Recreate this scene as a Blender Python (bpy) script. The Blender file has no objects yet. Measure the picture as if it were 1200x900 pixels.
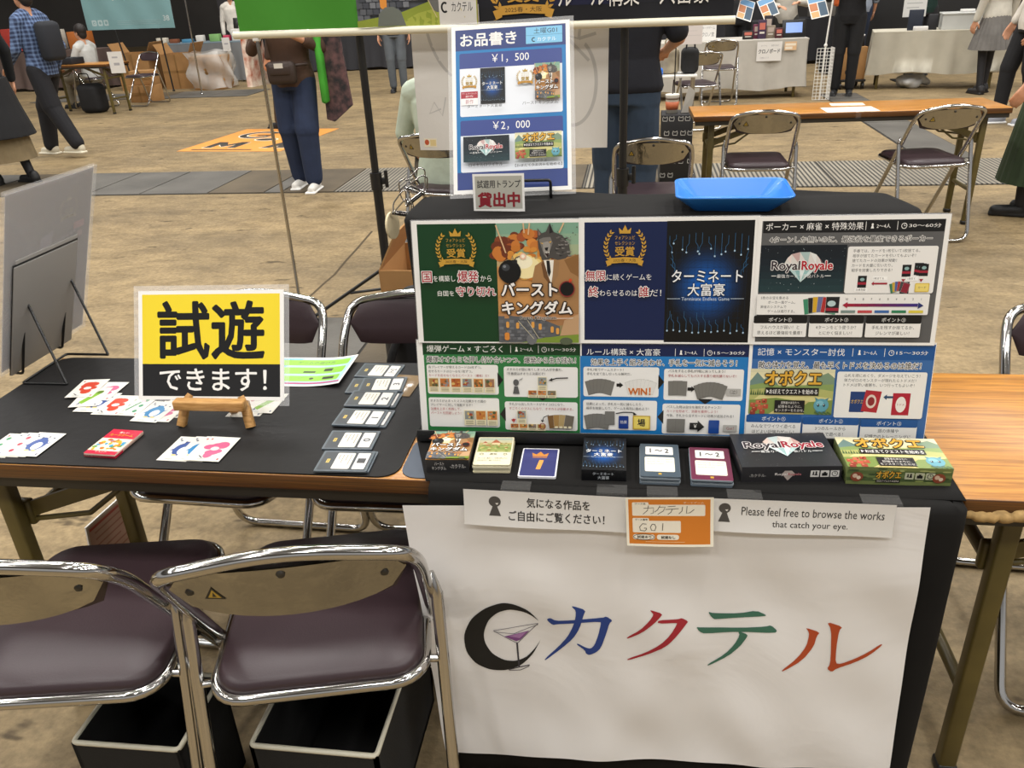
import bpy, bmesh, math, random
from mathutils import Vector, Matrix, Euler
from mathutils.geometry import tessellate_polygon
random.seed(11)
S = bpy.context.scene
C = S.collection
PI = math.pi
R = math.radians

# ------------------------------------------------------------------ camera
FPX, PITCH, YAW, ROLL, CAM_H = 953.6, R(26.135), R(9.188), R(-2.923), 1.467
def _axes():
    f0 = Vector((-math.sin(YAW), math.cos(YAW), 0)); r0 = Vector((math.cos(YAW), math.sin(YAW), 0)); u0 = Vector((0, 0, 1))
    f = f0*math.cos(PITCH) - u0*math.sin(PITCH); u = u0*math.cos(PITCH) + f0*math.sin(PITCH)
    r = r0*math.cos(ROLL) + u*math.sin(ROLL); u2 = -r0*math.sin(ROLL) + u*math.cos(ROLL)
    return r, u2, f
AX_R, AX_U, AX_F = _axes()
EYE = Vector((0, 0, CAM_H))
cam = bpy.data.cameras.new('camera'); cam.sensor_width = 36; cam.lens = 36*FPX/1200; cam.clip_start = .05; cam.clip_end = 200
co = bpy.data.objects.new('camera', cam); C.objects.link(co); S.camera = co
mm = Matrix((AX_R, AX_U, -AX_F)).transposed().to_4x4(); mm.translation = EYE; co.matrix_world = mm
def ray(px, py): return AX_F + AX_R*((px-600)/FPX) - AX_U*((py-450)/FPX)
def atz(px, py, z=0.0):                       # the point of the photograph that lies at height z
    d = ray(px, py); return EYE + d*((z-CAM_H)/d.z)
def aty(px, py, y):                           # the point that lies at depth y
    d = ray(px, py); return EYE + d*(y/d.y)

# ------------------------------------------------------------------ light: hall lamps under the roof, dim hall around
S.view_settings.view_transform = 'Standard'; S.view_settings.look = 'None'
S.view_settings.gamma = 1; S.view_settings.use_curve_mapping = False
S.view_settings.exposure = 0.72
w = bpy.data.worlds.new('hall'); S.world = w; w.use_nodes = True
nt = w.node_tree; bg = nt.nodes['Background']
tc = nt.nodes.new('ShaderNodeTexCoord'); sx = nt.nodes.new('ShaderNodeSeparateXYZ'); rp = nt.nodes.new('ShaderNodeValToRGB')
nt.links.new(tc.outputs['Generated'], sx.inputs[0]); nt.links.new(sx.outputs['Z'], rp.inputs[0]); nt.links.new(rp.outputs[0], bg.inputs[0])
rp.color_ramp.elements[0].position = 0.0; rp.color_ramp.elements[0].color = (.13, .125, .12, 1)
rp.color_ramp.elements[1].position = 1.0; rp.color_ramp.elements[1].color = (.42, .42, .42, 1)
e = rp.color_ramp.elements.new(.12); e.color = (.30, .295, .29, 1)
bg.inputs[1].default_value = 1.0
def lamp(x, y, z, sx_, sy_, power, col=(1, .975, .94)):
    l = bpy.data.lights.new('hall_lamp', 'AREA'); l.shape = 'RECTANGLE'; l.size = sx_; l.size_y = sy_; l.energy = power; l.color = col
    o = bpy.data.objects.new('hall_lamp', l); C.objects.link(o); o.location = (x, y, z)
LAMPW = 78
for ix in range(-3, 4):
    for iy in range(-1, 5):
        lamp(ix*3.6+.6, iy*3.9-.4, 8.5, .55, 1.3, LAMPW)

# ------------------------------------------------------------------ colour and material helpers
def lin(c):
    return c/12.92 if c <= .04045 else ((c+.055)/1.055)**2.4
def hx(h):
    if not isinstance(h, str): return h
    h = h.lstrip('#')
    if len(h) == 3: h = ''.join(c*2 for c in h)
    return tuple(lin(int(h[i:i+2], 16)/255) for i in (0, 2, 4)) + (1.0,)
_M = {}
def mat(name, col='#888', rough=.6, metal=0.0, var=0.0, scale=8.0, bump=0.0, bscale=60.0, spec=.5, trans=0.0, alpha=1.0, stretch=None, col2=None, sheen=0, coat=0):
    if name in _M: return _M[name]
    m = bpy.data.materials.new(name); m.use_nodes = True; _M[name] = m
    n = m.node_tree.nodes; L = m.node_tree.links; b = n['Principled BSDF']
    c = hx(col); b.inputs['Base Color'].default_value = c; m.diffuse_color = c
    b.inputs['Roughness'].default_value = rough; b.inputs['Metallic'].default_value = metal
    b.inputs['Specular IOR Level'].default_value = spec
    if trans: b.inputs['Transmission Weight'].default_value = trans; b.inputs['IOR'].default_value = 1.45
    if alpha < 1: b.inputs['Alpha'].default_value = alpha
    if coat: b.inputs['Coat Weight'].default_value = coat; b.inputs['Coat Roughness'].default_value = .15
    if sheen: b.inputs['Sheen Weight'].default_value = sheen
    if var or bump or col2:
        t = n.new('ShaderNodeTexCoord'); mp = n.new('ShaderNodeMapping'); L.new(t.outputs['Object'], mp.inputs[0])
        if stretch: mp.inputs['Scale'].default_value = stretch
    if var or col2:
        nz = n.new('ShaderNodeTexNoise'); nz.inputs['Scale'].default_value = scale; nz.inputs['Detail'].default_value = 5
        L.new(mp.outputs[0], nz.inputs['Vector'])
        mx = n.new('ShaderNodeMix'); mx.data_type = 'RGBA'; r = n.new('ShaderNodeValToRGB')
        r.color_ramp.elements[0].position = .35; r.color_ramp.elements[1].position = .68
        L.new(nz.outputs['Fac'], r.inputs[0]); L.new(r.outputs[0], mx.inputs['Factor'])
        k = 1-var; mx.inputs['A'].default_value = (c[0]*k, c[1]*k, c[2]*k, 1)
        mx.inputs['B'].default_value = hx(col2) if col2 else (min(1, c[0]*(1+var)), min(1, c[1]*(1+var)), min(1, c[2]*(1+var)), 1)
        L.new(mx.outputs['Result'], b.inputs['Base Color'])
    if bump:
        n2 = n.new('ShaderNodeTexNoise'); n2.inputs['Scale'].default_value = bscale; n2.inputs['Detail'].default_value = 4
        L.new(mp.outputs[0], n2.inputs['Vector'])
        bp = n.new('ShaderNodeBump'); bp.inputs['Strength'].default_value = bump; bp.inputs['Distance'].default_value = .01
        L.new(n2.outputs['Fac'], bp.inputs['Height']); L.new(bp.outputs[0], b.inputs['Normal'])
    return m
def inkmat(name, rough, coat=0.0):                # printed matter: the pigment is stored with the print
    m = bpy.data.materials.new(name); m.use_nodes = True; n = m.node_tree.nodes; b = n['Principled BSDF']
    a = n.new('ShaderNodeAttribute'); a.attribute_name = 'ink'; m.node_tree.links.new(a.outputs['Color'], b.inputs['Base Color'])
    b.inputs['Roughness'].default_value = rough
    if coat: b.inputs['Coat Weight'].default_value = coat; b.inputs['Coat Roughness'].default_value = .08
    _M[name] = m; return m
INK = inkmat('print_matte', .55); INKG = inkmat('print_laminated', .32); INKC = inkmat('print_cloth', .75)
def crumple(m, sc, st):
    n = m.node_tree.nodes; L = m.node_tree.links; t = n.new('ShaderNodeTexCoord'); z = n.new('ShaderNodeTexNoise'); z.inputs['Scale'].default_value = sc; z.inputs['Detail'].default_value = 5; z.inputs['Distortion'].default_value = 1.2
    L.new(t.outputs['Object'], z.inputs['Vector']); b = n.new('ShaderNodeBump'); b.inputs['Strength'].default_value = st; b.inputs['Distance'].default_value = .02
    L.new(z.outputs['Fac'], b.inputs['Height']); L.new(b.outputs[0], n['Principled BSDF'].inputs['Normal'])
crumple(INKC, 2.6, .30)
CHROME = mat('chrome', '#bdbbb8', .13, 1.0, bump=.02, bscale=14)
PLATE = mat('chrome_plate', '#a09e98', .14, 1.0, bump=.5, bscale=12)
VINYL = mat('maroon_vinyl', '#36282c', .38, var=.08, scale=5, bump=.05, bscale=300)
STEEL = mat('olive_steel', '#5c5026', .42, var=.12, scale=14, spec=.5)
DSTEEL = mat('dark_steel', '#2b2720', .45)
BLKCLOTH = mat('black_cloth', '#191817', .9, spec=.2, var=.15, scale=4)
MATRUB = mat('black_rubber', '#1b1a1a', .6, spec=.25, var=.10, scale=3, bump=.08, bscale=40)
BLKWIRE = mat('black_wire', '#0b0b0b', .4)
BLKPLA = mat('black_plastic', '#161616', .42)
WHTPLA = mat('white_plastic', '#e4e2dc', .45)
CLEAR = mat('clear_film', '#ffffff', .06, alpha=.16, spec=.6)
CREAM = mat('cream_rod', '#e9e3cc', .4)
CARDB = mat('cardboard', '#a67c4c', .85, var=.10, scale=5)
PAPER = mat('white_paper', '#eceae5', .7)
SKIN = mat('skin', '#c68f6c', .55, var=.06, scale=20)
def woodmat(name, c1, c2, rough, ax):
    m = bpy.data.materials.new(name); m.use_nodes = True; n = m.node_tree.nodes; L = m.node_tree.links; b = n['Principled BSDF']
    t = n.new('ShaderNodeTexCoord'); mp = n.new('ShaderNodeMapping'); mp.inputs['Scale'].default_value = ax
    L.new(t.outputs['Object'], mp.inputs[0])
    nz = n.new('ShaderNodeTexNoise'); nz.inputs['Scale'].default_value = 6; nz.inputs['Detail'].default_value = 8; nz.inputs['Roughness'].default_value = .65
    L.new(mp.outputs[0], nz.inputs['Vector'])
    r = n.new('ShaderNodeValToRGB'); r.color_ramp.elements[0].position = .34; r.color_ramp.elements[1].position = .64
    r.color_ramp.elements[0].color = hx(c1); r.color_ramp.elements[1].color = hx(c2)
    L.new(nz.outputs['Fac'], r.inputs[0]); L.new(r.outputs[0], b.inputs['Base Color']); b.inputs['Roughness'].default_value = rough
    m.diffuse_color = hx(c2); _M[name] = m; return m
WOODTOP = woodmat('table_woodgrain', '#94602a', '#cc8f40', .3, (1.0, 22, 22))
WOODEDGE = woodmat('table_edge_band', '#3d250e', '#6e4419', .38, (.8, 30, 60))
WOODRAW = woodmat('easel_wood', '#a9783c', '#d0a163', .55, (4, 30, 30))

# ------------------------------------------------------------------ mesh helpers
class MB:
    def __init__(s): s.v = []; s.f = []; s.fm = []; s.fs = []; s.c = []; s.col = (1, 1, 1, 1); s.mi = 0
    def add(s, vs, fs, smooth=False, M=None, mi=None, col=None):
        o = len(s.v); c = hx(col) if col is not None else s.col
        for p in vs:
            p = Vector(p); s.v.append(M @ p if M is not None else p); s.c.append(c)
        for f in fs:
            s.f.append([o+i for i in f]); s.fm.append(s.mi if mi is None else mi); s.fs.append(smooth)
    def box(s, c, d, bevel=0.0, rot=None, seg=2, **k):
        M = Matrix.Translation(c) @ ((rot if isinstance(rot, Matrix) else Euler(rot).to_matrix()).to_4x4() if rot is not None else Matrix())
        x, y, z = d[0]/2, d[1]/2, d[2]/2
        if not bevel:
            vs = [(a, b, e) for a in (-x, x) for b in (-y, y) for e in (-z, z)]
            s.add(vs, [(0, 1, 3, 2), (4, 6, 7, 5), (0, 4, 5, 1), (2, 3, 7, 6), (0, 2, 6, 4), (1, 5, 7, 3)], M=M, **k); return
        bm = bmesh.new(); bmesh.ops.create_cube(bm, size=1); bmesh.ops.scale(bm, vec=d, verts=bm.verts)
        bmesh.ops.bevel(bm, geom=bm.edges[:], offset=min(bevel, min(d)*.49), segments=seg, affect='EDGES', profile=.5)
        bm.verts.index_update(); s.add([v.co[:] for v in bm.verts], [[v.index for v in f.verts] for f in bm.faces], M=M, smooth=True, **k); bm.free()
    def tube(s, pts, r, n=10, closed=False, cap=True, flat=1.0, **k):
        pts = [Vector(p) for p in pts]; N = len(pts); rs = r if isinstance(r, (list, tuple)) else [r]*N
        vs = []; up = None
        for i, p in enumerate(pts):
            a = pts[i-1] if (i or closed) else p; b = pts[(i+1) % N] if (i < N-1 or closed) else p
            t = (b-a).normalized()
            if up is None: up = t.orthogonal().normalized()
            up = (up - t*up.dot(t)); up = up.normalized() if up.length > 1e-6 else t.orthogonal().normalized()
            sd = t.cross(up)
            for j in range(n):
                an = 2*PI*j/n; vs.append(p + (up*math.cos(an)*flat + sd*math.sin(an))*rs[i])
        fs = []
        for i in range(N if closed else N-1):
            for j in range(n):
                a = i*n+j; b = i*n+(j+1) % n; c2 = ((i+1) % N)*n+(j+1) % n; d2 = ((i+1) % N)*n+j
                fs.append((a, b, c2, d2))
        s.add(vs, fs, smooth=True, **k)
        if cap and not closed:
            s.add(vs[:n], [list(range(n))[::-1]], **k); s.add(vs[-n:], [list(range(n))], **k)
    def lathe(s, prof, n=24, c=(0, 0, 0), sy=1.0, **k):
        vs = []; N = len(prof)
        for r, z in prof:
            for j in range(n):
                a = 2*PI*j/n; vs.append((c[0]+r*math.cos(a), c[1]+r*math.sin(a)*sy, c[2]+z))
        fs = [(i*n+j, i*n+(j+1) % n, (i+1)*n+(j+1) % n, (i+1)*n+j) for i in range(N-1) for j in range(n)]
        if prof[0][0] > 1e-5: fs.append(list(range(n))[::-1])
        if prof[-1][0] > 1e-5: fs.append([(N-1)*n+j for j in range(n)])
        s.add(vs, fs, smooth=True, **k)
    def prism(s, pts, z0, z1, M=None, **k):             # outline in x,y extruded z0..z1
        n = len(pts); tri = tessellate_polygon([[Vector((p[0], p[1], 0)) for p in pts]])
        vs = [(p[0], p[1], z0) for p in pts] + [(p[0], p[1], z1) for p in pts]
        ar = sum(pts[i][0]*pts[(i+1) % n][1]-pts[(i+1) % n][0]*pts[i][1] for i in range(n))
        fs = []
        for t in tri:
            a, b, c2 = t; o = (pts[b][0]-pts[a][0])*(pts[c2][1]-pts[a][1])-(pts[c2][0]-pts[a][0])*(pts[b][1]-pts[a][1])
            if o < 0: b, c2 = c2, b
            fs += [(a+n, b+n, c2+n), (a, c2, b)]
        for i in range(n):
            j = (i+1) % n; fs.append((i, j, j+n, i+n) if ar > 0 else (j, i, i+n, j+n))
        s.add(vs, fs, M=M, **k)
    def grid(s, nu, nv, fn, close_u=False, thick=0.0, **k):
        vs = [fn(i/(nu-1), j/(nv-1)) for j in range(nv) for i in range(nu)]
        fs = [(j*nu+i, j*nu+i+1, (j+1)*nu+i+1, (j+1)*nu+i) for j in range(nv-1) for i in range(nu-1)]
        s.add(vs, fs, smooth=True, **k)
    def sphere(s, c, r, n=12, sc=(1, 1, 1), M=None, **k):
        vs = []; fs = []; h = n//2
        for i in range(h+1):
            for j in range(n):
                th = PI*i/h; ph = 2*PI*j/n
                p = Vector((math.sin(th)*math.cos(ph)*sc[0], math.sin(th)*math.sin(ph)*sc[1], -math.cos(th)*sc[2]))*r
                if M is not None: p = M @ p
                vs.append(Vector(c)+p)
        fs = [(i*n+j, i*n+(j+1) % n, (i+1)*n+(j+1) % n, (i+1)*n+j) for i in range(h) for j in range(n)]
        s.add(vs, fs, smooth=True, **k)
    def cone(s, a, b, ra, rb, n=12, **k):               # a limb: cone with round ends
        s.sphere(a, ra, n, **k); s.sphere(b, rb, n, **k); s.tube([a, b], [ra, rb], n, **k)
    def build(s, name, mats, parent=None, loc=(0, 0, 0), rot=(0, 0, 0)):
        me = bpy.data.meshes.new(name); me.from_pydata([tuple(v) for v in s.v], [], s.f)
        mats = mats if isinstance(mats, (list, tuple)) else [mats]
        for m in mats: me.materials.append(m)
        me.polygons.foreach_set('material_index', [min(i, len(mats)-1) for i in s.fm]); me.polygons.foreach_set('use_smooth', s.fs)
        if any(m.name.startswith('print') for m in mats):
            a = me.color_attributes.new('ink', 'FLOAT_COLOR', 'POINT'); a.data.foreach_set('color', [x for c in s.c for x in c])
        me.validate(); me.update()
        o = bpy.data.objects.new(name, me); C.objects.link(o); o.location = loc; o.rotation_euler = rot
        if parent: o.parent = parent
        return o
def fillet(pts, r, n=5):
    pts = [Vector(p) for p in pts]; out = [pts[0]]
    for i in range(1, len(pts)-1):
        a, p, b = pts[i-1], pts[i], pts[i+1]; d1 = (a-p); d2 = (b-p); q = min(r, d1.length*.49, d2.length*.49)
        p1 = p+d1.normalized()*q; p2 = p+d2.normalized()*q
        for k in range(n+1):
            t = k/n; out.append(p1*(1-t)**2+p*2*t*(1-t)+p2*t*t)
    out.append(pts[-1]); return out
def thing(name, label, cat, loc=(0, 0, 0), rotz=0.0, group=None):
    o = bpy.data.objects.new(name, None); o.empty_display_size = .1; C.objects.link(o); o.location = loc; o.rotation_euler = (0, 0, rotz)
    return tag(o, label, cat, group)
def tag(o, label, cat, group=None, kind=None):
    o['label'] = label; o['category'] = cat
    if group: o['group'] = group
    if kind: o['kind'] = kind
    return o
def struct(o, label=None, cat=None):
    o['kind'] = 'structure'
    if label: o['label'] = label
    if cat: o['category'] = cat
    return o
def dup(root, loc, rotz, label=None):
    r = root.copy(); C.objects.link(r); r.location = loc; r.rotation_euler = (0, 0, rotz)
    if label: r['label'] = label
    for ch in root.children:
        c = ch.copy(); C.objects.link(c); c.parent = r
        for g in ch.children:
            d = g.copy(); C.objects.link(d); d.parent = c
    return r

# ------------------------------------------------------------------ flat printing: millimetres, x right, y down
_tc = bpy.data.curves.new('lettering', 'FONT'); _tc.resolution_u = 2
_to = bpy.data.objects.new('lettering', _tc); C.objects.link(_to)
_TX = {}
def glyphs(s, bold):
    k = (s, bold)
    if k not in _TX:
        _tc.body = s; _tc.offset = bold; bpy.context.view_layer.update()
        ev = _to.evaluated_get(bpy.context.evaluated_depsgraph_get()); me = bpy.data.meshes.new_from_object(ev)
        vs = [(v.co.x, v.co.y) for v in me.vertices]; fs = [tuple(p.vertices) for p in me.polygons]; bpy.data.meshes.remove(me)
        _TX[k] = (vs, fs)
    return _TX[k]
class Pr:
    DZ = 1.5e-5
    def __init__(s, w, h, base=None, root=None, T=None):
        s.w, s.h = w, h; s.root = root or s
        s.T = T or (lambda x, y: (x, y))
        if root is None:
            s.items = []
            if base: s.rect(0, 0, w, h, base)
    def sub(s, x0, y0, x1, y1, w, h):
        T = s.T; return Pr(w, h, root=s.root, T=lambda x, y: T(x0+x*(x1-x0)/w, y0+y*(y1-y0)/h))
    def raw(s, vs, fs, col): s.root.items.append(([s.T(*p) for p in vs], fs, hx(col)))
    def poly(s, pts, col):
        s.raw(pts, [tuple(t) for t in tessellate_polygon([[Vector((p[0], p[1], 0)) for p in pts]])], col)
    def rect(s, x0, y0, x1, y1, col): s.raw([(x0, y0), (x1, y0), (x1, y1), (x0, y1)], [(0, 1, 2, 3)], col)
    def hgrad(s, x0, y0, x1, y1, cols):
        n = len(cols)
        for i, c in enumerate(cols): s.rect(x0, y0+(y1-y0)*i/n, x1, y0+(y1-y0)*(i+1)/n, c)
    def rr(s, x0, y0, x1, y1, r, col, tl=True):
        p = []
        for cx, cy, a0 in ((x1-r, y1-r, 0), (x0+r, y1-r, 90), (x0+r, y0+r, 180), (x1-r, y0+r, 270)):
            for k in range(5): a = R(a0+k*22.5); p.append((cx+r*math.cos(a), cy+r*math.sin(a)))
        s.raw(p, [tuple(range(len(p)))], col)
    def ell(s, cx, cy, rx, ry, col, n=18):
        s.raw([(cx+rx*math.cos(2*PI*i/n), cy+ry*math.sin(2*PI*i/n)) for i in range(n)], [tuple(range(n))], col)
    def ring(s, cx, cy, rx, ry, w, col, n=26, a0=0, a1=360):
        vs = []; fs = []
        for i in range(n+1):
            a = R(a0+(a1-a0)*i/n); c, q = math.cos(a), math.sin(a); vs += [(cx+rx*c, cy+ry*q), (cx+(rx-w)*c, cy+(ry-w)*q)]
        s.raw(vs, [(2*i, 2*i+2, 2*i+3, 2*i+1) for i in range(n)], col)
    def line(s, pts, w, col):
        vs = []; fs = []; N = len(pts)
        for i in range(N):
            a = pts[max(0, i-1)]; b = pts[min(N-1, i+1)]; dx, dy = b[0]-a[0], b[1]-a[1]; l = math.hypot(dx, dy) or 1
            vs += [(pts[i][0]-dy/l*w/2, pts[i][1]+dx/l*w/2), (pts[i][0]+dy/l*w/2, pts[i][1]-dx/l*w/2)]
        s.raw(vs, [(2*i, 2*i+1, 2*i+3, 2*i+2) for i in range(N-1)], col)
    def text(s, t, x0, y0, x1, y1, col, bold=0.0, out=None, ow=.06, sl=0.0):
        v, f = glyphs(t, 0.0); X0 = min(p[0] for p in v); X1 = max(p[0] for p in v); Y0 = min(p[1] for p in v); Y1 = max(p[1] for p in v)
        kx = (x1-x0)/(X1-X0); ky = (y1-y0)/max(1e-6, (Y1-Y0)); hh = y1-y0
        P_ = [(x0+(p[0]-X0)*kx+sl*(p[1]-Y0)*ky, y1-(p[1]-Y0)*ky) for p in v]
        def ringed(r, n, c):
            for k in range(n):
                dx, dy = r*hh*math.cos(2*PI*k/n+.4), r*hh*math.sin(2*PI*k/n+.4); s.raw([(x+dx, y+dy) for x, y in P_], f, c)
        if out: ringed(ow*.95, 8, out)
        if bold >= .015: ringed(bold*.8, 14 if bold > .025 else (6 if bold > .025 else 3), col)
        s.raw(P_, f, col)
    def t(s, t, x0, yc, hgt, col, bold=0.0, out=None, ow=.06, anchor='l', kx=1.0):  # text of a given letter height, natural width
        vs, _ = glyphs(t, 0.0); X0 = min(p[0] for p in vs); X1 = max(p[0] for p in vs); wd = (X1-X0)*hgt*1.12*kx
        a = x0 if anchor == 'l' else (x0-wd/2 if anchor == 'c' else x0-wd)
        Y0 = min(p[1] for p in vs); Y1 = max(p[1] for p in vs); k = hgt*1.12
        s.text(t, a, yc-(Y1-.36)*k, a+wd, yc-(Y0-.36)*k, col, bold, out, ow)
    def emit(s, mb, M=None, warp=None, z0=0.0, step=9.0, dz=None):
        h = s.h; dz = dz or s.DZ
        for i, (vs, fs, c) in enumerate(s.items):
            z = z0+(i+1)*dz
            if warp:                                  # split large pieces so that the ink follows the bent sheet
                for f in fs:
                    for k in range(1, len(f)-1):
                        st = [(vs[f[0]], vs[f[k]], vs[f[k+1]])]
                        while st:
                            a, b, d = st.pop(); ls = [math.dist(a, b), math.dist(b, d), math.dist(d, a)]; mx = max(ls)
                            if mx > step:
                                j = ls.index(mx); a, b, d = ((a, b, d), (b, d, a), (d, a, b))[j]; q = ((a[0]+b[0])/2, (a[1]+b[1])/2); st += [(a, q, d), (q, b, d)]
                            else:
                                q = [warp(Vector((x/1000, (h-y)/1000, z))) for x, y in (a, b, d)]
                                mb.add(q, [(0, 1, 2) if (q[1]-q[0]).cross(q[2]-q[0]).z >= 0 else (0, 2, 1)], col=c, M=M)
                continue
            pts = [Vector((x/1000, (h-y)/1000, z)) for x, y in vs]; ff = []
            for f in fs:
                a, b, d = pts[f[0]], pts[f[1]], pts[f[2]]
                ff.append(f if (b-a).cross(d-a).z >= 0 else tuple(reversed(f)))
            mb.add(pts, ff, M=M, col=c)
def bent(mb, w_, h_, nu, nv, warp, col, t=.0003):      # a bent sheet with a front and a back
    mb.grid(nu, nv, lambda u, v: warp(Vector((u*w_, v*h_, 0))), col=col)
    o = len(mb.f); mb.grid(nu, nv, lambda u, v: warp(Vector((u*w_, v*h_, -t))), col=col)
    for i in range(o, len(mb.f)): mb.f[i] = mb.f[i][::-1]
def sheet(name, pr, M, label, cat, thick=.0007, mats=None, group=None, edge='#e9e7e2', film=0.0):
    mb = MB(); w_, h_ = pr.w/1000, pr.h/1000
    mb.box((w_/2, h_/2, -thick/2), (w_, h_, thick), col=edge); pr.emit(mb)
    o = mb.build(name, mats or INKG); o.matrix_world = M
    if film:
        fb = MB(); fb.box((w_/2, h_/2, -thick-.0004), (w_+2*film, h_+2*film, .0005)); fb.build('clear_laminate', CLEAR, o)
    return tag(o, label, cat, group)
def frame(o, ex, ey):                                 # matrix from origin and two directions
    ex = Vector(ex).normalized(); ey = Vector(ey); ez = ex.cross(ey).normalized(); ey = ez.cross(ex)
    m = Matrix((ex, ey, ez)).transposed().to_4x4(); m.translation = Vector(o); return m
def flat(x, y, z, a=0.0): return frame((x, y, z), (math.cos(R(a)), math.sin(R(a)), 0), (-math.sin(R(a)), math.cos(R(a)), 0))

# ------------------------------------------------------------------ the setting: hall floor and its trench covers
def floormat():
    m = bpy.data.materials.new('worn_concrete'); m.use_nodes = True; n = m.node_tree.nodes; L = m.node_tree.links; b = n['Principled BSDF']
    t = n.new('ShaderNodeTexCoord')
    def noise(scale, det, sx_=1, sy_=1, rough=.6):
        mp = n.new('ShaderNodeMapping'); mp.inputs['Scale'].default_value = (sx_, sy_, 1); L.new(t.outputs['Object'], mp.inputs[0])
        z = n.new('ShaderNodeTexNoise'); z.inputs['Scale'].default_value = scale; z.inputs['Detail'].default_value = det; z.inputs['Roughness'].default_value = rough
        L.new(mp.outputs[0], z.inputs['Vector']); return z
    def ramp(z, p0, c0, p1, c1):
        r = n.new('ShaderNodeValToRGB'); r.color_ramp.elements[0].position = p0; r.color_ramp.elements[0].color = c0
        r.color_ramp.elements[1].position = p1; r.color_ramp.elements[1].color = c1; L.new(z.outputs['Fac'], r.inputs[0]); return r
    def mixc(kind, fac, a, bb):
        x = n.new('ShaderNodeMix'); x.data_type = 'RGBA'; x.blend_type = kind
        if isinstance(fac, float): x.inputs['Factor'].default_value = fac
        else: L.new(fac, x.inputs['Factor'])
        L.new(a, x.inputs['A']); L.new(bb, x.inputs['B']); return x.outputs['Result']
    base = ramp(noise(.9, 6, 1, 1.8), .30, hx('#88775a'), .72, hx('#b29b72'))
    fine = ramp(noise(42, 6), .30, (.62, .61, .60, 1), .70, (1.0, 1.0, 1.0, 1))
    mott = ramp(noise(5, 7, 1, 1.6, .7), .36, (.66, .65, .64, 1), .60, (1, 1, 1, 1))
    spots = ramp(noise(7, 3, .55, 1.3), .645, (1, 1, 1, 1), .70, (.36, .34, .31, 1))
    spk = ramp(noise(26, 2, .7, 1.2), .72, (1, 1, 1, 1), .77, (.50, .48, .45, 1))
    c = mixc('MULTIPLY', 1.0, base.outputs[0], fine.outputs[0]); c = mixc('MULTIPLY', 1.0, c, mott.outputs[0])
    c = mixc('MULTIPLY', 1.0, c, spots.outputs[0]); c = mixc('MULTIPLY', .7, c, spk.outputs[0])
    L.new(c, b.inputs['Base Color']); b.inputs['Roughness'].default_value = .62; b.inputs['Specular IOR Level'].default_value = .3
    bp = n.new('ShaderNodeBump'); bp.inputs['Strength'].default_value = .35; bp.inputs['Distance'].default_value = .01
    L.new(noise(30, 6).outputs['Fac'], bp.inputs['Height']); L.new(bp.outputs[0], b.inputs['Normal'])
    m.diffuse_color = hx('#a38a60'); return m
FLOORM = floormat()
mb = MB(); mb.box((0, 12, 10.6), (60, 60, .2)); struct(mb.build('ceiling', mat('hall_ceiling', '#8d8c88', .9, var=.1)), 'grey hall ceiling high overhead', 'ceiling')
mb = MB(); mb.box((0, 31, 5.25), (60, .2, 10.5)); struct(mb.build('wall_back', mat('hall_wall', '#4b4845', .9, var=.15, scale=.6)), 'dark far wall of the exhibition hall', 'wall')
mb = MB(); mb.box((0, 12, -.05), (60, 60, .1)); struct(mb.build('floor', FLOORM), 'worn tan concrete floor of the exhibition hall', 'floor')
def platemat(name, ax, ridge, dark, light):
    m = bpy.data.materials.new(name); m.use_nodes = True; n = m.node_tree.nodes; L = m.node_tree.links; b = n['Principled BSDF']
    t = n.new('ShaderNodeTexCoord')
    w_ = n.new('ShaderNodeTexWave'); w_.wave_type = 'BANDS'; w_.bands_direction = ax; w_.inputs['Scale'].default_value = ridge; w_.inputs['Distortion'].default_value = 0
    L.new(t.outputs['Object'], w_.inputs['Vector'])
    nz = n.new('ShaderNodeTexNoise'); nz.inputs['Scale'].default_value = 2.5; nz.inputs['Detail'].default_value = 6; L.new(t.outputs['Object'], nz.inputs['Vector'])
    r = n.new('ShaderNodeValToRGB'); r.color_ramp.elements[0].color = hx(dark); r.color_ramp.elements[1].color = hx(light)
    r.color_ramp.elements[0].position = .25; r.color_ramp.elements[1].position = .6
    L.new(w_.outputs['Fac'], r.inputs[0])
    x = n.new('ShaderNodeMix'); x.data_type = 'RGBA'; x.blend_type = 'MULTIPLY'; x.inputs['Factor'].default_value = .55
    L.new(r.outputs[0], x.inputs['A']); L.new(nz.outputs['Fac'], x.inputs['B']); L.new(x.outputs['Result'], b.inputs['Base Color'])
    b.inputs['Roughness'].default_value = .55; return m
RIDGE = platemat('ridged_plate', 'X', 9, '#3d3a34', '#a39b8a')
PLAIN = mat('plain_plate', '#595650', .6, var=.22, scale=2.2, bump=.2, bscale=50)
WORN = mat('worn_plate', '#584d3b', .65, var=.2, scale=3, bump=.2, bscale=60)
GROOVE = mat('groove', '#26231e', .8)
def trench(name, x0, x1, y0, y1, along, cell, kinds, label):
    mb = MB(); mb.box(((x0+x1)/2, (y0+y1)/2, .001), (x1-x0, y1-y0, .002), mi=3)
    if along == 'x':
        k = 0; a = x0
        while a < x1-.02:
            wd = cell*(1 if k % 2 else .82); e_ = min(a+wd, x1)
            mb.box(((a+e_)/2, (y0+y1)/2, .004), (e_-a-.014, y1-y0-.03, .006), mi=kinds[k % len(kinds)]); a = e_; k += 1
    else:
        k = 0; a = y0
        while a < y1-.02:
            e_ = min(a+cell, y1); mb.box(((x0+x1)/2, (a+e_)/2, .004), (x1-x0-.03, e_-a-.014, .006), mi=kinds[k % len(kinds)]); a = e_; k += 1
    struct(mb.build(name, [PLAIN, RIDGE, WORN, GROOVE]), label, 'trench cover')
trench('trim_1', -9.2, -2.9, 6.42, 7.36, 'x', .62, [0, 0, 0, 2, 0, 0, 2], 'grey steel trench covers crossing the floor at the left')
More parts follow.
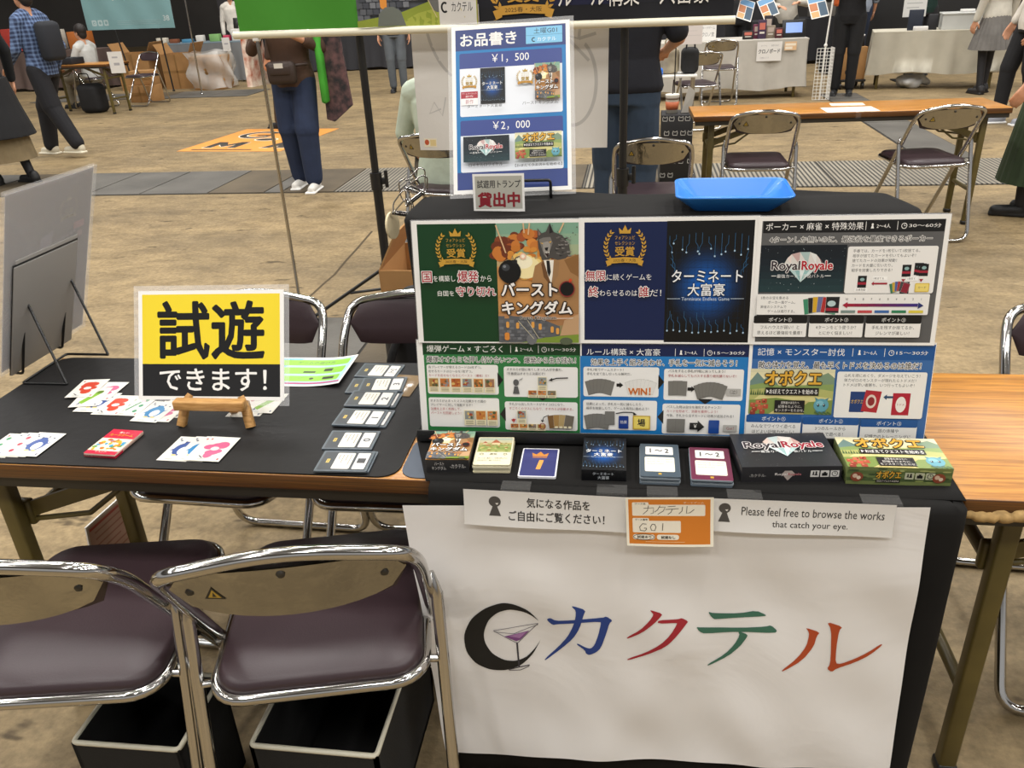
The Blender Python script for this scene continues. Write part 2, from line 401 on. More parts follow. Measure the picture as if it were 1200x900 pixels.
trench('trim_2', -2.9, .2, 6.42, 7.36, 'x', .56, [2, 1, 2, 1, 2, 1], 'worn and ridged trench covers behind the banner stand')
trench('trim_3', .2, 5.2, 6.36, 7.30, 'x', 1.6, [1, 1], 'ridged trench grating under the bare wooden table')
trench('trim_4', 2.36, 2.82, 7.32, 11.6, 'y', 1.9, [0, 0], 'narrow grey trench cover running away at the right')
trench('trim_5', -1.95, -.3, 2.75, 3.66, 'x', .9, [0, 2, 0], 'grey trench cover behind the folding chairs')
trench('trim_6', -10.4, -6.4, 13.5, 14.5, 'x', .9, [0, 0, 2], 'grey trench cover in front of the cardboard boxes')
cb = MB()                                             # hairline crack
pts = [atz(*q) for q in ((436, 271), (418, 292), (406, 305), (392, 322), (380, 332), (366, 345), (352, 356))]
for a, b2 in zip(pts[:-1], pts[1:]):
    n_ = Vector((-(b2-a).y, (b2-a).x, 0)).normalized()*.008
    cb.add([a+n_+Vector((0, 0, .0006)), a-n_+Vector((0, 0, .0006)), b2-n_+Vector((0, 0, .0006)), b2+n_+Vector((0, 0, .0006))], [(0, 1, 2, 3)])
struct(cb.build('floor_crack', mat('crack', '#4a3d2a', .9)), 'hairline crack in the concrete floor', 'floor')

# ------------------------------------------------------------------ folding tables
def folding_table(label, x0, x1, y0, y1, rot=0.0, chip=False):
    cx, cy = (x0+x1)/2, (y0+y1)/2; W, D = x1-x0, y1-y0
    t = thing('folding_table', label, 'table', (cx, cy, 0), rot)
    m = MB(); m.box((0, 0, .684), (W, D, .032), bevel=.004)
    for i, f in enumerate(m.f):
        zs = [m.v[k].z for k in f]; m.fm[i] = 0 if min(zs) > .698 else 1
    m.build('tabletop', [WOODTOP, WOODEDGE], t)
    for s in (-1, 1): a = MB(); a.box((0, s*(D/2-.018), .657), (W-.02, .016, .026)); a.build('apron_rail', DSTEEL, t)
    for sx_ in (-1, 1):
        lx = sx_*(W/2-.115)
        for sy_ in (-1, 1):
            l = MB(); l.box((lx, sy_*(D/2-.075), .326), (.034, .030, .652), bevel=.005)
            l.box((lx, sy_*(D/2-.075), .012), (.040, .036, .024), bevel=.006, mi=1); l.build('leg', [STEEL, BLKPLA], t)
            b = MB(); y_ = sy_*(D/2-.10)
            M = frame((lx, y_, .52), (-sx_*.36, 0, .13), (0, 1, 0))
            b.add([M @ Vector(p) for p in ((0, -.004, -.017), (.38, -.004, -.017), (.38, -.004, .017), (0, -.004, .017), (0, .004, -.017), (.38, .004, -.017), (.38, .004, .017), (0, .004, .017))], [(0, 1, 2, 3), (5, 4, 7, 6), (4, 5, 1, 0), (3, 2, 6, 7), (1, 5, 6, 2), (4, 0, 3, 7)])
            b.tube([(lx-sx_*.01, y_, .50), (lx-sx_*.15, y_-sy_*.004, .52), (lx-sx_*.29, y_-sy_*.004, .625)], .006, 8); b.box((lx, y_, .52), (.05, .02, .06), bevel=.006)
            b.build('brace', STEEL, t)
        for z in (.21, .50):
            b = MB(); b.tube([(lx, -D/2+.08, z), (lx, D/2-.08, z)], .013, 6); b.build('cross_bar', STEEL, t)
    return t
TAB = folding_table('wooden folding table with black mat and black cloth, cards and games on it', -1.372, .515, 1.16, 1.638)
TAB2 = folding_table('bare wooden folding table right of the black-cloth display', .530, 2.335, 1.165, 1.638)
cm = MB()                                            # worn corner of that table's edge
rg = random.Random(21); cp = [(-.902+k*.006, -.2355+rg.uniform(-.0015, .0015), .670+rg.uniform(-.004, .003)) for k in range(24)]
cm.tube(cp, [.004+.0075*math.sin(PI*k/23)**.6*rg.uniform(.75, 1.1) for k in range(24)], 7)
cm.build('chipped_edge', mat('bare_chipboard', '#a98a58', .9, var=.3, scale=60), TAB2)['label'] = 'chipped pale edge'
BT = folding_table('long wooden folding table with two paper slips, behind the display', .347, 2.147, 5.228, 5.678, R(.9))

# ------------------------------------------------------------------ black mats and cloths
def rrect(x0, y0, x1, y1, r, n=5, corners=(1, 1, 1, 1)):
    p = []
    for (cx, cy, a0), on in zip(((x1-r, y1-r, 0), (x0+r, y1-r, 90), (x0+r, y0+r, 180), (x1-r, y0+r, 270)), corners):
        if on: p += [(cx+r*math.cos(R(a0+k*90/n)), cy+r*math.sin(R(a0+k*90/n))) for k in range(n+1)]
        else: p.append((cx+(r if a0 in (0, 270) else -r), cy+(r if a0 in (0, 90) else -r)))
    return p
m = MB(); m.prism(rrect(-1.368, 1.162, -.402, 1.634, .035), .7004, .7030)
tag(m.build('playmat', MATRUB), 'large black rubber play mat with cards laid out on it', 'mat')
m = MB(); m.prism(rrect(-.398, 1.164, -.10, 1.30, .03), .7004, .7022)
tag(m.build('playmat', mat('blue_grey_mat', '#4a525e', .6, bump=.05, bscale=80)), 'blue-grey mat corner showing beside the black cloth', 'mat')
def wave(x, y, s=1.0): return s*(math.sin(x*17+y*5)+.6*math.sin(x*31-y*13+1)+.4*math.sin(y*29+x*9))
def drape():
    m = MB(); path = []                               # hanging skirt: plan path, left to right then round the right corner
    N = 60
    for i in range(N+1): path.append((-.338+(.846)*i/N, 1.131))
    for k in range(1, 7): a = R(-90+15*k); path.append((.510+.022*math.cos(a), 1.153+.022*math.sin(a)))
    nx = len(path); zz = [.7040, .700, .690, .66, .6, .5, .4, .3, .2, .1, .012]
    inset = [.022, .008, .001, 0, 0, 0, 0, 0, 0, 0, 0]
    vs = []
    for j, z in enumerate(zz):
        h = .70-z
        for i, (x, y) in enumerate(path):
            f = min(1, h/.3)
            if i > N+6: vs.append((x+.012*f*math.sin(i*1.9)-inset[j], y+.02*f, z))
            else: vs.append((x-(inset[j] if i > N else 0), y-.004*f*math.sin(x*16)*f+.002*f*math.sin(x*47)+inset[j], z))
    m.add(vs, [(j*nx+i, (j+1)*nx+i, (j+1)*nx+i+1, j*nx+i+1) for j in range(len(zz)-1) for i in range(nx-1)], smooth=True)
    def top(u, v): 
        L0 = -.346-.055*min(1, v*3); x = L0+(.528-L0)*u; y = 1.1525+.46*v; return (x, y, .7042+.0006*(wave(x*1.4, y*1.4, 1)))
    m.grid(40, 16, top)
    o = m.build('tablecloth', BLKCLOTH); md = o.modifiers.new('cloth', 'SOLIDIFY'); md.thickness = .0015; md.offset = 0
    return o
tag(drape(), 'black cloth over the table end, hanging to the floor behind the white banner', 'tablecloth')
def riser():
    m = MB(); m.box((.03, 1.482, .888), (.78, .135, .36), bevel=.004)
    return tag(m.build('display_riser', BLKPLA), 'black riser shelf hidden under black cloth behind the posters', 'riser')
riser()
def riser_cloth():
    cs = [(-.412, 1.390), (.478, 1.390), (.452, 1.575), (-.412, 1.590)]
    P_ = [Vector((a, b, 0)) for a, b in cs]; loop = fillet([P_[0]*.5+P_[1]*.5, P_[1], P_[2], P_[3], P_[0], P_[0]*.5+P_[1]*.5], .03, 5)
    path = []
    for a, b in zip(loop[:-1], loop[1:]):
        n_ = max(1, int((b-a).length/.02)); path += [a.lerp(b, k/n_) for k in range(n_)]
    n = len(path); zz = [1.1000, 1.0985, 1.090, 1.06, 1.0, .93, .86, .79, .712]; ins = [.016, .006, .0, 0, 0, 0, 0, 0, 0]
    vs = []; cen = Vector((.01, 1.475, 0))
    for j, z in enumerate(zz):
        for i, p in enumerate(path):
            d = (p-cen); d = Vector((d.x/6, d.y, 0)).normalized(); f = min(1, (1.1-z)/.2)
            back = 1 if p.y > 1.40 else .25
            q = p-d*ins[j]+d*(.010*f*math.sin(i*.55)+.006*f*math.sin(i*1.3+1))*back
            vs.append((q.x, q.y, z+(.004*math.sin(i*.31) if j < 3 else 0)))
    m = MB(); m.add(vs, [(j*n+(i+1) % n, j*n+i, (j+1)*n+i, (j+1)*n+(i+1) % n) for j in range(len(zz)-1) for i in range(n)], smooth=True)
    m.add([(.01, 1.475, 1.099)]+[v for v in vs[:n]], [(0, i+1, (i+1) % n+1) for i in range(n)], smooth=True)
    return tag(m.build('riser_cloth', BLKCLOTH), 'black cloth draped over the riser under the blue tray', 'cloth')
riser_cloth()

# ------------------------------------------------------------------ chrome folding chairs with maroon seats
def make_chair(label):
    KW = .172
    t = thing('folding_chair', label, 'chair')
    loop = [(-.09, .232, .012), (-.198, .24, .012), (-.190, -.207, .68), (-.178, -.262, .742), (0, -.272, .772), (.178, -.262, .742), (.190, -.207, .68), (.198, .24, .012), (.09, .232, .012)]
    p = fillet([loop[0], loop[1], loop[2]], .05, 5)[:-1]+fillet([loop[1], loop[2], loop[3]], .06, 4)[7:-1]
    full = [Vector(q) for q in loop]
    path = fillet(full, .075, 7)
    m = MB(); m.tube(path, .0115, 10, closed=True); m.build('front_frame', CHROME, t)
    rl = fillet([(-.207, -.120, .545), (-.207, -.275, .012), (.207, -.275, .012), (.207, -.120, .545)], .06, 6)
    m = MB(); m.tube(rl, .011, 10)
    for s in (-1, 1): m.tube([(s*.207, -.122, .54), (s*.2035, -.118, .562), (s*.201, -.113, .585)], [.011, .009, .004], 8)
    m.build('rear_frame', CHROME, t)
    m = MB(); ol = rrect(-.174, -.195, .174, .205, .055, 6); n = len(ol)
    rings = [(.93, .428), (.985, .430), (1.0, .440), (.985, .452), (.94, .459), (.6, .4625), (0.0, .4635)]
    vs = [(x*k, (y-.005)*k+.005, z) for k, z in rings for x, y in ol]
    m.add(vs, [(j*n+i, j*n+(i+1) % n, (j+1)*n+(i+1) % n, (j+1)*n+i) for j in range(len(rings)-1) for i in range(n)]+[list(range(n))[::-1]], smooth=True)
    m.build('seat', VINYL, t)
    m = MB(); m.tube([(x*1.02, y*1.02, .430) for x, y in ol], .0105, 10, closed=True)
    for s in (-1, 1): m.tube([(s*.180, -.04, .430), (s*.199, -.055, .430)], .008, 8); m.tube([(s*.180, -.15, .428), (s*.207, -.155, .430)], .007, 8)
    m.build('seat_frame', CHROME, t)
    def yy(x, z): return -.235-(z-.64)*.28+.10*(x*x)/KW/KW*.28
    # plate as vertical strips so that it curves
    def plate(off0, off1, sh, pw=.75, se=2.0, pt=.55):
        a = []; 
        K = 14
        for i in range(K+1):
            x = -KW*sh+2*KW*sh*i/K; c = max(0.0, 1-abs(x/(KW*sh))**se)**(1/se)
            zt = .700+.050*c**pt*sh; zb = .700-.060*c**pw*sh
            for j in range(6):
                z = zb+(zt-zb)*j/5; bul = off1 if 0 < j < 5 and 0 < i < K else off1*.55+off0*.45
                a.append((x, yy(x, z)+bul, z))
        fs = [(i*6+j, (i+1)*6+j, (i+1)*6+j+1, i*6+j+1) for i in range(K) for j in range(5)]
        return a, fs
    a, fs = plate(-.014, -.014, 1.0); m = MB(); m.add(a, fs, smooth=True)
    a2, _ = plate(-.012, -.012, 1.0); m.add(a2, [f[::-1] for f in fs], smooth=True)
    for s in (-.14, .14): m.sphere((s, yy(s, .70)-.0145, .70), .007, 8, sc=(1, .4, 1), mi=1)
    m.sphere((0, yy(0, .74)-.0145, .738), .007, 8, sc=(1, .4, 1), mi=1)
    bp = m.build('back_plate', [PLATE, DSTEEL], t)
    m = MB(); x0 = -.105; z0 = .70
    def w3(x, z, d): return (x, yy(x, z)-.0146-d, z)
    m.add([w3(x0-.016, z0-.014, 0), w3(x0+.016, z0-.014, 0), w3(x0, z0+.014, 0)], [(0, 1, 2)], mi=0)
    m.add([w3(x0-.010, z0-.0105, .0003), w3(x0+.010, z0-.0105, .0003), w3(x0, z0+.008, .0003)], [(0, 1, 2)], mi=1)
    m.add([w3(x0-.003, z0-.008, .0006), w3(x0+.003, z0-.008, .0006), w3(x0, z0+.003, .0006)], [(0, 1, 2)], mi=0)
    m.build('warning_sticker', [mat('sticker_black', '#1c1b18', .5), mat('sticker_yellow', '#b99a35', .5)], bp)['label'] = 'small yellow triangular warning sticker'
    a, fs = plate(-.011, .006, 1.03, .8, 3.6, .8); m = MB(); m.add(a, [f[::-1] for f in fs], smooth=True); m.build('backrest', VINYL, t)
    for s in (-1, 1): m = MB(); m.tube([(s*.182, .002, .37), (s*.200, .002, .37)], .0065, 8); m.build('rubber_bumper', mat('cream_rubber', '#d9bd86', .6), t)
    return t
CH = make_chair('chrome folding chair with maroon seat, front of the table at far left edge')
CH.location = (-.978, 1.06, 0); CH.rotation_euler = (0, 0, R(10))
def chair(x, y, deg, label): return dup(CH, (x, y, 0), R(deg), label)
chair(-.548, 1.12, 14, 'chrome folding chair with maroon seat, beside the white logo banner')
chair(-.985, 1.655, 178, 'folding chair facing us behind the yellow sign')
chair(-.54, 1.66, 181, 'folding chair facing us behind the table, beside the green poster')
chair(1.02, 1.62, 176, 'folding chair whose chrome legs show under the bare table at right')
chair(.09, 4.36, 0, 'chrome folding chair behind the black pole, right of the menu sign')
chair(.725, 5.16, 0, 'chrome folding chair behind the blue tray, left one at the long table')
chair(1.675, 5.17, 9, 'chrome folding chair angled at the right end of the long table')

# ------------------------------------------------------------------ printed art used on posters, menu and boxes
NAVY, WHITE, BLACK = '#152a5c', '#f3f1ec', '#0d0d0e'
def laurel(p, cx, cy, r, col, fill=None, txt=True, rib=None):
    if fill: p.ell(cx, cy, r*.9, r*.95, fill)
    for s in (-1, 1):
        for k in range(9):
            a = R(48-k*11.5); x = cx+s*r*math.cos(a); y = cy+r*.98*math.sin(a)
            for d in (-1, 1):
                ang = a+PI/2+d*.55; lx, ly = math.cos(ang)*r*.12, math.sin(ang)*r*.12
                ax, ay = x-s*lx*.2+s*d*math.cos(a)*r*.05, y+d*math.sin(a)*r*.05
                p.poly([(ax-s*lx, ay-ly), (ax+s*ly*.42, ay-lx*.42), (ax+s*lx, ay+ly), (ax-s*ly*.42, ay+lx*.42)], col)
    c = r*.28
    p.poly([(cx-c, cy-r*.62), (cx-c*1.15, cy-r*.90), (cx-c*.5, cy-r*.76), (cx, cy-r*1.04), (cx+c*.5, cy-r*.76), (cx+c*1.15, cy-r*.90), (cx+c, cy-r*.62)], col)
    if txt:
        p.text('フォアシュピ', cx-r*.52, cy-r*.52, cx+r*.52, cy-r*.33, col, .01); p.text('セレクション', cx-r*.52, cy-r*.25, cx+r*.52, cy-r*.06, col, .01)
    p.text('受賞', cx-r*.50, cy+r*.02, cx+r*.50, cy+r*.48, col, .03)
    y0, y1 = cy+r*.58, cy+r*.90; rc = rib or col
    p.poly([(cx-r*1.0, y0+r*.14), (cx-r*.7, y0+r*.05), (cx-r*.7, y1), (cx-r*1.0, y1+r*.1), (cx-r*.9, y0+r*.4)], rc)
    p.poly([(cx+r*1.0, y0+r*.14), (cx+r*.7, y0+r*.05), (cx+r*.7, y1), (cx+r*1.0, y1+r*.1), (cx+r*.9, y0+r*.4)], rc)
    p.poly([(cx-r*.8, y0), (cx, y0-r*.05), (cx+r*.8, y0), (cx+r*.8, y1-r*.05), (cx, y1-r*.1), (cx-r*.8, y1-r*.05)], rc)
    p.text('2025春・大阪', cx-r*.6, y0+r*.03, cx+r*.6, y1-r*.13, '#3a2a10' if fill is None else '#7a6020', .0)
GOLD = '#c99a3a'
def art_burst(P, x0, y0, x1, y1, small=False):
    p = P.sub(x0, y0, x1, y1, 522, 745)
    p.hgrad(0, 0, 522, 330, ['#7fa78f', '#8fae92', '#a3b18d', '#c3a878', '#d69a5c'])
    p.rect(0, 330, 522, 745, '#cf9658')
    rr = random.Random(3)
    for k in range(44):
        a = rr.uniform(PI, 2*PI); q = rr.uniform(.5, 1); p.ell(180+215*q*math.cos(a), 215+160*q*math.sin(a), rr.uniform(24, 42), rr.uniform(20, 34), rr.choice(['#a4532a', '#b8622c', '#c97a35', '#8a4425', '#6e331d', '#d98a3c']), 12)
    for k in range(52):
        a = rr.uniform(0, 2*PI); q = rr.uniform(.2, 1); p.ell(190+165*q*math.cos(a), 250+125*q*math.sin(a), rr.uniform(14, 32), rr.uniform(12, 26), rr.choice(['#c4772f', '#e0a84e', '#eec36b', '#d68f3c', '#f2d78a']), 12)
    p.ell(185, 270, 95, 70, '#f6e6ac'); p.ell(170, 235, 60, 42, '#fbf3d2')
    for a, b in (((0, 10), (60, 180)), ((175, 0), (180, 60)), ((215, 0), (205, 70)), ((430, 0), (400, 60))): p.line([a, b], 9, '#d9b48a')
    for k in range(16): p.ell(rr.uniform(300, 515), rr.uniform(10, 150), rr.uniform(2, 6), rr.uniform(2, 5), '#55564a', 8)
    # man-wolf in a tan suit: shoulders, lapels, shirt, tie, then the head
    p.poly([(225, 350), (245, 260), (300, 225), (420, 215), (505, 190), (522, 215), (522, 560), (240, 560)], '#a67c50')
    p.poly([(430, 225), (522, 190), (522, 330), (470, 300)], '#8a6238')
    p.poly([(300, 225), (365, 225), (350, 380), (320, 300)], '#efe9dc')
    p.poly([(300, 225), (322, 300), (348, 390), (300, 330), (285, 250)], '#6d4a2b'); p.poly([(372, 222), (345, 390), (392, 320), (400, 235)], '#9c7750')
    p.poly([(318, 228), (338, 228), (346, 300), (334, 330), (322, 296)], '#1c1a1c')
    p.poly([(290, 225), (268, 150), (266, 95), (264, 30), (290, 62), (318, 52), (342, 0), (366, 55), (420, 75), (462, 130), (470, 185), (440, 215), (390, 225), (350, 212), (330, 222)], '#4b4845')
    for k in range(30):
        x = rr.uniform(370, 460); y = rr.uniform(80, 210); p.poly([(x, y), (x+26, y+6), (x+4, y+9)], rr.choice(['#6e6a66', '#8d8984', '#2c2a29']))
    p.poly([(342, 4), (362, 56), (340, 62)], '#221f20'); p.poly([(268, 38), (286, 66), (272, 78)], '#8a6f66')
    p.poly([(272, 100), (300, 88), (345, 84), (360, 120), (345, 160), (322, 215), (302, 190), (286, 140)], '#77736e')
    p.poly([(296, 118), (330, 110), (346, 132), (336, 190), (318, 208), (300, 168)], '#9a958e')
    p.poly([(308, 150), (332, 146), (326, 168), (314, 166)], '#151314'); p.poly([(304, 178), (342, 168), (326, 208)], '#2a1414')
    for k in range(4): p.poly([(309+k*8, 177-k*1.5), (315+k*8, 176-k*1.5), (312+k*8, 186)], '#f0ece2')
    p.poly([(280, 118), (300, 122), (296, 128)], '#e2b24a'); p.poly([(334, 116), (352, 108), (346, 120)], '#e2b24a')
    # bomb
    p.line([(112, 232), (124, 208), (150, 200), (168, 202)], 6, '#3a332c'); p.ell(170, 200, 20, 20, '#f3c3a6'); p.ell(170, 200, 11, 11, '#fff6e2')
    p.ell(82, 295, 73, 73, '#0e0f11'); p.rect(98, 222, 132, 244, '#1d1e20'); p.ell(58, 268, 26, 22, '#3b3e42'); p.ell(50, 262, 10, 9, '#7c8085')
    # castle ruin and grass
    p.hgrad(0, 560, 522, 745, ['#b98556', '#a5764c', '#96845a', '#8d9a4a', '#8ea044'])
    p.poly([(0, 745), (0, 575), (40, 575), (40, 590), (70, 590), (70, 572), (150, 580), (300, 600), (400, 640), (400, 700), (200, 735), (150, 745)], '#5d5f63')
    for j in range(6):
        for i in range(9): p.rect(4+i*34+(j % 2)*16, 600+j*22, 32+i*34+(j % 2)*16, 618+j*22, ['#6b6d71', '#55575b', '#75777b', '#616367'][(i*3+j) % 4])
    for x, y in ((50, 610), (115, 615), (215, 610), (262, 622), (340, 640), (375, 650)): p.rr(x, y, x+20, y+40, 8, '#e0a04e')
    p.rr(38, 680, 70, 730, 12, '#d88a3a'); p.poly([(430, 600), (522, 560), (522, 690), (400, 700)], '#c09b74')
    p.poly([(150, 745), (300, 712), (522, 690), (522, 745)], '#7d9437'); p.ell(215, 725, 34, 34, '#6f7072'); p.ell(440, 735, 42, 24, '#56604a')
    p.line([(130, 605), (230, 720)], 3, '#d8cfae'); p.line([(190, 600), (262, 716)], 3, '#d8cfae')
    # title
    for t, a, b, c, d in (('バースト', 28, 365, 385, 445), ('キングダム', 28, 480, 478, 562)):
        p.text(t, a, b, c, d, '#f7f3ee', .045, '#1a0d0d', .14)
    p.ring(448, 402, 50, 50, 8, '#8a2b2b'); p.ell(448, 402, 44, 44, '#0d0d0e'); p.ell(470, 348, 10, 10, '#d24a2a'); p.line([(462, 362), (470, 350)], 5, '#c03a2a')
    p.text('Burst Kingdom', 142, 572, 378, 602, '#1c1a22', .02, '#f1ede2', .06); p.line([(380, 588), (486, 586)], 3, '#f1ede2')
def art_term(P, x0, y0, x1, y1):
    p = P.sub(x0, y0, x1, y1, 560, 750)
    p.rect(0, 0, 560, 750, '#050608')
    for k in range(14):
        f = k/13; p.ell(270, 400, 268*(1-f*.75), 275*(1-f*.78), (lin(.02+.03*f), lin(.03+.36*f), lin(.06+.70*f), 1), 36)
    for k in range(13): p.line([(20+k*42, 170), (20+k*42, 640)], 1.2, '#0a2a48')
    for k in range(10): p.line([(60, 190+k*45), (500, 190+k*45)], 1.2, '#0a2a48')
    rr = random.Random(5)
    for k in range(13):
        x = 20+k*42; l = rr.uniform(50, 130); y = rr.uniform(70, 95); d = rr.choice((-16, 0, 16))
        p.line([(x, y), (x, y+l*.5), (x+d, y+l*.7), (x+d, y+l)], 3, '#2f5f86'); p.ell(x+d, y+l, 6, 6, '#a9c6dc', 8)
        l = rr.uniform(50, 130); y = 690-rr.uniform(0, 20); d = rr.choice((-16, 0, 16))
        p.line([(x, y), (x, y-l*.5), (x+d, y-l*.7), (x+d, y-l)], 3, '#2f5f86'); p.ell(x, y, 6, 6, '#a9c6dc', 8)
    for s in (30, 530):
        for k in range(3): p.line([(s, 180+k*40), (s+(14 if s < 280 else -14)*(k+1), 220+k*40), (s+(14 if s < 280 else -14)*(k+1), 280+k*30)], 3, '#2f5f86')
    p.text('ターミネート', 40, 295, 500, 370, '#f4f6f8', .015, '#06121e', .06); p.text('大富豪', 148, 378, 388, 455, '#f4f6f8', .015, '#06121e', .06)
    p.line([(14, 472), (100, 472)], 3, '#c4d2de'); p.line([(430, 472), (516, 472)], 3, '#c4d2de'); p.text('Terminate Endless Game', 108, 462, 422, 484, '#c9d6e2')
def art_royal(P, x0, y0, x1, y1):
    p = P.sub(x0, y0, x1, y1, 520, 275)
    p.hgrad(0, 0, 520, 275, ['#101820', '#101a22', '#121e27', '#14242c', '#172a31', '#1c3338', '#20393d'])
    rr = random.Random(8)
    for k in range(60): q = rr.uniform(.6, 2.2); p.ell(rr.uniform(4, 516), rr.uniform(4, 271), q, q, rr.choice(['#9fb6bd', '#5d7780', '#d7e2e4']), 6)
    top = [(165, 75), (190, 52), (240, 40), (300, 40), (340, 55), (362, 82)]; mid = 110; bot = (255, 215)
    p.poly([top[0], top[1], top[2], top[3], top[4], top[5], (375, 105), bot, (150, 105)], '#dcd8d2')
    cols = ['#e9d9d2', '#c7a8a4', '#a9c0bd', '#e6e6e2', '#c58f8c', '#d9cfc8', '#8fb0ae']
    for i in range(5): p.poly([top[i], top[i+1], (150+i*50+40, mid)], cols[i])
    for i in range(5): p.poly([(150+i*45, mid), (195+i*45, mid), bot], ['#b9d4d3', '#8fb9b8', '#e4eeec', '#9cc4c2', '#d3e3e1'][i])
    p.text('Royal', 72, 92, 244, 158, '#3a3238', .03, '#f7f4f0', .085); p.text('Royale', 256, 92, 442, 158, '#b3202e', .035, '#f7f4f0', .085)
    p.line([(74, 178), (104, 178)], 4, '#e9e9e6'); p.line([(400, 178), (436, 178)], 4, '#e9e9e6'); p.text('最強カードで手役バトル', 108, 168, 396, 190, '#e9e9e6', .01)
def blob_art(p, cx, cy, s):                           # a small round blue creature
    p.poly([(cx-30*s, cy-18*s), (cx-40*s, cy-46*s), (cx-14*s, cy-32*s)], '#4f8794'); p.poly([(cx+30*s, cy-18*s), (cx+42*s, cy-44*s), (cx+14*s, cy-32*s)], '#4f8794')
    p.ell(cx, cy+32*s, 30*s, 20*s, '#3f7482'); p.ell(cx, cy, 44*s, 38*s, '#5f9fae'); p.ell(cx-8*s, cy-12*s, 22*s, 14*s, '#7fb9c4')
    for q in (-1, 1): p.ell(cx+q*17*s, cy, 7*s, 9*s, '#16262c', 10); p.ell(cx+q*17*s-2*s, cy-3*s, 2.5*s, 3*s, '#f2f4f2', 8)
def art_obo(P, x0, y0, x1, y1, side=False):
    p = P.sub(x0, y0, x1, y1, 490, 260)
    p.hgrad(0, 0, 490, 100, ['#d9d3ae', '#e4dcb2', '#ece2b4', '#efe3b0', '#e9dba2'])
    p.rect(0, 100, 490, 260, '#a3ab68')
    p.poly([(0, 70), (40, 20), (80, 60), (120, 35), (180, 110), (0, 110)], '#6f8a82'); p.poly([(330, 90), (400, 40), (450, 20), (490, 50), (490, 120), (330, 110)], '#7d9478')
    p.poly([(0, 95), (90, 78), (200, 100), (300, 92), (490, 85), (490, 150), (0, 150)], '#8ba05e')
    p.poly([(0, 120), (130, 108), (260, 130), (400, 112), (490, 125), (490, 180), (0, 180)], '#b3b46c')
    p.poly([(60, 150), (240, 138), (480, 165), (490, 210), (0, 200)], '#d8cf8c'); p.poly([(0, 180), (160, 165), (330, 190), (490, 175), (490, 260), (0, 260)], '#7c9048')
    p.poly([(120, 260), (230, 190), (360, 180), (300, 230), (330, 260)], '#cfc07c')
    for k in range(7): p.poly([(4+k*13, 150), (10+k*13, 112+(k % 3)*8), (16+k*13, 150)], '#3e5a34')
    for k, (x, y, c) in enumerate(((8, 195, '#b4553a'), (40, 180, '#c8694a'), (75, 172, '#a8482f'), (20, 218, '#9c3f2a'), (52, 208, '#c05c40'), (84, 203, '#b14f36'), (10, 238, '#8a3726'), (66, 234, '#a04530'))):
        p.rr(x, y, x+31, y+26, 5, c); p.rect(x+5, y+4, x+16, y+9, '#d8876a')
    p.ell(64, 190, 4, 4, '#20140f', 8); p.ell(90, 187, 4, 4, '#20140f', 8)
    blob_art(p, 425, 205, 1.0)
    for k in range(12): p.ell(395+k*8, 246+(k % 3)*5, 7, 5, '#4d6a3a', 8)
    p.text('オボクエ', 88, 12, 412, 92, '#e0ac3e', .045, '#171310', .11)
    p.rect(92, 106, 404, 150, '#151416'); p.poly([(98, 116), (98, 140), (112, 128)], '#f1efe8'); p.text('おぼえてクエストを始める', 116, 114, 396, 142, '#f1efe8', .015)
    p.rect(152, 178, 328, 250, '#171517'); p.ring(240, 214, 88, 36, 0.1, '#171517')
    for k, t in enumerate(('冒険者のあなたへ', '記憶をたよりに、', 'モンスターをたおせ。')): p.text(t, 190-k*16, 184+k*22, 296+k*16, 200+k*22, '#eae6dc', .0)
def pawn(p, x, y, s, col):
    p.ell(x, y-s*.55, s*.32, s*.32, col, 10); p.poly([(x-s*.2, y-s*.3), (x+s*.2, y-s*.3), (x+s*.48, y+s*.7), (x-s*.48, y+s*.7)], col)
def clock(p, x, y, r, col):
    p.ring(x, y, r, r, r*.2, col); p.line([(x, y-r*.6), (x, y), (x+r*.5, y)], r*.18, col)
def head(p, X0, X1, y, hgt, title, tx1, num, mins, bx):
    p.text(title, X0, y-hgt/2, tx1, y+hgt/2, WHITE, .008)
    a = bx; p.line([(a, y-hgt*.55), (a, y+hgt*.55)], 3, WHITE); pawn(p, a+38, y+2, hgt*.42, WHITE)
    p.t(num, a+62, y+2, hgt*.56, WHITE, .0); k = a+62+(X1-bx)*.28
    p.line([(k, y-hgt*.55), (k, y+hgt*.55)], 3, WHITE); clock(p, k+38, y+2, hgt*.38, WHITE); p.text(mins, k+66, y-hgt*.24, X1, y+hgt*.28, WHITE)
def cardpic(p, x, y, w, h, c, seed=0):
    rr = random.Random(seed); p.rect(x, y, x+w, y+h, '#e9dfbc'); p.rect(x+w*.06, y+h*.05, x+w*.94, y+h*.62, c)
    for k in range(7): p.ell(x+w*rr.uniform(.2, .8), y+h*rr.uniform(.14, .52), w*rr.uniform(.08, .18), h*rr.uniform(.05, .12), rr.choice(['#7a5a34', '#c98a44', '#4c5b3a', '#8a8f92', '#a0452c', '#d9b870']), 8)
    for k in range(3): p.rect(x+w*.14, y+h*(.70+.09*k), x+w*.86, y+h*(.735+.09*k), '#8d8468')
def fan(p, cx, cy, n, w, h, sp, col, tilt=9, edge='#c9c8c4'):
    for k in range(n):
        a = R((k-(n-1)/2)*tilt); x = cx+(k-(n-1)/2)*sp; y = cy+abs(k-(n-1)/2)**2*1.6
        q = [(-w/2, -h/2), (w/2, -h/2), (w/2, h/2), (-w/2, h/2)]; f = lambda s: [(x+(u*s)*math.cos(a)-(v*s)*math.sin(a), y+(u*s)*math.sin(a)+(v*s)*math.cos(a)) for u, v in q]
        p.poly(f(1.03), edge); p.poly(f(1.0), col[k % len(col)] if isinstance(col, list) else col)
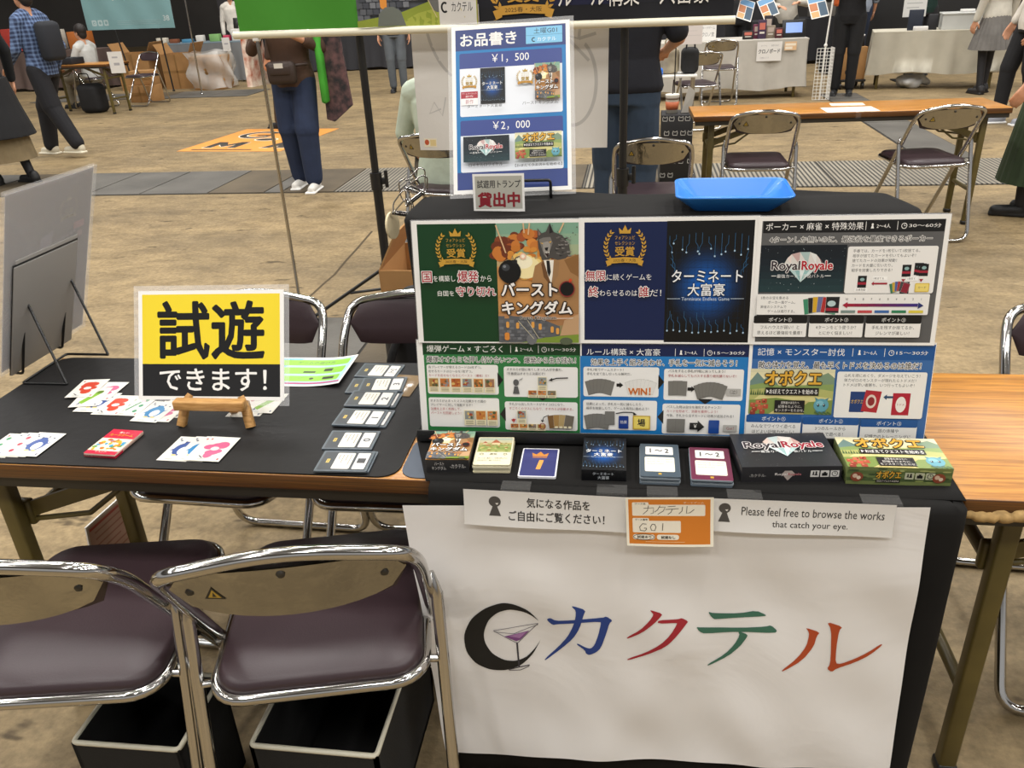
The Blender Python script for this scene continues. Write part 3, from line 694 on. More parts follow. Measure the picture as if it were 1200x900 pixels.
def arrow(p, x0, x1, y, w, hw, col):
    d = 1 if x1 > x0 else -1; p.line([(x0, y), (x1-d*hw, y)], w, col); p.poly([(x1, y), (x1-d*hw*1.2, y-hw), (x1-d*hw*1.2, y+hw)] if d > 0 else [(x1, y), (x1-d*hw*1.2, y+hw), (x1-d*hw*1.2, y-hw)], col)

# ------------------------------------------------------------------ the six laminated posters leaning on the riser
PB = Vector((-.381, 1.301, .7045)); EX = Vector((math.cos(R(.94)), math.sin(R(.94)), 0)); TL = R(8.44)
UP = Vector((0, 0, 1))*math.cos(TL) + Vector((-EX.y, EX.x, 0))*math.sin(TL)
NRM = EX.cross(UP)
def onboard(u, v, n=0.0): return frame(PB+EX*u+UP*v+NRM*n, EX, UP)
m = MB(); m.box((.44, .205, -.006), (.892, .40, .008), bevel=.002); m.box((.44, .003, .012), (.90, .006, .030), bevel=.002); m.box((.44, .012, .026), (.90, .022, .003), bevel=.001)
o = m.build('poster_board', BLKPLA); o.matrix_world = onboard(0, 0, -.003)
tag(o, 'black board with a front lip that carries the six posters', 'board')
def zoomsheet(u0, v0, u1, v1, X0, Y0, X1, Y1):
    w_, h_ = (u1-u0)*1000, (v1-v0)*1000; P = Pr(w_, h_, WHITE)
    return P, P.sub(0, 0, w_, h_, X1-X0, Y1-Y0), (lambda x, y: (x-X0, y-Y0))
def shifted(p, X0, Y0): 
    T = p.T; return Pr(0, 0, root=p.root, T=lambda x, y: T(x-X0, y-Y0))
def poster(u0, v0, u1, v1, zX0, zY0, zX1, zY1, draw, label, n):
    P, q, _ = zoomsheet(u0, v0, u1, v1, zX0, zY0, zX1, zY1); p = shifted(q, zX0, zY0); draw(p)
    return sheet('game_poster', P, onboard(u0, v0, n), label, 'poster', group='posters on the display board', film=.0015)
def d1(p):
    p.rect(75, 115, 583, 860, '#0f3d1e'); art_burst(p, 583, 115, 1103, 860); laurel(p, 325, 262, 118, GOLD)
    p.text('国', 95, 405, 158, 472, '#a5162a', .02, WHITE, .085); p.text('を構築し', 168, 430, 312, 468, WHITE); p.text('爆発', 330, 402, 462, 472, '#a5162a', .02, WHITE, .085); p.text('から', 476, 430, 548, 468, WHITE)
    p.text('自国を', 192, 525, 300, 560, WHITE); p.text('守り切れ', 316, 500, 572, 560, '#a5162a', .02, WHITE, .085)
poster(-.001, .186, .2945, .4045, 40, 95, 1118, 868, d1, 'green and explosion poster with a suited wolf, upper left of the six', .0032)
def d2(p):
    p.rect(65, 100, 606, 850, '#0e1f4a'); art_term(p, 606, 98, 1166, 862); laurel(p, 333, 248, 126, GOLD)
    p.text('無限', 74, 398, 208, 462, '#a5162a', .02, WHITE, .085); p.text('に続くゲームを', 216, 420, 512, 460, WHITE, .005)
    p.text('終', 94, 500, 160, 565, '#a5162a', .02, WHITE, .085); p.text('わらせるのは', 168, 522, 420, 560, WHITE, .005); p.text('誰', 432, 500, 496, 565, '#a5162a', .02, WHITE, .085); p.text('だ！', 504, 520, 580, 562, WHITE, .005)
poster(.2925, .187, .589, .4055, 35, 75, 1195, 872, d2, 'navy and black circuit-board poster, upper middle of the six', .0040)
def d3(p):
    p.rect(55, 88, 1125, 810, '#5d5d5d'); p.rect(62, 88, 1125, 158, '#121213')
    head(p, 78, 1102, 122, 44, 'ポーカー × 麻雀 × 特殊効果', 655, '2～4人', '30～60分', 668)
    p.text('4ターンしか無いのに、最強役を量産できるポーカー', 105, 178, 1060, 214, '#2b2b2b', .016, WHITE, .09)
    art_royal(p, 55, 228, 570, 505)
    p.rr(575, 238, 1100, 512, 12, '#efede8')
    for k, t in enumerate(('手番では、カードを1枚引いて1枚捨てる。', '相手が捨てたカードを引いてもよいぞ！', '捨てたカードの効果が発動！', 'カードを大量に引いたり、', '相手を妨害したりできる！')):
        p.t(t, 606, 264+k*28, 19, '#3a3a3a', .0, kx=1.0)
    for x, y in ((905, 345), (975, 335), (990, 338), (1005, 341), (650, 408), (905, 445)): 
        p.rect(x, y, x+52, y+70, '#17181a'); p.ell(x+26, y+22, 14, 10, '#8fb0ae', 10); p.rect(x, y+38, x+52, y+52, '#a02436')
    p.rr(636, 480, 712, 502, 3, '#fbfaf6'); p.t('効果発動', 644, 491, 13, '#333'); p.rr(736, 412, 824, 436, 3, '#fbfaf6'); p.t('1枚捨てる', 742, 424, 13, '#333'); arrow(p, 826, 732, 454, 10, 12, '#a02436')
    p.rr(936, 414, 1004, 438, 3, '#fbfaf6'); p.t('1枚引く', 942, 426, 13, '#333')
    for x in (918, 1022): p.poly([(x-12, 428), (x+12, 428), (x, 446)], '#a02436')
    fan(p, 900, 470, 6, 40, 56, 14, ['#3f7a58', '#c9a33a', '#4a5f9a', '#a33', '#444', '#8a2434'], 6)
    p.rr(990, 452, 1074, 504, 6, '#d9bb4a'); p.rr(995, 457, 1069, 499, 4, '#efd977'); p.t('カード', 1032, 478, 15, '#555', anchor='c')
    p.rr(50, 515, 1085, 640, 8, '#efede8')
    for k, t in enumerate(('5色のお宝を集める', '　ポーカー風ゲーム。', '麻雀のシステムで', '　ゲームは進行する。')): p.t(t, 74+(45 if k % 2 else 0), 538+k*27, 18, '#3a3a3a')
    fan(p, 440, 578, 6, 66, 92, 27, ['#3f8a68', '#222', '#d4a72c', '#6a6f9a', '#b03030', '#47946f'], 4); fan(p, 512, 580, 1, 80, 96, 1, '#1d1f22'); p.ell(506, 572, 26, 18, '#b8cfcd', 12); p.rect(474, 598, 552, 616, '#a02436')
    for k, t in enumerate('10 9 8 7 6 5 4 3 2 1'.split()): p.t(t, 596+k*49, 545, 16, '#4a4a4a', anchor='c')
    for k in range(10): p.rect(600+k*42, 572, 642+k*42, 590, (lin(.62-.042*k), lin(.12+.005*k), lin(.22+.03*k), 1))
    p.poly([(572, 580), (602, 562), (602, 600)], '#a8203a'); p.poly([(1054, 584), (1022, 565), (1022, 603)], '#27306e')
    for k, c in enumerate(('#7d8f8a', '#c24a4e', '#3f6aa8', '#2f8058', '#dcc94a')): p.rect(566+k*101, 612, 652+k*101, 628, c)
    for k, (a, b, c) in enumerate((('ポイント①', 'フルハウスが弱い！と', '思えるほど最強役を量産！'), ('ポイント②', '4ターンをどう使うか？', 'とにかく悩ましい！'), ('ポイント③', '手札を残すか捨てるか、', 'ジレンマが楽しい！'))):
        x = 38+k*343; p.rr(x, 645, x+328, 775, 8, '#efede8'); p.rr(x, 645, x+328, 692, 8, '#121213'); p.t(a, x+164, 670, 26, WHITE, .01, anchor='c'); p.t(b, x+164, 716, 22, '#2f2f2f', anchor='c'); p.t(c, x+164, 750, 22, '#2f2f2f', anchor='c')
poster(.5865, .187, .886, .4045, 30, 62, 1152, 826, d3, 'black and grey poker game poster with a diamond, upper right of the six', .0048)
def flow(p, dark, mid, head_args, slogan, boxes, arrows, sx0, sx1, sy0, sy1):
    p.rect(*dark[0], dark[1]); p.rect(*mid[0], mid[1]); head(p, *head_args)
    p.text(slogan, sx0, sy0, sx1, sy1, '#2b2b2b', .016, WHITE, .09)
    for b in boxes: p.rr(*b, 14, '#efede8')
    for a in arrows: p.poly(a, '#141414')
def d4(p):
    flow(p, ((70, 30, 1115, 125), '#0f3a1d'), ((75, 118, 1112, 640), '#2f7a42'), (98, 1088, 80, 46, '爆弾ゲーム × すごろく', 608, '2～4人', '15～30分', 660), '爆弾オオカミを押し付け合いつつ、爆発から生き残れ！',
         ((90, 185, 572, 385), (610, 195, 1098, 398), (90, 410, 572, 612), (610, 430, 1096, 625)),
         ([(567, 235), (604, 285), (567, 335)], [(815, 388), (915, 388), (865, 422)], [(614, 468), (576, 518), (614, 568)]), 95, 1085, 130, 172)
    for k, (t, c) in enumerate((('各プレイヤーが使えるカードは6枚ずつ。', '#333'), ('出せるカードは①～⑥を1枚ずつ。', '#333'), ('カードを出せなくなるとバースト（爆発）だ！', '#a5303a'))): p.t(t, 102, 203+k*28, 18, c)
    for k in range(6): cardpic(p, 98+k*76, 275, 70, 98, ['#a8834a', '#c2743a', '#b5622f', '#8a8f8c', '#c47a3a', '#9a6f58'][k], k)
    for k, t in enumerate(('オオカミが国に来てしまった人が手番だ。', '（手番順はオオカミ次第だぞ）')): p.t(t, 630, 212+k*28, 18, '#333')
    p.ell(690, 300, 19, 22, '#5a5a5a'); p.poly([(668, 376), (678, 326), (702, 326), (712, 376)], '#5a5a5a')
    for k in range(3): p.line([(712+k*8, 290-k*4), (718+k*8, 276-k*4)], 3, '#777')
    cardpic(p, 834, 260, 62, 92, '#8f9694', 20); p.line([(1034, 265), (960, 268), (915, 282)], 7, '#1a1a1a'); p.poly([(906, 284), (930, 266), (932, 288)], '#1a1a1a')
    for k in range(3): cardpic(p, 768+k*64, 350, 60, 50, ['#b5622f', '#c47a3a', '#7a6f58'][k], 30+k)
    for k, (t, c) in enumerate((('オオカミが止まったマスの効果がその国の', '#333'), ('プレイヤーに対して発動するぞ！', '#333'), ('効果を上手く利用して、', '#a5303a'), ('バーストを回避しよう！', '#a5303a'))): p.t(t, 104, 430+k*28, 18, c)
    for k in range(3): cardpic(p, 332+k*78, 492, 72, 104, ['#8a8f8c', '#c47a3a', '#c2743a'][k], 40+k)
    for k, (t, c) in enumerate((('手札から出したカードがサイコロになり、', '#333'), ('すごろくのマスにもなり、オオカミが移動する。', '#a5303a'))): p.t(t, 640, 444+k*30, 18, c)
    cardpic(p, 692, 486, 62, 92, '#8f9694', 50)
    for k in range(4): cardpic(p, 645+k*60, 578, 58, 46, ['#b5622f', '#c47a3a', '#8a6f58', '#a8834a'][k], 60+k)
    p.ring(862, 592, 22, 22, 5, '#8c2a2a'); p.ell(668, 552, 9, 9, '#b02a2a'); p.line([(655, 548), (668, 570), (682, 545)], 6, '#b02a2a'); p.line([(905, 515), (872, 530), (862, 556)], 5, '#1a1a1a'); p.poly([(852, 548), (874, 552), (860, 566)], '#1a1a1a')
    fan(p, 985, 556, 4, 58, 88, 36, ['#7a5a34', '#a8834a', '#b39a68', '#6f675a'], 6); 
    for k in range(4): p.rect(945+k*30, 590, 965+k*30, 604, '#e9dfbc')
poster(-.006, .010, .2955, .190, 32, 24, 1125, 655, d4, 'green rules poster with four boxes of card pictures, lower left of the six', .0002)
GREYC = '#77756f'
def d5(p):
    flow(p, ((40, 32, 1178, 132), '#0e1f4a'), ((30, 126, 1170, 668), '#1f78bb'), (74, 1132, 98, 46, 'ルール構築 × 大富豪', 572, '2～4人', '15～30分', 672), '効果を上手く組み合わせ、手札を一気に減らそう！',
         ((52, 200, 568, 405), (602, 208, 1132, 422), (50, 430, 560, 640), (598, 448, 1122, 660)),
         ([(564, 250), (604, 300), (564, 350)], [(830, 412), (938, 412), (884, 448)], [(606, 492), (564, 542), (606, 592)]), 105, 1082, 145, 190)
    for k, t in enumerate(('手札7枚でゲームスタート！', '手札を全て出し切ったら勝利だ。')): p.t(t, 76, 220+k*28, 19, '#333')
    fan(p, 165, 332, 6, 62, 96, 24, GREYC, 6, '#55534e'); arrow(p, 280, 326, 324, 22, 20, '#161616'); fan(p, 445, 325, 7, 50, 84, 24, '#e4e2dc', 6, '#a9a7a1'); p.text('WIN！', 362, 340, 512, 388, '#c8641e', .05, '#f7e3c4', .09)
    for k, (t, c) in enumerate((('パスをすると手札が7枚に戻ってしまう！', '#333'), ('手札を減らしてもパスする限り絶対勝てないぞ！', '#a5303a'))): p.t(t, 630, 222+k*32, 19, c)
    fan(p, 695, 338, 3, 62, 96, 30, GREYC, 2, '#55534e'); arrow(p, 762, 812, 344, 22, 20, '#161616'); fan(p, 915, 345, 7, 60, 96, 23, GREYC, 6, '#55534e'); p.rr(1022, 338, 1118, 386, 4, '#b3b1ab'); p.poly([(1026, 352), (1010, 362), (1026, 372)], '#b3b1ab'); p.t('（泣）', 1070, 362, 26, '#262626', .01, anchor='c')
    for k, t in enumerate(('効果によって、手札を一気に減らしたり、', '相手を妨害したり、ゲームを有利に進めよう！')): p.t(t, 72, 456+k*30, 19, '#333')
    fan(p, 150, 575, 5, 66, 96, 26, GREYC, 6, '#55534e'); fan(p, 236, 555, 1, 66, 92, 1, GREYC, 0, '#55534e'); p.rr(298, 538, 366, 628, 6, '#1c3a86'); p.t('効果', 332, 582, 22, '#e9e7e2', anchor='c')
    p.line([(278, 522), (330, 512), (390, 512), (414, 526)], 7, '#161616'); p.poly([(400, 510), (424, 528), (398, 532)], '#161616'); p.rr(396, 534, 516, 632, 4, '#c4a332'); p.rr(404, 541, 508, 625, 3, '#eed76a'); p.t('場', 455, 584, 50, '#1c1c1c', .03, anchor='c')
    for k, (t, c) in enumerate((('パスした時は自分を強化するチャンス！', '#333'), ('カードを貯めて、効果を獲得しよう！', '#a5303a'), ('今後、手札から出すカードに効果が追加される！', '#333'))): p.t(t, 626, 468+k*30, 19, c)
    fan(p, 692, 598, 2, 62, 90, 58, GREYC, 2, '#55534e'); p.line([(786, 600), (846, 600)], 46, '#161616'); p.poly([(840, 560), (886, 604), (840, 642)], '#161616'); p.t('￥', 824, 600, 30, '#f1efe8', .02, anchor='c')
    p.rr(914, 556, 986, 650, 6, '#1d4691'); p.rr(1012, 588, 1106, 634, 4, '#b3b1ab'); p.t('Get！', 1060, 611, 24, '#8c2a30', .01, anchor='c')
poster(.2925, .009, .592, .190, 30, 26, 1182, 690, d5, 'bright blue rules poster with grey card fans, lower middle of the six', .0010)
def d6(p):
    p.rect(65, 42, 1108, 592, '#3a6aa6'); p.rect(65, 42, 1108, 130, '#1d5494'); head(p, 96, 1070, 88, 42, '記憶 × モンスター討伐', 600, '2～6人', '15～30分', 645)
    p.text('敵の体力を覚え、最も早くトドメを決めるのは誰だ！', 105, 142, 1040, 182, '#2b2b2b', .016, WHITE, .09)
    art_obo(p, 62, 185, 556, 450)
    p.rr(568, 196, 1080, 464, 12, '#efede8')
    for k, t in enumerate(('山札を順にめくり、ダメージを与えていこう！', '体力ゼロのモンスターが現れたらトドメだ！', 'トドメは早い者勝ち、いつ行ってもよいぞ！')): p.t(t, 610, 218+k*27, 19, '#333')
    p.rect(655, 310, 740, 430, '#1d3c74'); p.text('オボクエ', 662, 355, 732, 380, '#c9a24a', .02); p.poly([(742, 300), (834, 308), (816, 432), (724, 424)], '#b02a36'); p.ell(778, 366, 30, 40, '#e2cfc2'); p.ell(778, 366, 20, 26, '#8c2a30'); p.rect(900, 316, 1000, 444, '#b02036'); p.ell(950, 382, 30, 46, '#efe9e2'); p.t('トドメ', 950, 382, 14, '#a02030', anchor='c')
    arrow(p, 902, 846, 340, 12, 16, '#22466a')
    for k, (a, b, c) in enumerate((('ポイント①', 'みんなでワイワイ遊べる', 'ほどよい記憶力ゲーム！'), ('ポイント②', '3つのルールから', '選んで遊べる！'), ('ポイント③', '頭の体操や', '記憶力のトレーニングに'))):
        x = 52+k*340; p.rr(x, 455+k*8, x+328, 580+k*8, 8, '#efede8'); p.rr(x, 455+k*8, x+328, 500+k*8, 8, '#1d5494'); p.t(a, x+164, 478+k*8, 26, WHITE, .01, anchor='c'); p.t(b, x+164, 522+k*8, 22, '#2f2f2f', anchor='c'); p.t(c, x+164, 556+k*8, 22, '#2f2f2f', anchor='c')
poster(.5855, .010, .891, .190, 45, 34, 1110, 606, d6, 'mid-blue memory game poster with green landscape, lower right of the six', .0018)

# ------------------------------------------------------------------ game boxes and samples along the front of the black cloth
def gbox(name, x, y, ang, w, d, h, top, front, side, label, cat='box', lid=True):
    """a printed box: w wide, d deep, h high, front-left corner at x,y; top/front are prints"""
    mb = MB(); mb.box((w/2, d/2, h/2), (w, d, h), bevel=.0012, seg=1, col=side)
    tp = Pr(w*1000, d*1000); top(tp); tp.emit(mb, Matrix.Translation((0, 0, h)))
    fp = Pr(w*1000, h*1000); front(fp); fp.emit(mb, frame((0, 0, 0), (1, 0, 0), (0, 0, 1)))
    o = mb.build(name, INKG); o.location = (x, y, .7048); o.rotation_euler = (0, 0, R(ang)); return tag(o, label, cat)
def icons(p, x, y, s, col):
    for k in range(3):
        a = x+k*s*1.15; p.rr(a, y, a+s, y+s*.9, s*.06, col)
        if k == 0: pawn(p, a+s*.34, y+s*.42, s*.3, '#1a1a1a'); pawn(p, a+s*.66, y+s*.42, s*.36, '#1a1a1a')
        elif k == 1: p.rect(a+s*.18, y+s*.35, a+s*.82, y+s*.75, '#1a1a1a'); p.rect(a+s*.36, y+s*.2, a+s*.64, y+s*.4, '#1a1a1a')
        else: p.ring(a+s*.5, y+s*.45, s*.36, s*.36, s*.09, '#3a3a3a'); p.line([(a+s*.5, y+s*.2), (a+s*.5, y+s*.45), (a+s*.7, y+s*.45)], s*.07, '#3a3a3a')
def t1(p): art_burst(p, 0, 0, p.w, p.h)
def f1(p):
    p.rect(0, 0, p.w, p.h, '#2b2b2c'); p.text('バースト', p.w*.20, p.h*.18, p.w*.42, p.h*.44, '#d9d6d0'); p.text('キングダム', p.w*.13, p.h*.52, p.w*.46, p.h*.80, '#d9d6d0'); p.text('-カクテル-', p.w*.56, p.h*.34, p.w*.92, p.h*.66, '#d9d6d0')
gbox('game_box', -.350, 1.178, 3, .076, .100, .026, t1, f1, '#34302c', 'small game box with explosion cover, leftmost in the front row')
def card_stack():
    t = thing('card_deck', 'stack of pale yellow village cards beside the explosion box', 'cards', (-.268, 1.181, .7048), R(3))
    w_, d_ = .066, .096
    for k in range(5):
        m = MB(); m.prism([(x+.0006*((k*7) % 3-1), y+.0006*((k*5) % 3-1)) for x, y in rrect(0, 0, w_, d_, .003, 3)], k*.0034, k*.0034+.0030, col='#ddd6b8' if k % 2 else '#c8c0a0')
        if k == 4:
            p = Pr(66, 96); p.rr(1, 1, 65, 95, 3, '#e9e2c4')
            s = p.sub(3, 3, 63, 52, 600, 490); s.hgrad(0, 0, 600, 490, ['#b9c3ae', '#c9c6a4', '#bcb27e', '#9aa562', '#8a9a52', '#a3a866'])
            rr = random.Random(4)
            for q in range(40): s.ell(rr.uniform(20, 580), rr.uniform(180, 470), rr.uniform(12, 40), rr.uniform(8, 22), rr.choice(['#7c9048', '#c9b872', '#a08a4c', '#d8cf8c', '#b5764a']), 10)
            s.poly([(220, 190), (300, 60), (400, 180)], '#b5694a'); s.rect(240, 180, 385, 250, '#d9c79a'); s.poly([(60, 200), (110, 130), (170, 200)], '#a85a42'); s.rect(75, 195, 160, 240, '#d9c79a')
            p.t('農地', 33, 60, 6, '#555033', .01, anchor='c'); p.ring(12, 60, 3.4, 3.4, .8, '#6a6440'); p.ring(54, 60, 3.4, 3.4, .8, '#6a6440')
            p.text('カードを一枚引く。手番の終わりに', 7, 72, 59, 76, '#5b563c'); p.text('好きなマスへ進んでもよい。', 7, 79, 48, 83, '#5b563c')
            p.emit(m, Matrix.Translation((0, 0, k*.0034+.0031)))
        m.build('card', INKG, t)
    return t
card_stack()
def tile():
    m = MB(); m.prism(rrect(0, 0, .066, .094, .003, 3), 0, .004, col='#e6e6ea')
    p = Pr(66, 94); p.rr(2.5, 2.5, 63.5, 91.5, 2, '#34386f'); p.hgrad(3.5, 3.5, 62.5, 40, ['#3c4078', '#40447c', '#3a3e76'])
    p.poly([(20, 27), (18, 15), (26, 21), (33, 11), (40, 21), (48, 15), (46, 27)], '#d58b3c'); p.poly([(20, 29), (46, 29), (46, 32), (20, 32)], '#c07a30'); p.text('1', 29, 40, 36.5, 70, '#e0a050', .015, sl=.14)
    p.emit(m, Matrix.Translation((0, 0, .004))); o = m.build('sleeved_card', INKG); o.location = (-.188, 1.170, .7048); o.rotation_euler = (0, 0, R(1)); return tag(o, 'blue card with gold crown and figure 1, in a clear sleeve on the cloth', 'card')
tile()
def f2(p):
    p.rect(0, 0, p.w, p.h, '#0b0c0f'); p.text('ターミネート', p.w*.25, p.h*.22, p.w*.72, p.h*.46, '#c9d0d6'); p.text('大富豪', p.w*.36, p.h*.54, p.w*.62, p.h*.84, '#c9d0d6')
gbox('game_box', -.078, 1.170, 1, .075, .108, .022, lambda p: art_term(p, 0, 0, p.w, p.h), f2, '#101216', 'small black game box with glowing blue circuit cover')
def effect_card(p, frame_c, t='1 ～ 2', rows=3):
    p.rr(0, 0, p.w, p.h, 3, frame_c); p.rr(p.w*.14, p.h*.09, p.w*.86, p.h*.34, 2, '#efede6'); p.text(t, p.w*.26, p.h*.15, p.w*.74, p.h*.28, '#1d1d1f', .03)
    p.rr(p.w*.12, p.h*.42, p.w*.88, p.h*.86, 3, '#eee9d6')
    for k in range(rows): p.text('手札から出した時、もう一枚出せる', p.w*.18, p.h*(.47+.07*k), p.w*(.82 if k < rows-1 else .6), p.h*(.50+.07*k), '#77725f')
    p.rect(p.w*.46, p.h*.90, p.w*.54, p.h*.95, '#c9a33a')
def sleeve_deck(x, y, ang, w, d, h, fc, label):
    t = thing('sleeved_deck', label, 'cards', (x, y, .7048), R(ang)); k = 0
    n = max(2, int(h/.003))
    for k in range(n):
        m = MB(); m.prism([(a+.0008*((k*5) % 3-1), b+.0009*((k*7) % 3-1)) for a, b in rrect(0, 0, w, d, .003, 3)], k*h/n, (k+.8)*h/n, col='#8a939a' if k % 2 else '#5b6670')
        if k == n-1: p = Pr(w*1000, d*1000); effect_card(p, fc); p.emit(m, Matrix.Translation((0, 0, (k+.8)*h/n)))
        m.build('sleeved_card', INKG, t)
    return t
sleeve_deck(.020, 1.166, 0, .066, .106, .017, '#46545f', 'small deck in clear sleeves, slate frame marked 1 to 2')
sleeve_deck(.104, 1.166, -1, .068, .104, .014, '#6b2742', 'small deck in clear sleeves, maroon frame marked 1 to 2')
def f3(p):
    p.rect(0, 0, p.w, p.h, '#2c2b2d'); p.text('-カクテル-', 13, p.h*.46, 40, p.h*.66, '#bdb9b2'); s = p.sub(52, p.h*.08, 100, p.h*.95, 520, 275)
    s.poly([(150, 120), (200, 60), (320, 60), (380, 120), (260, 260)], '#b8a9a0'); s.text('Royal', 30, 105, 250, 165, '#e9e2dc', .03); s.text('Royale', 258, 105, 490, 165, '#c2767a', .03); icons(p, 112, p.h*.26, 14, '#d9d6d0')
def t3(p):
    p.rect(0, 0, p.w, p.h, '#2a2b2f'); rr = random.Random(2)
    for k in range(90): q = rr.uniform(.12, .4); p.ell(rr.uniform(2, p.w-2), rr.uniform(2, p.h-2), q, q, rr.choice(['#8d9196', '#c9cccf']), 6)
    s = p.sub(8, 8, p.w-8, p.h-4, 520, 330); top = [(150, 80), (190, 30), (255, 15), (330, 30), (372, 85)]
    s.poly(top+[(260, 240)], '#d9cfc6')
    for i in range(4): s.poly([top[i], top[i+1], (180+i*52, 120)], ['#e4c9bd', '#c8d6d4', '#e9e2da', '#cfa9a0'][i])
    for i in range(4): s.poly([(160+i*52, 120), (212+i*52, 120), (260, 240)], ['#cfe0de', '#9fc2c0', '#e4eeec', '#b2cfcd'][i])
    s.text('Royal', 30, 80, 250, 168, '#3a3238', .03, '#f3eeea', .08); s.text('Royale', 258, 80, 498, 168, '#a3283a', .035, '#f3eeea', .08); s.line([(60, 190), (110, 190)], 5, '#e9e9e6'); s.line([(420, 190), (480, 190)], 5, '#e9e9e6'); s.text('最強カードで手役バトル', 114, 178, 416, 204, '#e9e9e6', .01)
gbox('game_box', .186, 1.182, 5, .162, .110, .030, t3, f3, '#26262a', 'flat black game box with a diamond and red lettering')
def f4(p):
    p.rect(0, 0, p.w, p.h, '#5d6b3c'); p.hgrad(0, 0, p.w, p.h, ['#6f7a45', '#59683a', '#6b7a48', '#4d5c36', '#76814c']); rr = random.Random(6)
    for k in range(30): p.ell(rr.uniform(0, p.w), rr.uniform(0, p.h), rr.uniform(3, 9), rr.uniform(1, 2), rr.choice(['#8a9656', '#41502f', '#a3a868']), 8)
    p.text('オボクエ', 46, p.h*.2, 84, p.h*.62, '#dba83c', .04, '#171310', .10); p.rect(46, p.h*.68, 84, p.h*.86, '#171517'); p.text('おぼえてクエストを始める', 48, p.h*.71, 82, p.h*.83, '#e9e2d0'); icons(p, 90, p.h*.26, 14, '#b9bb9c')
    for x in (16, p.w-20): p.ell(x, p.h*.55, 10, 9, '#8a4630'); p.ell(x-3, p.h*.5, 4, 4, '#d3b49a'); p.ell(x+3, p.h*.6, 3.4, 3.4, '#e0cbb0')
gbox('game_box', .354, 1.190, 1, .163, .096, .033, lambda p: art_obo(p, 0, 0, p.w, p.h), f4, '#75804e', 'flat green landscape game box with gold title, rightmost in the front row')

# ------------------------------------------------------------------ the white sheet with the logo, and the slips over it
BO = Vector((-.3505, 1.1075, .095)); BEX = Vector((.8455, 0, .038)).normalized(); BEY = Vector((0, 0, 1)); BEY = (BEY-BEX*BEY.dot(BEX)).normalized()
BW, BH = 841.0, 590.0
def bwarp(p):
    x, y = p.x, p.y; u, v = x/.841, y/.59
    e_ = min(1, max(0, (1-v)*4))
    z = e_*(.0022*math.sin(9*x+14*y)+.0016*math.sin(23*x-11*y+1.2)+.0012*math.sin(31*y+8*x)+.0010*math.sin(41*x+26*y+.5))
    z += .0040*math.exp(-((x-.30-.55*y)/.05)**2)*e_*max(0, 1-v*1.3) + .005*math.exp(-((x-.62+.4*y)/.045)**2)*e_*max(0, .8-v)
    z += .006*max(0, .18-v)*math.sin(14*x)
    return Vector((x, y+.010*math.sin(u*PI*1.0)*0-.008*math.sin(u*7)*max(0, .3-v), z+p.z+.003))
def to_banner(px, py):                                # photograph -> banner millimetres
    d = ray(px, py); n = BEX.cross(BEY); t = ((BO-EYE).dot(n))/d.dot(n); q = EYE+d*t-BO
    return q.dot(BEX)*1000, BH-q.dot(BEY)*1000
def dense(pts, step=9.0):
    out = []
    for i in range(len(pts)):
        a, b = pts[i], pts[(i+1) % len(pts)]; n = max(1, int(math.hypot(b[0]-a[0], b[1]-a[1])/step))
        out += [(a[0]+(b[0]-a[0])*k/n, a[1]+(b[1]-a[1])*k/n) for k in range(n)]
    return out
def smooth(pts, n=1):
    for _ in range(n):
        out = []
        for i in range(len(pts)):
            a, b = pts[i], pts[(i+1) % len(pts)]
            out += [(a[0]*.78+b[0]*.22, a[1]*.78+b[1]*.22), (a[0]*.22+b[0]*.78, a[1]*.22+b[1]*.78)]
        pts = out
    return pts
LOGO = [
 ('#15130f', [(258, 105), (225, 72), (190, 57), (160, 55), (110, 72), (72, 102), (53, 150), (60, 190), (85, 220), (125, 238), (165, 240), (210, 226), (245, 195), (262, 160), (250, 180), (225, 203), (195, 214), (165, 212), (130, 195), (110, 165), (108, 140), (120, 105), (145, 83), (180, 73), (220, 80), (245, 93)]),
 ('#243f86', [(348, 62), (385, 75), (378, 90), (368, 125), (350, 155), (318, 185), (275, 216), (273, 212), (310, 180), (335, 150), (350, 120), (357, 95), (358, 75), (348, 66)]),
 ('#243f86', [(282, 97), (290, 95), (303, 103), (340, 102), (430, 97), (440, 93), (457, 104), (448, 112), (440, 140), (425, 180), (412, 192), (395, 200), (385, 197), (382, 187), (360, 172), (362, 168), (385, 180), (398, 182), (408, 172), (418, 145), (425, 115), (425, 107), (345, 111), (308, 113), (295, 116), (280, 102)]),
 ('#a3242f', [(558, 73), (592, 83), (585, 92), (570, 107), (535, 135), (498, 153), (494, 150), (530, 128), (555, 103), (568, 85), (560, 77)]),
 ('#a3242f', [(580, 99), (635, 97), (643, 94), (661, 103), (655, 110), (630, 140), (600, 170), (550, 195), (498, 212), (496, 208), (545, 190), (585, 165), (612, 138), (630, 110), (630, 106), (578, 108)]),
 ('#3c6c58', [(715, 80), (727, 84), (800, 87), (845, 82), (873, 95), (868, 98), (800, 98), (740, 100), (730, 100), (720, 90)]),
 ('#3c6c58', [(682, 118), (695, 120), (800, 125), (870, 124), (885, 121), (902, 135), (895, 141), (800, 135), (705, 137), (690, 130)]),
 ('#3c6c58', [(795, 133), (822, 143), (818, 152), (800, 175), (770, 200), (715, 224), (711, 221), (760, 195), (785, 170), (800, 145)]),
 ('#b0481f', [(978, 127), (1017, 138), (1008, 148), (1000, 175), (970, 210), (915, 240), (912, 237), (955, 205), (980, 175), (988, 145), (985, 135)]),
 ('#b0481f', [(1035, 109), (1078, 122), (1068, 132), (1060, 180), (1058, 220), (1072, 222), (1110, 208), (1150, 190), (1183, 171), (1186, 175), (1150, 200), (1110, 218), (1060, 235), (1048, 244), (1035, 235), (1044, 222), (1046, 180), (1047, 130)])]
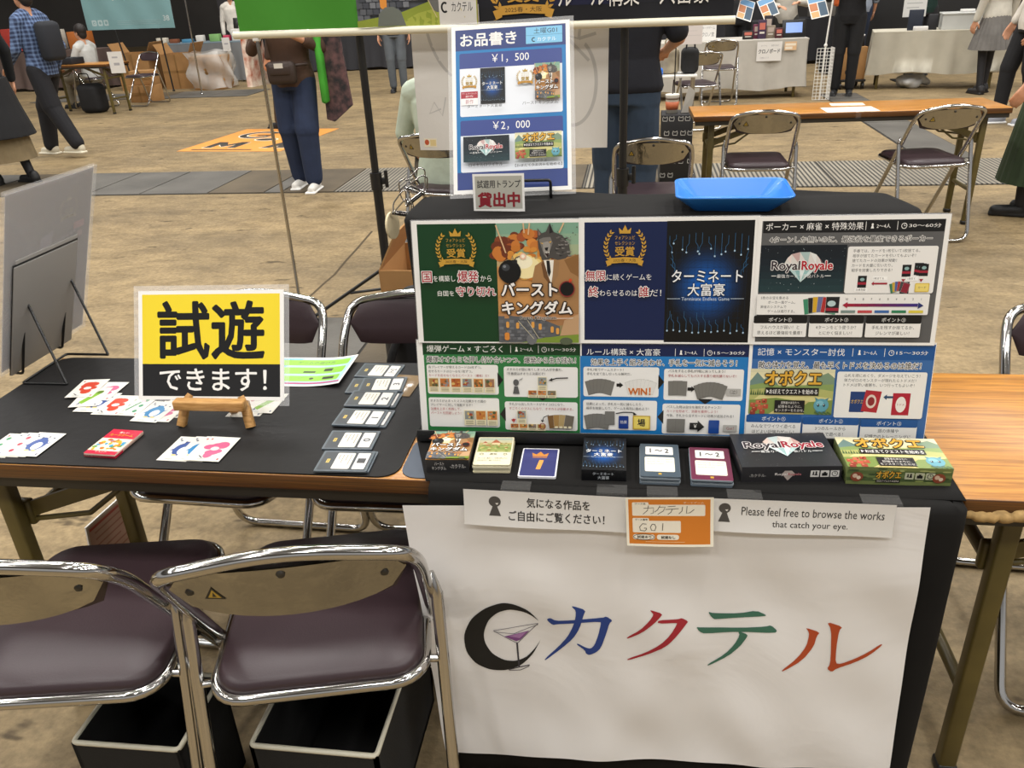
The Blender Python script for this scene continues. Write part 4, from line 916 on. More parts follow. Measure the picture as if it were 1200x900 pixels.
def logo_pts(pts): return [to_banner(520+x/2.3077, 680+y/2.3077) for x, y in pts]
def logo_sheet():
    mb = MB(); bent(mb, .8355, .59, 150, 104, bwarp, '#e9e7e5')
    P = Pr(BW, BH)
    for c, pts in LOGO[1:]: P.poly(smooth(logo_pts(pts), 1), c)
    out = [(258, 105), (243, 87), (225, 72), (190, 58), (158, 55), (112, 71), (74, 102), (53, 148), (60, 190), (86, 221), (125, 238), (167, 240), (210, 226), (243, 196), (262, 160)]
    inn = [(258, 105), (250, 98), (240, 90), (218, 79), (180, 73), (147, 82), (121, 104), (108, 140), (111, 166), (131, 195), (165, 212), (196, 214), (226, 203), (248, 181), (262, 160)]
    def dn(q): return [(q[i][0]+(q[i+1][0]-q[i][0])*k/4, q[i][1]+(q[i+1][1]-q[i][1])*k/4) for i in range(len(q)-1) for k in range(4)]+[q[-1]]
    def soft(q): return [q[0]]+[((q[i-1][0]+q[i][0]*2+q[i+1][0])/4, (q[i-1][1]+q[i][1]*2+q[i+1][1])/4) for i in range(1, len(q)-1)]+[q[-1]]
    a, b = logo_pts(soft(soft(dn(out)))), logo_pts(soft(soft(dn(inn)))); n = len(a); P.raw(a+b, [(i, i+1, n+i+1, n+i) for i in range(n-1)], LOGO[0][0])
    g = lambda *q: logo_pts(q)
    P.poly(g((165, 148), (232, 133), (208, 157), (197, 161)), '#7d4a84'); P.poly(g((176, 147), (225, 136), (206, 153)), '#a578a8')
    for q in ([(135, 133), (256, 112)], [(256, 112), (202, 165)], [(202, 165), (194, 164)], [(194, 164), (135, 133)], [(138, 136), (190, 141), (256, 115)]): P.line(g(*q), 1.1, '#55505a')
    P.line(g((199, 165), (202, 200), (205, 229)), 3.2, '#3a363c'); P.line(g((176, 237), (205, 230), (233, 225)), 2.2, '#3a363c'); P.line(g((178, 239), (208, 238), (232, 228)), 1.4, '#3a363c')
    P.emit(mb, warp=bwarp, z0=.0006, step=8)
    o = mb.build('logo_banner', INKC); o.matrix_world = frame(BO, BEX, BEY)
    return tag(o, 'large white cloth banner with moon, cocktail glass and four coloured characters', 'banner')
logo_sheet()
def slip(name, px, w, h, draw, label, cat, curl=.006, mats=None, y=1.099, base='#dcdad6'):
    a, b = Vector(aty(*px[0], y)), Vector(aty(*px[1], y)); P = Pr(w, h); draw(P)
    def warp(p):
        v = 1-p.y/(h/1000); return Vector((p.x, p.y, p.z+curl*v*v*(1+.3*math.sin(p.x*20))))
    mb = MB(); bent(mb, w/1000, h/1000, 50, 20, warp, base); P.emit(mb, warp=warp, z0=.0002, step=6)
    o = mb.build(name, mats or INK); ex = (b-a).normalized(); up = Vector((0, 0, 1)); o.matrix_world = frame(a-up*(h/1000), ex, up)
    return tag(o, label, cat)
def bust(p, x, y, s):
    p.ell(x, y-s*.55, s*.42, s*.42, '#4a4744'); p.poly([(x-s*.15, y-s*.2), (x+s*.15, y-s*.2), (x+s*.42, y+s*.55), (x-s*.42, y+s*.55)], '#4a4744'); p.poly([(x+s*.02, y-s*.42), (x+s*.26, y-s*.46), (x+s*.16, y-s*.3)], '#e4e0da')
def sl1(p):
    bust(p, 52, 34, 24); p.text('気になる作品を', 105, 11, 208, 29, '#1f1d1c', .02); p.text('ご自由にご覧ください！', 75, 36, 232, 54, '#1f1d1c', .02)
slip('notice_slip', ((542, 573), (735, 583)), 274, 66, sl1, 'white paper slip with Japanese notice and a person icon', 'notice')
def sl2(p):
    bust(p, 24, 29, 22); p.text('Please feel free to browse the works', 50, 13, 264, 28, '#1f1d1c', .005); p.text('that catch your eye.', 98, 36, 212, 50, '#1f1d1c', .005)
slip('notice_slip', ((832, 584), (1048, 592)), 279, 58, sl2, 'white paper slip with English notice and a person icon', 'notice', y=1.100)
def sl3(p):
    p.rect(0, 0, 137, 88, '#efe9d6'); p.rect(4, 3.5, 132, 84, '#cf7a24')
    p.rr(10, 9, 36, 18, 2, '#e9e2d0'); p.rr(10, 13.5, 124, 34, 2, '#e9e2d0'); p.rr(10, 38, 36, 47, 2, '#e9e2d0'); p.rr(10, 43, 86, 64, 2, '#e9e2d0')
    p.text('ブース名', 14, 10, 31, 13.5, '#2a2420', .02); p.text('ブース番号', 14, 39.2, 34, 42.8, '#2a2420', .02); p.text('ボードゲーム', 90, 8, 122, 11.5, '#efe3c8', .01)
    for q in ([(28, 20), (44, 19), (43, 29), (39, 30)], [(36, 15), (34, 24), (27, 31)], [(54, 15), (50, 23), (45, 27)], [(53, 18), (62, 17.5), (59, 25), (50, 31)], [(66, 17), (78, 16)], [(62, 22), (83, 20.5)], [(73, 21), (71, 27), (66, 31)], [(89, 17), (88, 25), (83, 30)], [(96, 16), (95, 29), (100, 28), (107, 22)]): p.line(q, .9, '#2d2a2a')
    for q in ([(32, 49), (26, 48), (21, 54), (22, 60), (29, 61), (32, 58), (32, 56), (28, 56)], [(41, 49), (38, 54), (40, 60), (45, 60), (47, 54), (45, 49), (41, 49)], [(58, 47), (57, 60)]): p.line(q, 1.0, '#2d2a2a')
    for x in (10, 48): p.rr(x, 67, x+35, 76, 4, '#e9e2d0')
    p.text('試遊あり', 17, 69, 39, 74, '#2a2420', .03); p.text('試遊なし', 55, 69, 77, 74, '#2a2420', .03); p.ring(27.5, 71.3, 17, 5.5, .9, '#2d2a2a'); p.line([(30, 79.5), (92, 79.5)], .6, '#f0d6a8')
slip('booth_card', ((736, 583), (838, 583)), 137, 88, sl3, 'small orange booth card with handwritten name and number', 'card', curl=.008, y=1.091)
TAPE = mat('clear_tape', '#d8d6d2', .3, alpha=.035, spec=.1)
for (px, py, w_, lb) in ((603, 577, .05, 'left notice slip'), (717, 577, .05, 'right end of the Japanese slip'), (776, 577, .05, 'orange card'), (872, 578, .055, 'left end of the English slip'), (1030, 581, .06, 'right end of the English slip')):
    q = atz(px, py, .7045); m = MB()
    m.box((0, .006, .0008), (w_, .026, .0003)); m.box((0, -.0085, -.011), (w_, .0003, .024)); m.add([(-w_/2, -.0075, .0006), (w_/2, -.0075, .0006), (w_/2, -.0087, -.001), (-w_/2, -.0087, -.001)], [(0, 1, 2, 3)])
    o = m.build('tape_strip', TAPE); o.location = (q.x, 1.141, .7047); tag(o, 'strip of clear tape on the cloth edge holding the '+lb, 'tape', 'clear tape strips')

# ------------------------------------------------------------------ on the riser: menu, loan sign, tray, clips
def menu(P):
    p = P.sub(0, 0, 210, 297, 960, 1370)   # zoom 470,30 scale 4.8 ; sheet from about x=283..958
    P.rect(7, 6, 203, 290, '#1f78b6'); P.rect(7, 6, 203, 43, '#2f4079'); P.rect(7, 259, 203, 290, '#3a4a86')
    P.text('お品書き', 16, 13, 116, 36, WHITE, .03); P.rr(133, 9, 197, 38, 1, '#7fbfe2'); P.line([(133, 23.5), (197, 23.5)], .5, '#3a6f96'); P.text('土曜G01', 147, 11, 188, 21, '#2b3540', .01)
    P.ring(147, 31, 4, 4, 1.6, '#1a1a1a', 20, 60, 300); P.text('カクテル', 153, 27.5, 186, 34.5, '#eef4f6', .01)
    for (y0, t, h) in ((48, '￥1，500', 112), (167, '￥2，000', 92)):
        P.rr(14, y0, 196, y0+h+(0 if y0 < 100 else 0), 3, '#e6eaf0'); P.rr(14, y0, 196, y0+24, 3, '#38488a'); P.rect(14, y0+20, 196, y0+27, '#38488a'); P.text(t, 72, y0+4, 138, y0+20, WHITE, .01)
    laurel(P, 31, 98, 13, '#b9983f', '#eef0ef', True, '#c08a2a'); P.rect(16, 116, 46, 128, '#a83440'); P.text('ゲームマーケット', 18, 118, 44, 121, '#f0e4e2'); P.text('新作', 24, 122.5, 38, 126.5, '#f0e4e2'); P.rect(16, 128, 46, 140, '#f2f0ee'); P.text('新作', 24, 130, 38, 138, '#a85060')
    art_term(P, 51, 76, 95, 139); laurel(P, 131, 96, 14, '#b9983f', '#eef0ef', True, '#c08a2a'); art_burst(P, 148, 74, 192, 137)
    P.text('ターミネート大富豪', 28, 142, 90, 148, '#33353a'); P.text('バーストキングダム', 126, 141, 188, 147, '#33353a')
    art_royal(P, 20, 198, 102, 243); art_obo(P, 112, 196, 194, 241); P.text('ロイヤルロワイヤル', 30, 246, 90, 252, '#33353a'); P.text('オボクエ', 142, 244, 168, 248.5, '#33353a'); P.text('【おぼえてクエストを始める】', 112, 250.5, 194, 256, '#33353a')
P = Pr(210, 297, WHITE); menu(P)
me = Vector((.9992, .033, .022)); mu = Vector((-.035, .439, .898))
sheet('menu_sign', P, frame((-.342, 1.531, 1.1095), me, mu) @ Matrix.Diagonal((1.08, 1.08, 1, 1)), 'tall blue and white price list in a clear case on the riser', 'sign', film=.007)
def easel(label, loc, rz, w_, h_, d_):
    m = MB()
    for s in (-1, 1): m.tube(fillet([(s*w_/2, -.030, .016), (s*w_/2, -.032, .002), (s*w_/2, .004, .002), (s*w_/2, .010+h_*.50, h_), (s*w_/2, d_, .002), (s*w_/2*.4, d_, .002)], .012, 4), .0030, 8)
    m.tube([(-w_/2, d_, .002), (w_/2, d_, .002)], .0030, 8)
    m.tube(fillet([(-w_/2, -.030, .016), (-w_/2, -.030, .034), (w_/2, -.030, .034), (w_/2, -.030, .016)], .006, 4), .0030, 8)
    o = m.build('wire_easel', BLKWIRE); o.location = loc; o.rotation_euler = (0, 0, rz); return tag(o, label, 'stand')
easel('black wire easel carrying the blue price list', (-.228, 1.560, 1.1005), R(1), .145, .09, .020)
def loan(p):
    p.rect(4, 4, 89, 62, '#b4b2a6'); p.text('試遊用トランプ', 8, 11, 86, 25, '#25242a', .02); p.text('貸出中', 9, 33, 84, 58, '#8a1f2a', .05)
P = Pr(93, 67, WHITE); loan(P)
sheet('loan_sign', P, frame((-.286, 1.437, 1.0995), (1, .01, 0), (-.02, .10, .995)), 'small grey and red loan notice leaning below the price list', 'sign')
def tray():
    TH = .030
    b = [(.005, .012), (.147, .012), (.147, .112), (.005, .112)]; rm = rrect(-.018, -.012, .175, .138, .018, 3)
    n = len(rm); inner = rrect(.014, .014, .142, .112, .010, 3)
    lv = [(rm, TH), (rrect(-.014, -.008, .171, .134, .016, 3), TH), (inner, .003)]
    out = [(rm, TH), (rm, TH-.003), (inner, .0)]
    m = MB()
    for L in (lv, out):
        vs = [(x, y, z) for pl, z in L for x, y in pl]; fs = [(j*n+i, j*n+(i+1) % n, (j+1)*n+(i+1) % n, (j+1)*n+i) for j in range(2) for i in range(n)]
        if L is lv: fs = [f[::-1] for f in fs]; fs = [f[::-1] for f in fs]
        m.add(vs, fs+[[2*n+i for i in range(n)]])
    m.tube([(x, y, TH-.001) for x, y in rm], .0018, 6, closed=True)
    o = m.build('cash_tray', mat('blue_plastic', '#2f7fd8', .28, spec=.6)); o.location = (.090, 1.402, 1.1015); o.rotation_euler = (0, 0, R(-1.5))
    return tag(o, 'bright blue open plastic tray on the black riser cloth', 'tray')
tray()
def clip(i, px, py, y, ang, label):
    m = MB(); q = aty(px, py, y)
    for s in (-1, 1):
        m.tube(fillet([(-.017, s*.004, -.012), (-.019, s*.012, .0), (-.006, s*.015, .03), (.006, s*.015, .03), (.019, s*.012, .0), (.017, s*.004, -.012)], .008, 3), .0014, 6)
    m.tube([(-.021, 0, -.014), (.021, 0, -.014)], .0052, 8, flat=.7); m.tube([(-.020, -.005, -.006), (.020, -.005, -.006)], .002, 6)
    o = m.build('metal_clip', CHROME); o.location = q; o.rotation_euler = (R(20), R(ang), R(30)); return tag(o, label, 'clip', 'metal clips on the riser corner')
clip(0, 489, 217, 1.56, 25, 'upper metal spring clip at the left corner of the black riser')
clip(1, 482, 228, 1.54, -30, 'middle metal spring clip at the left corner of the black riser')
clip(2, 473, 244, 1.52, 15, 'lower metal spring clip at the left corner of the black riser')
m = MB(); m.prism([(.0265*math.cos(2*PI*k/28), .0265*math.sin(2*PI*k/28)) for k in range(28)], -.0022, .0022); o = m.build('wooden_disc', mat('pale_wood', '#d9c9a4', .6)); o.location = aty(460, 264, 1.52); o.rotation_euler = (R(86), R(18), R(78)); tag(o, 'pale round disc hanging at the left side of the riser', 'disc')

# ------------------------------------------------------------------ on the play mat: yellow sign, easel, cards
YO = Vector((-.977, 1.335, .752)); YE = Vector((.9995, .008, .012)); YU = Vector((0, math.sin(R(25)), math.cos(R(25))))
P = Pr(297, 210, WHITE); P.rect(8, 7, 289, 141, '#f0d632'); P.rect(8, 141, 289, 203, '#1b1b1c')
P.text('試遊', 42, 22, 256, 130, '#141414', .03); P.text('できます！', 44, 150, 262, 192, WHITE, .02)
sheet('trial_sign', P, frame(YO, YE, YU) @ Matrix.Diagonal((1.035, 1.035, 1, 1)), 'yellow and black sign in a clear sleeve on a wooden easel', 'sign', film=.010)
def weasel():
    t = thing('wooden_easel', 'small wooden easel under the yellow sign', 'easel', (-.814, 1.340, .7035), R(.7))
    m = MB(); m.box((0, -.026, .052), (.146, .022, .020), bevel=.003); m.build('ledge', WOODRAW, t)
    for s in (-1, 1):
        l = MB(); l.tube([(s*.073, -.022, .001), (s*.062, -.006, .045), (s*.050, .012, .060), (s*.014, .112, .20)], [.0105, .0105, .010, .009], 4); l.build('leg', WOODRAW, t)
    l = MB(); l.tube([(.012, .036, .001), (.010, .052, .03), (0, .118, .20)], [.0105, .0105, .009], 4); l.build('leg', WOODRAW, t)
weasel()
CARDM = INKG
def ccol(i): return ['#c8452e', '#2f7fb5', '#c95f86', '#7fae3a', '#d9a62c', '#35508f', '#2f8a5a', '#b0304a'][i % 8]
def playing_card(px, py, ang, lvl, art, label, group, z0=.7034):
    q = atz(px, py, z0); P = Pr(63, 88); rr = random.Random(art*7+3)
    suit = '#b02a36' if art % 2 == 0 else '#23305c'
    c = ccol(art); P.rr(0, 0, 63, 88, 3.2, '#dfdcd2')
    for (x, y) in ((7, 9), (56, 79)): P.ell(x, y, 2.4, 2.2, suit, 8); P.poly([(x-2.2, y+1), (x+2.2, y+1), (x, y+5)], suit)
    if art in (2, 0):
        for k in range(7): P.ell(31+rr.uniform(-13, 13), 44+rr.uniform(-22, 22), rr.uniform(9, 15), rr.uniform(8, 13), c, 12)
        P.ell(31, 44, 9, 7, '#f4d8d2', 12); P.ell(28, 40, 2.2, 2.2, '#f7f3ea', 8); P.line([(12, 70), (22, 78)], 2.4, '#4a4a55')
    elif art in (4, 3):
        P.poly([(24, 76), (13, 66), (38, 14), (51, 22)], c); P.poly([(15, 68), (12, 78), (20, 74)], '#2f3f74'); P.rr(36, 14, 50, 28, 4, '#c98a30' if art == 4 else '#5a7a2a')
    elif art in (1, 5):
        P.ell(31, 46, 19, 24, c); P.ell(34, 51, 10, 14, '#eef0ee', 12); P.ell(31, 26, 9, 8, c, 12); P.poly([(17, 40), (6, 52), (18, 52)], c); P.poly([(45, 40), (57, 34), (45, 50)], c); P.ell(24, 68, 6, 3, '#d9c27a', 8); P.ell(40, 68, 6, 3, '#d9c27a', 8)
        for k in range(4): P.ell(12+k*13, 16+(k % 2)*4, 2.6, 2.6, suit, 8)
    else:
        for k in range(6): P.ell(15+(k % 2)*32, 20+(k//2)*24, 5, 6, c, 10)
        P.line([(24, 66), (40, 22)], 5, c); P.ell(40, 24, 6, 5, '#e9c2cc', 10)
    for k in range(2): P.rect(14, 80+k*2.6, 30, 81+k*2.6, '#8f9aa0')
    z = z0+lvl*.00085
    o = sheet('playing_card', P, flat(q.x, q.y, z, ang) @ Matrix.Diagonal((.96, 1, 1, 1)), label, 'card', thick=.0004, group=group, edge='#e4e0d4'); return o
G1 = 'cards fanned behind the red pack'
# group behind, upper left
playing_card(128, 486, -2, 0, 6, 'rightmost card of the fan behind the red pack, half covered', G1)
playing_card(106, 486, 0, 1, 0, 'red fish card, second from right in the fan behind the red pack', G1)
playing_card(85, 483, 0, 2, 5, 'blue card, lowest on the left of the fan behind the red pack', G1)
playing_card(96, 470, 2, 3, 2, 'pink card peeking out at the back of the upper fan', G1)
playing_card(80, 479, 10, 4, 3, 'green pencil card in the middle of the upper fan', G1)
playing_card(76, 468, 7, 5, 0, 'red creature card on top at the left of the upper fan', G1)
G2 = 'cards between the upper fan and the easel'
playing_card(177, 488, -2, 0, 7, 'lowest card of the small pile left of the easel', G2)
playing_card(166, 493.5, -2, 1, 2, 'middle card of the small pile left of the easel', G2)
playing_card(152, 494, -4, 2, 1, 'blue bird card on top of the small pile left of the easel', G2)
G3 = 'row of cards at the front left corner'
for k, (x, a, lb) in enumerate(((-27, 6, 'fourth card from the right in the front left row'), (-12, 3, 'green card, third from the right in the front left row'), (-3, 7, 'pink card, second from the right in the front left row'), (10, 5, 'blue penguin card at the right end of the front left row'))):
    playing_card(x, 534.5, -2, k, a, lb, G3)
G4 = 'row of cards in front of the wooden easel'
for k, (x, y, a, lb) in enumerate(((183, 539, 5, 'spade penguin card, leftmost of the row before the easel'), (202, 539.5, 1, 'small blue figure card, second of the row before the easel'), (215, 540, 4, 'yellow pencil card, third of the row before the easel'), (221, 540.5, 2, 'large pink double-headed card, rightmost of the row before the easel'))):
    playing_card(x, y, -2, k, a, lb, G4)
G5 = 'cards behind the right easel leg'
for k, (x, y, a, lb) in enumerate(((286, 484, 3, 'white card with yellow figure, right of the easel leg'), (272, 487, 7, 'middle card of the three behind the right easel leg'), (264, 488, 1, 'blue wave card behind the right easel leg'))):
    playing_card(x, y, -1, 2-k, a, lb, G5)
def red_pack():
    q0, q1 = atz(99, 535, .7035), atz(141, 537.5, .7035); P = Pr(66, 92)
    P.rect(0, 0, 66, 92, '#f4e7c8'); P.rect(0, 0, 66, 34, '#c8213f'); P.rect(0, 80, 66, 92, '#c8213f'); P.text('楽しい', 22, 8, 42, 14, '#f7efe0', .02); P.text('カードゲーム', 8, 17, 58, 26, '#eeb23a', .03, '#a3142e', .05)
    rr = random.Random(9)
    for k in range(34): P.ell(rr.uniform(6, 60), rr.uniform(40, 76), rr.uniform(2.5, 6), rr.uniform(2.5, 5), rr.choice(['#e8a832', '#d9c23a', '#3f9ac2', '#c85a3a', '#f7f2e4', '#5a9a4a', '#e07a2c']), 10)
    P.text('トランプ', 22, 83, 44, 88, '#f7efe0')
    m = MB(); m.box((.033, .046, .004), (.066, .092, .008), bevel=.0012, seg=1, col='#d8b8a8'); P.emit(m, Matrix.Translation((0, 0, .008)))
    m.box((.033, .012, .0025), (.0664, .024, .0045), col='#b51d38')
    o = m.build('card_pack', INKG); o.location = (q0.x, q0.y, .7035); o.rotation_euler = (0, 0, math.atan2(q1.y-q0.y, q1.x-q0.x)-R(1)); return tag(o, 'flat red and yellow card pack lying alone on the mat', 'cards')
red_pack()
def sleeved(px, py, ang, lvl, txt, label, dim=0):
    q = atz(px, py, .7035); P = Pr(93, 66)
    P.rr(0, 0, 93, 66, 2.5, '#454e55'); P.rr(2.5, 2.5, 90.5, 63.5, 2, '#252c32'); P.rr(27, 6, 60, 60, 3, '#dcd7c8'); P.rr(65, 6, 88, 60, 2, '#d6d4cf')
    for k in range(4): P.rect(53-k*7, 12, 54.6-k*7, 46-(k*13) % 20, '#8d8877')
    if txt == 'bar': P.rect(69, 24, 84, 40, '#2b2b2c')
    else:
        vs, fs = glyphs(txt, .02); X0 = min(v[0] for v in vs); X1 = max(v[0] for v in vs); Y0 = min(v[1] for v in vs); Y1 = max(v[1] for v in vs); k = 26/max(X1-X0, .8)*.8
        P.raw([(76.5-(v[1]-(Y0+Y1)/2)*min(14/(Y1-Y0), 22), 33-(v[0]-(X0+X1)/2)*k) for v in vs], [f for f in fs], '#26262a')
    P.rect(12, 27, 18, 40, '#cdb04c'); P.rect(14, 29, 16, 38, '#8a7432')
    o = MB(); o.prism([(x/1000, y/1000) for x, y in rrect(-1.5, -1.5, 94.5, 67.5, 2)], 0, .0030, col='#59636b'); P.emit(o, Matrix.Translation((0, 0, .0030)))
    ob = o.build('sleeved_card', INKG); ob.location = (q.x, q.y, .7034+lvl*.0033); ob.rotation_euler = (0, 0, R(ang)); return tag(ob, label, 'card', 'sleeved sideways cards at the right of the mat')
sleeved(416, 442, -3, 0, '1～2', 'sleeved sideways card farthest back, marked 1 to 2')
sleeved(405, 461, 2, 0, '3', 'sleeved card half hidden under the second one from the back')
sleeved(420, 462, 5, 1, '3', 'sleeved sideways card, second from the back, slightly askew')
sleeved(411, 477, 0, 0, '2', 'lower sleeved card in the third pair from the back')
sleeved(404, 478, 0, 1, '2', 'upper sleeved card in the third pair from the back')
sleeved(398, 499.5, -1, 0, '1', 'lower sleeved card in the pair marked 1')
sleeved(390, 500.5, -1, 1, '1', 'upper sleeved card in the pair marked 1')
sleeved(378, 527, 2, 0, '0', 'sleeved sideways card marked 0, second from the front')
sleeved(372, 553, 2, 0, 'bar', 'lower sleeved card in the frontmost pair')
sleeved(369, 554.5, 2, 1, 'bar', 'frontmost sleeved sideways card with a dark bar')
def rules():
    P = Pr(257, 150, WHITE); P.rect(5, 5, 252, 145, '#a9d3d6'); P.poly([(5, 5), (130, 5), (90, 60), (5, 60)], '#6fa9d2')
    for y0, y1 in ((14, 44), (54, 88), (98, 126)): P.rr(75, y0, 244, y1, 4, '#8cc63e')
    P.rect(5, 132, 252, 140, '#b03a72'); P.text('ゲームの遊び方', 120, 22, 210, 36, '#44604a'); P.rect(150, 74, 178, 82, '#1d1f22'); P.rect(196, 62, 216, 76, '#1d1f22'); P.ell(180, 112, 5, 5, '#1d1f22'); P.rect(206, 106, 232, 118, '#1d1f22'); P.line([(186, 90), (150, 112)], .8, '#5d7a4a')
    def warp(p): return Vector((p.x, p.y, p.z+.010*max(0, (p.x-.17)/.087)**2))
    mb = MB(); bent(mb, .257, .150, 50, 12, warp, '#e9e7e2'); P.emit(mb, warp=warp, z0=.0003)
    o = mb.build('rules_sheet', INKG); o.matrix_world = flat(-.878, 1.50, .7037, 1.0)
    return tag(o, 'green and blue printed rules sheet behind the yellow sign', 'paper')
rules()
m = MB(); m.box((0, 0, .001), (.085, .10, .002), bevel=.0008); o = m.build('clear_case', mat('acrylic_painted_reflection', '#8a7458', .15, spec=.7)); q = atz(473, 452, .703); o.location = (q.x-.012, q.y, .7032); o.rotation_euler = (0, 0, R(-4)); tag(o, 'small smoky clear case lying beside the farthest sleeved card', 'case')  # clear sheet; the grey-brown is its reflection painted as base colour

# ------------------------------------------------------------------ grey-backed poster case on a black wire easel, seen from behind
def back_poster():
    B_ = Vector((-1.4155, 1.483, .722)); ey = Vector((.0, .317, -.004)); up = Vector((.152, .012, .413))
    t = thing('poster_case', 'clear case with grey poster backs at the left table end, seen from behind', 'poster', B_)
    M = frame((0, 0, 0), ey, up)
    m = MB(); P = Pr(300, 425, '#8d8a8c'); P.ring(70, 120, 58, 70, 1, '#a09da0'); P.rect(5, 5, 295, 420, '#8a878a')
    laurel(P, 214, 80, 30, '#9a968f', None, False); P.rr(235, 122, 275, 140, 2, '#a58e92'); P.rect(250, 148, 270, 162, '#9e9294')
    for k in range(6): P.rect(165+k*14, 150-k*2, 175+k*14, 158-k*2, '#99969a')
    P.poly([(115, 130), (160, 120), (150, 190), (112, 196)], '#96939a')
    m.box((.150, .2125, -.0004), (.300, .425, .0008), col='#87848a'); P.emit(m); o = m.build('poster_back', INKG, t); o.matrix_local = M @ Matrix.Translation((.008, .008, .0005))
    m = MB(); m.box((.1585, .22, .0035), (.317, .44, .0007)); m.box((.1585, .22, -.0035), (.317, .44, .0007)); 
    o = m.build('clear_case', CLEAR, t); o.matrix_local = M
    m = MB(); m.box((.118, .14, 0), (.222, .275, .004), bevel=.0015); o = m.build('backing_sheet', mat('grey_backing', '#8f8c88', .55), t); o.matrix_local = M @ Matrix.Translation((.022, -.012, .0075))
    m = MB(); m.box((.118, .14, 0), (.226, .279, .003), bevel=.001); o = m.build('dark_edge', BLKPLA, t); o.matrix_local = M @ Matrix.Translation((.024, -.010, .0052))
    m = MB(); m.box((.118, .14, 0), (.218, .268, .004), bevel=.0015); o = m.build('rear_sheet', mat('grey_backing2', '#9b9894', .5), t); o.matrix_local = M @ Matrix.Translation((.030, .004, .0032))
back_poster()
m = MB()
for (yy_, hk) in ((1.487, (-1.400, 1.535)), (1.648, (-1.402, 1.684))):
    pk = aty(30, 355, 1.566) if yy_ < 1.5 else aty(80, 325, 1.722)
    a = (-1.255, yy_, .7055)
    m.tube(fillet([a, (pk.x+.004, pk.y, pk.z), (pk.x-.004, pk.y, pk.z-.003), (hk[0], hk[1], .7058), (hk[0]-.028, hk[1]+.002, .7065), (hk[0]-.030, hk[1]+.002, .722)], .006, 4), .0030, 8)
m.tube(fillet([(-1.255, 1.487, .7055), (-1.366, 1.487, .7055), (-1.366, 1.648, .7055), (-1.255, 1.648, .7055)], .008, 4), .0030, 8)
tag(m.build('wire_easel', BLKWIRE), 'black wire easel standing on the mat behind the grey poster case', 'stand')

# ------------------------------------------------------------------ under the table: storage boxes, leaning board
def storage(x0, y0, w_, d_, h_, ang, label):
    t = thing('storage_box', label, 'box', (x0, y0, 0), R(ang)); m = MB()
    for (cx, cy, sx_, sy_) in ((w_/2, .004, w_, .008), (w_/2, d_-.004, w_, .008), (.004, d_/2, .008, d_), (w_-.004, d_/2, .008, d_)): m.box((cx, cy, h_/2), (sx_, sy_, h_))
    m.box((w_/2, d_/2, .006), (w_, d_, .010)); m.build('body', mat('black_fabric_box', '#121212', .8, bump=.1, bscale=200), t)
    m = MB(); m.tube([(x, y, h_) for x, y in rrect(.002, .002, w_-.002, d_-.002, .008, 3)], .005, 6, closed=True); m.build('rim', mat('pale_piping', '#cfcab6', .6), t)
storage(-1.006, .925, .212, .18, .25, 1, 'black fabric storage box with pale rim under the left chair')
storage(-.670, .952, .240, .36, .25, 0, 'black fabric storage box with pale rim under the chair beside the banner')
P = Pr(186, 300, '#b9b0a4'); P.rect(6, 8, 180, 294, '#a98478'); P.rect(10, 14, 176, 22, '#9a2a2a'); P.rect(10, 80, 18, 290, '#9a2a2a')
for k in range(12): P.rect(26, 34+k*20, 168-(k*37) % 60, 39+k*20, '#8f5a50')
sheet('leaning_board', P, frame((-1.362, 1.484, .012), (.012, .17, 0), (.038, 0, .30)), 'pale board with red print leaning under the table behind the left chair', 'board', thick=.004)

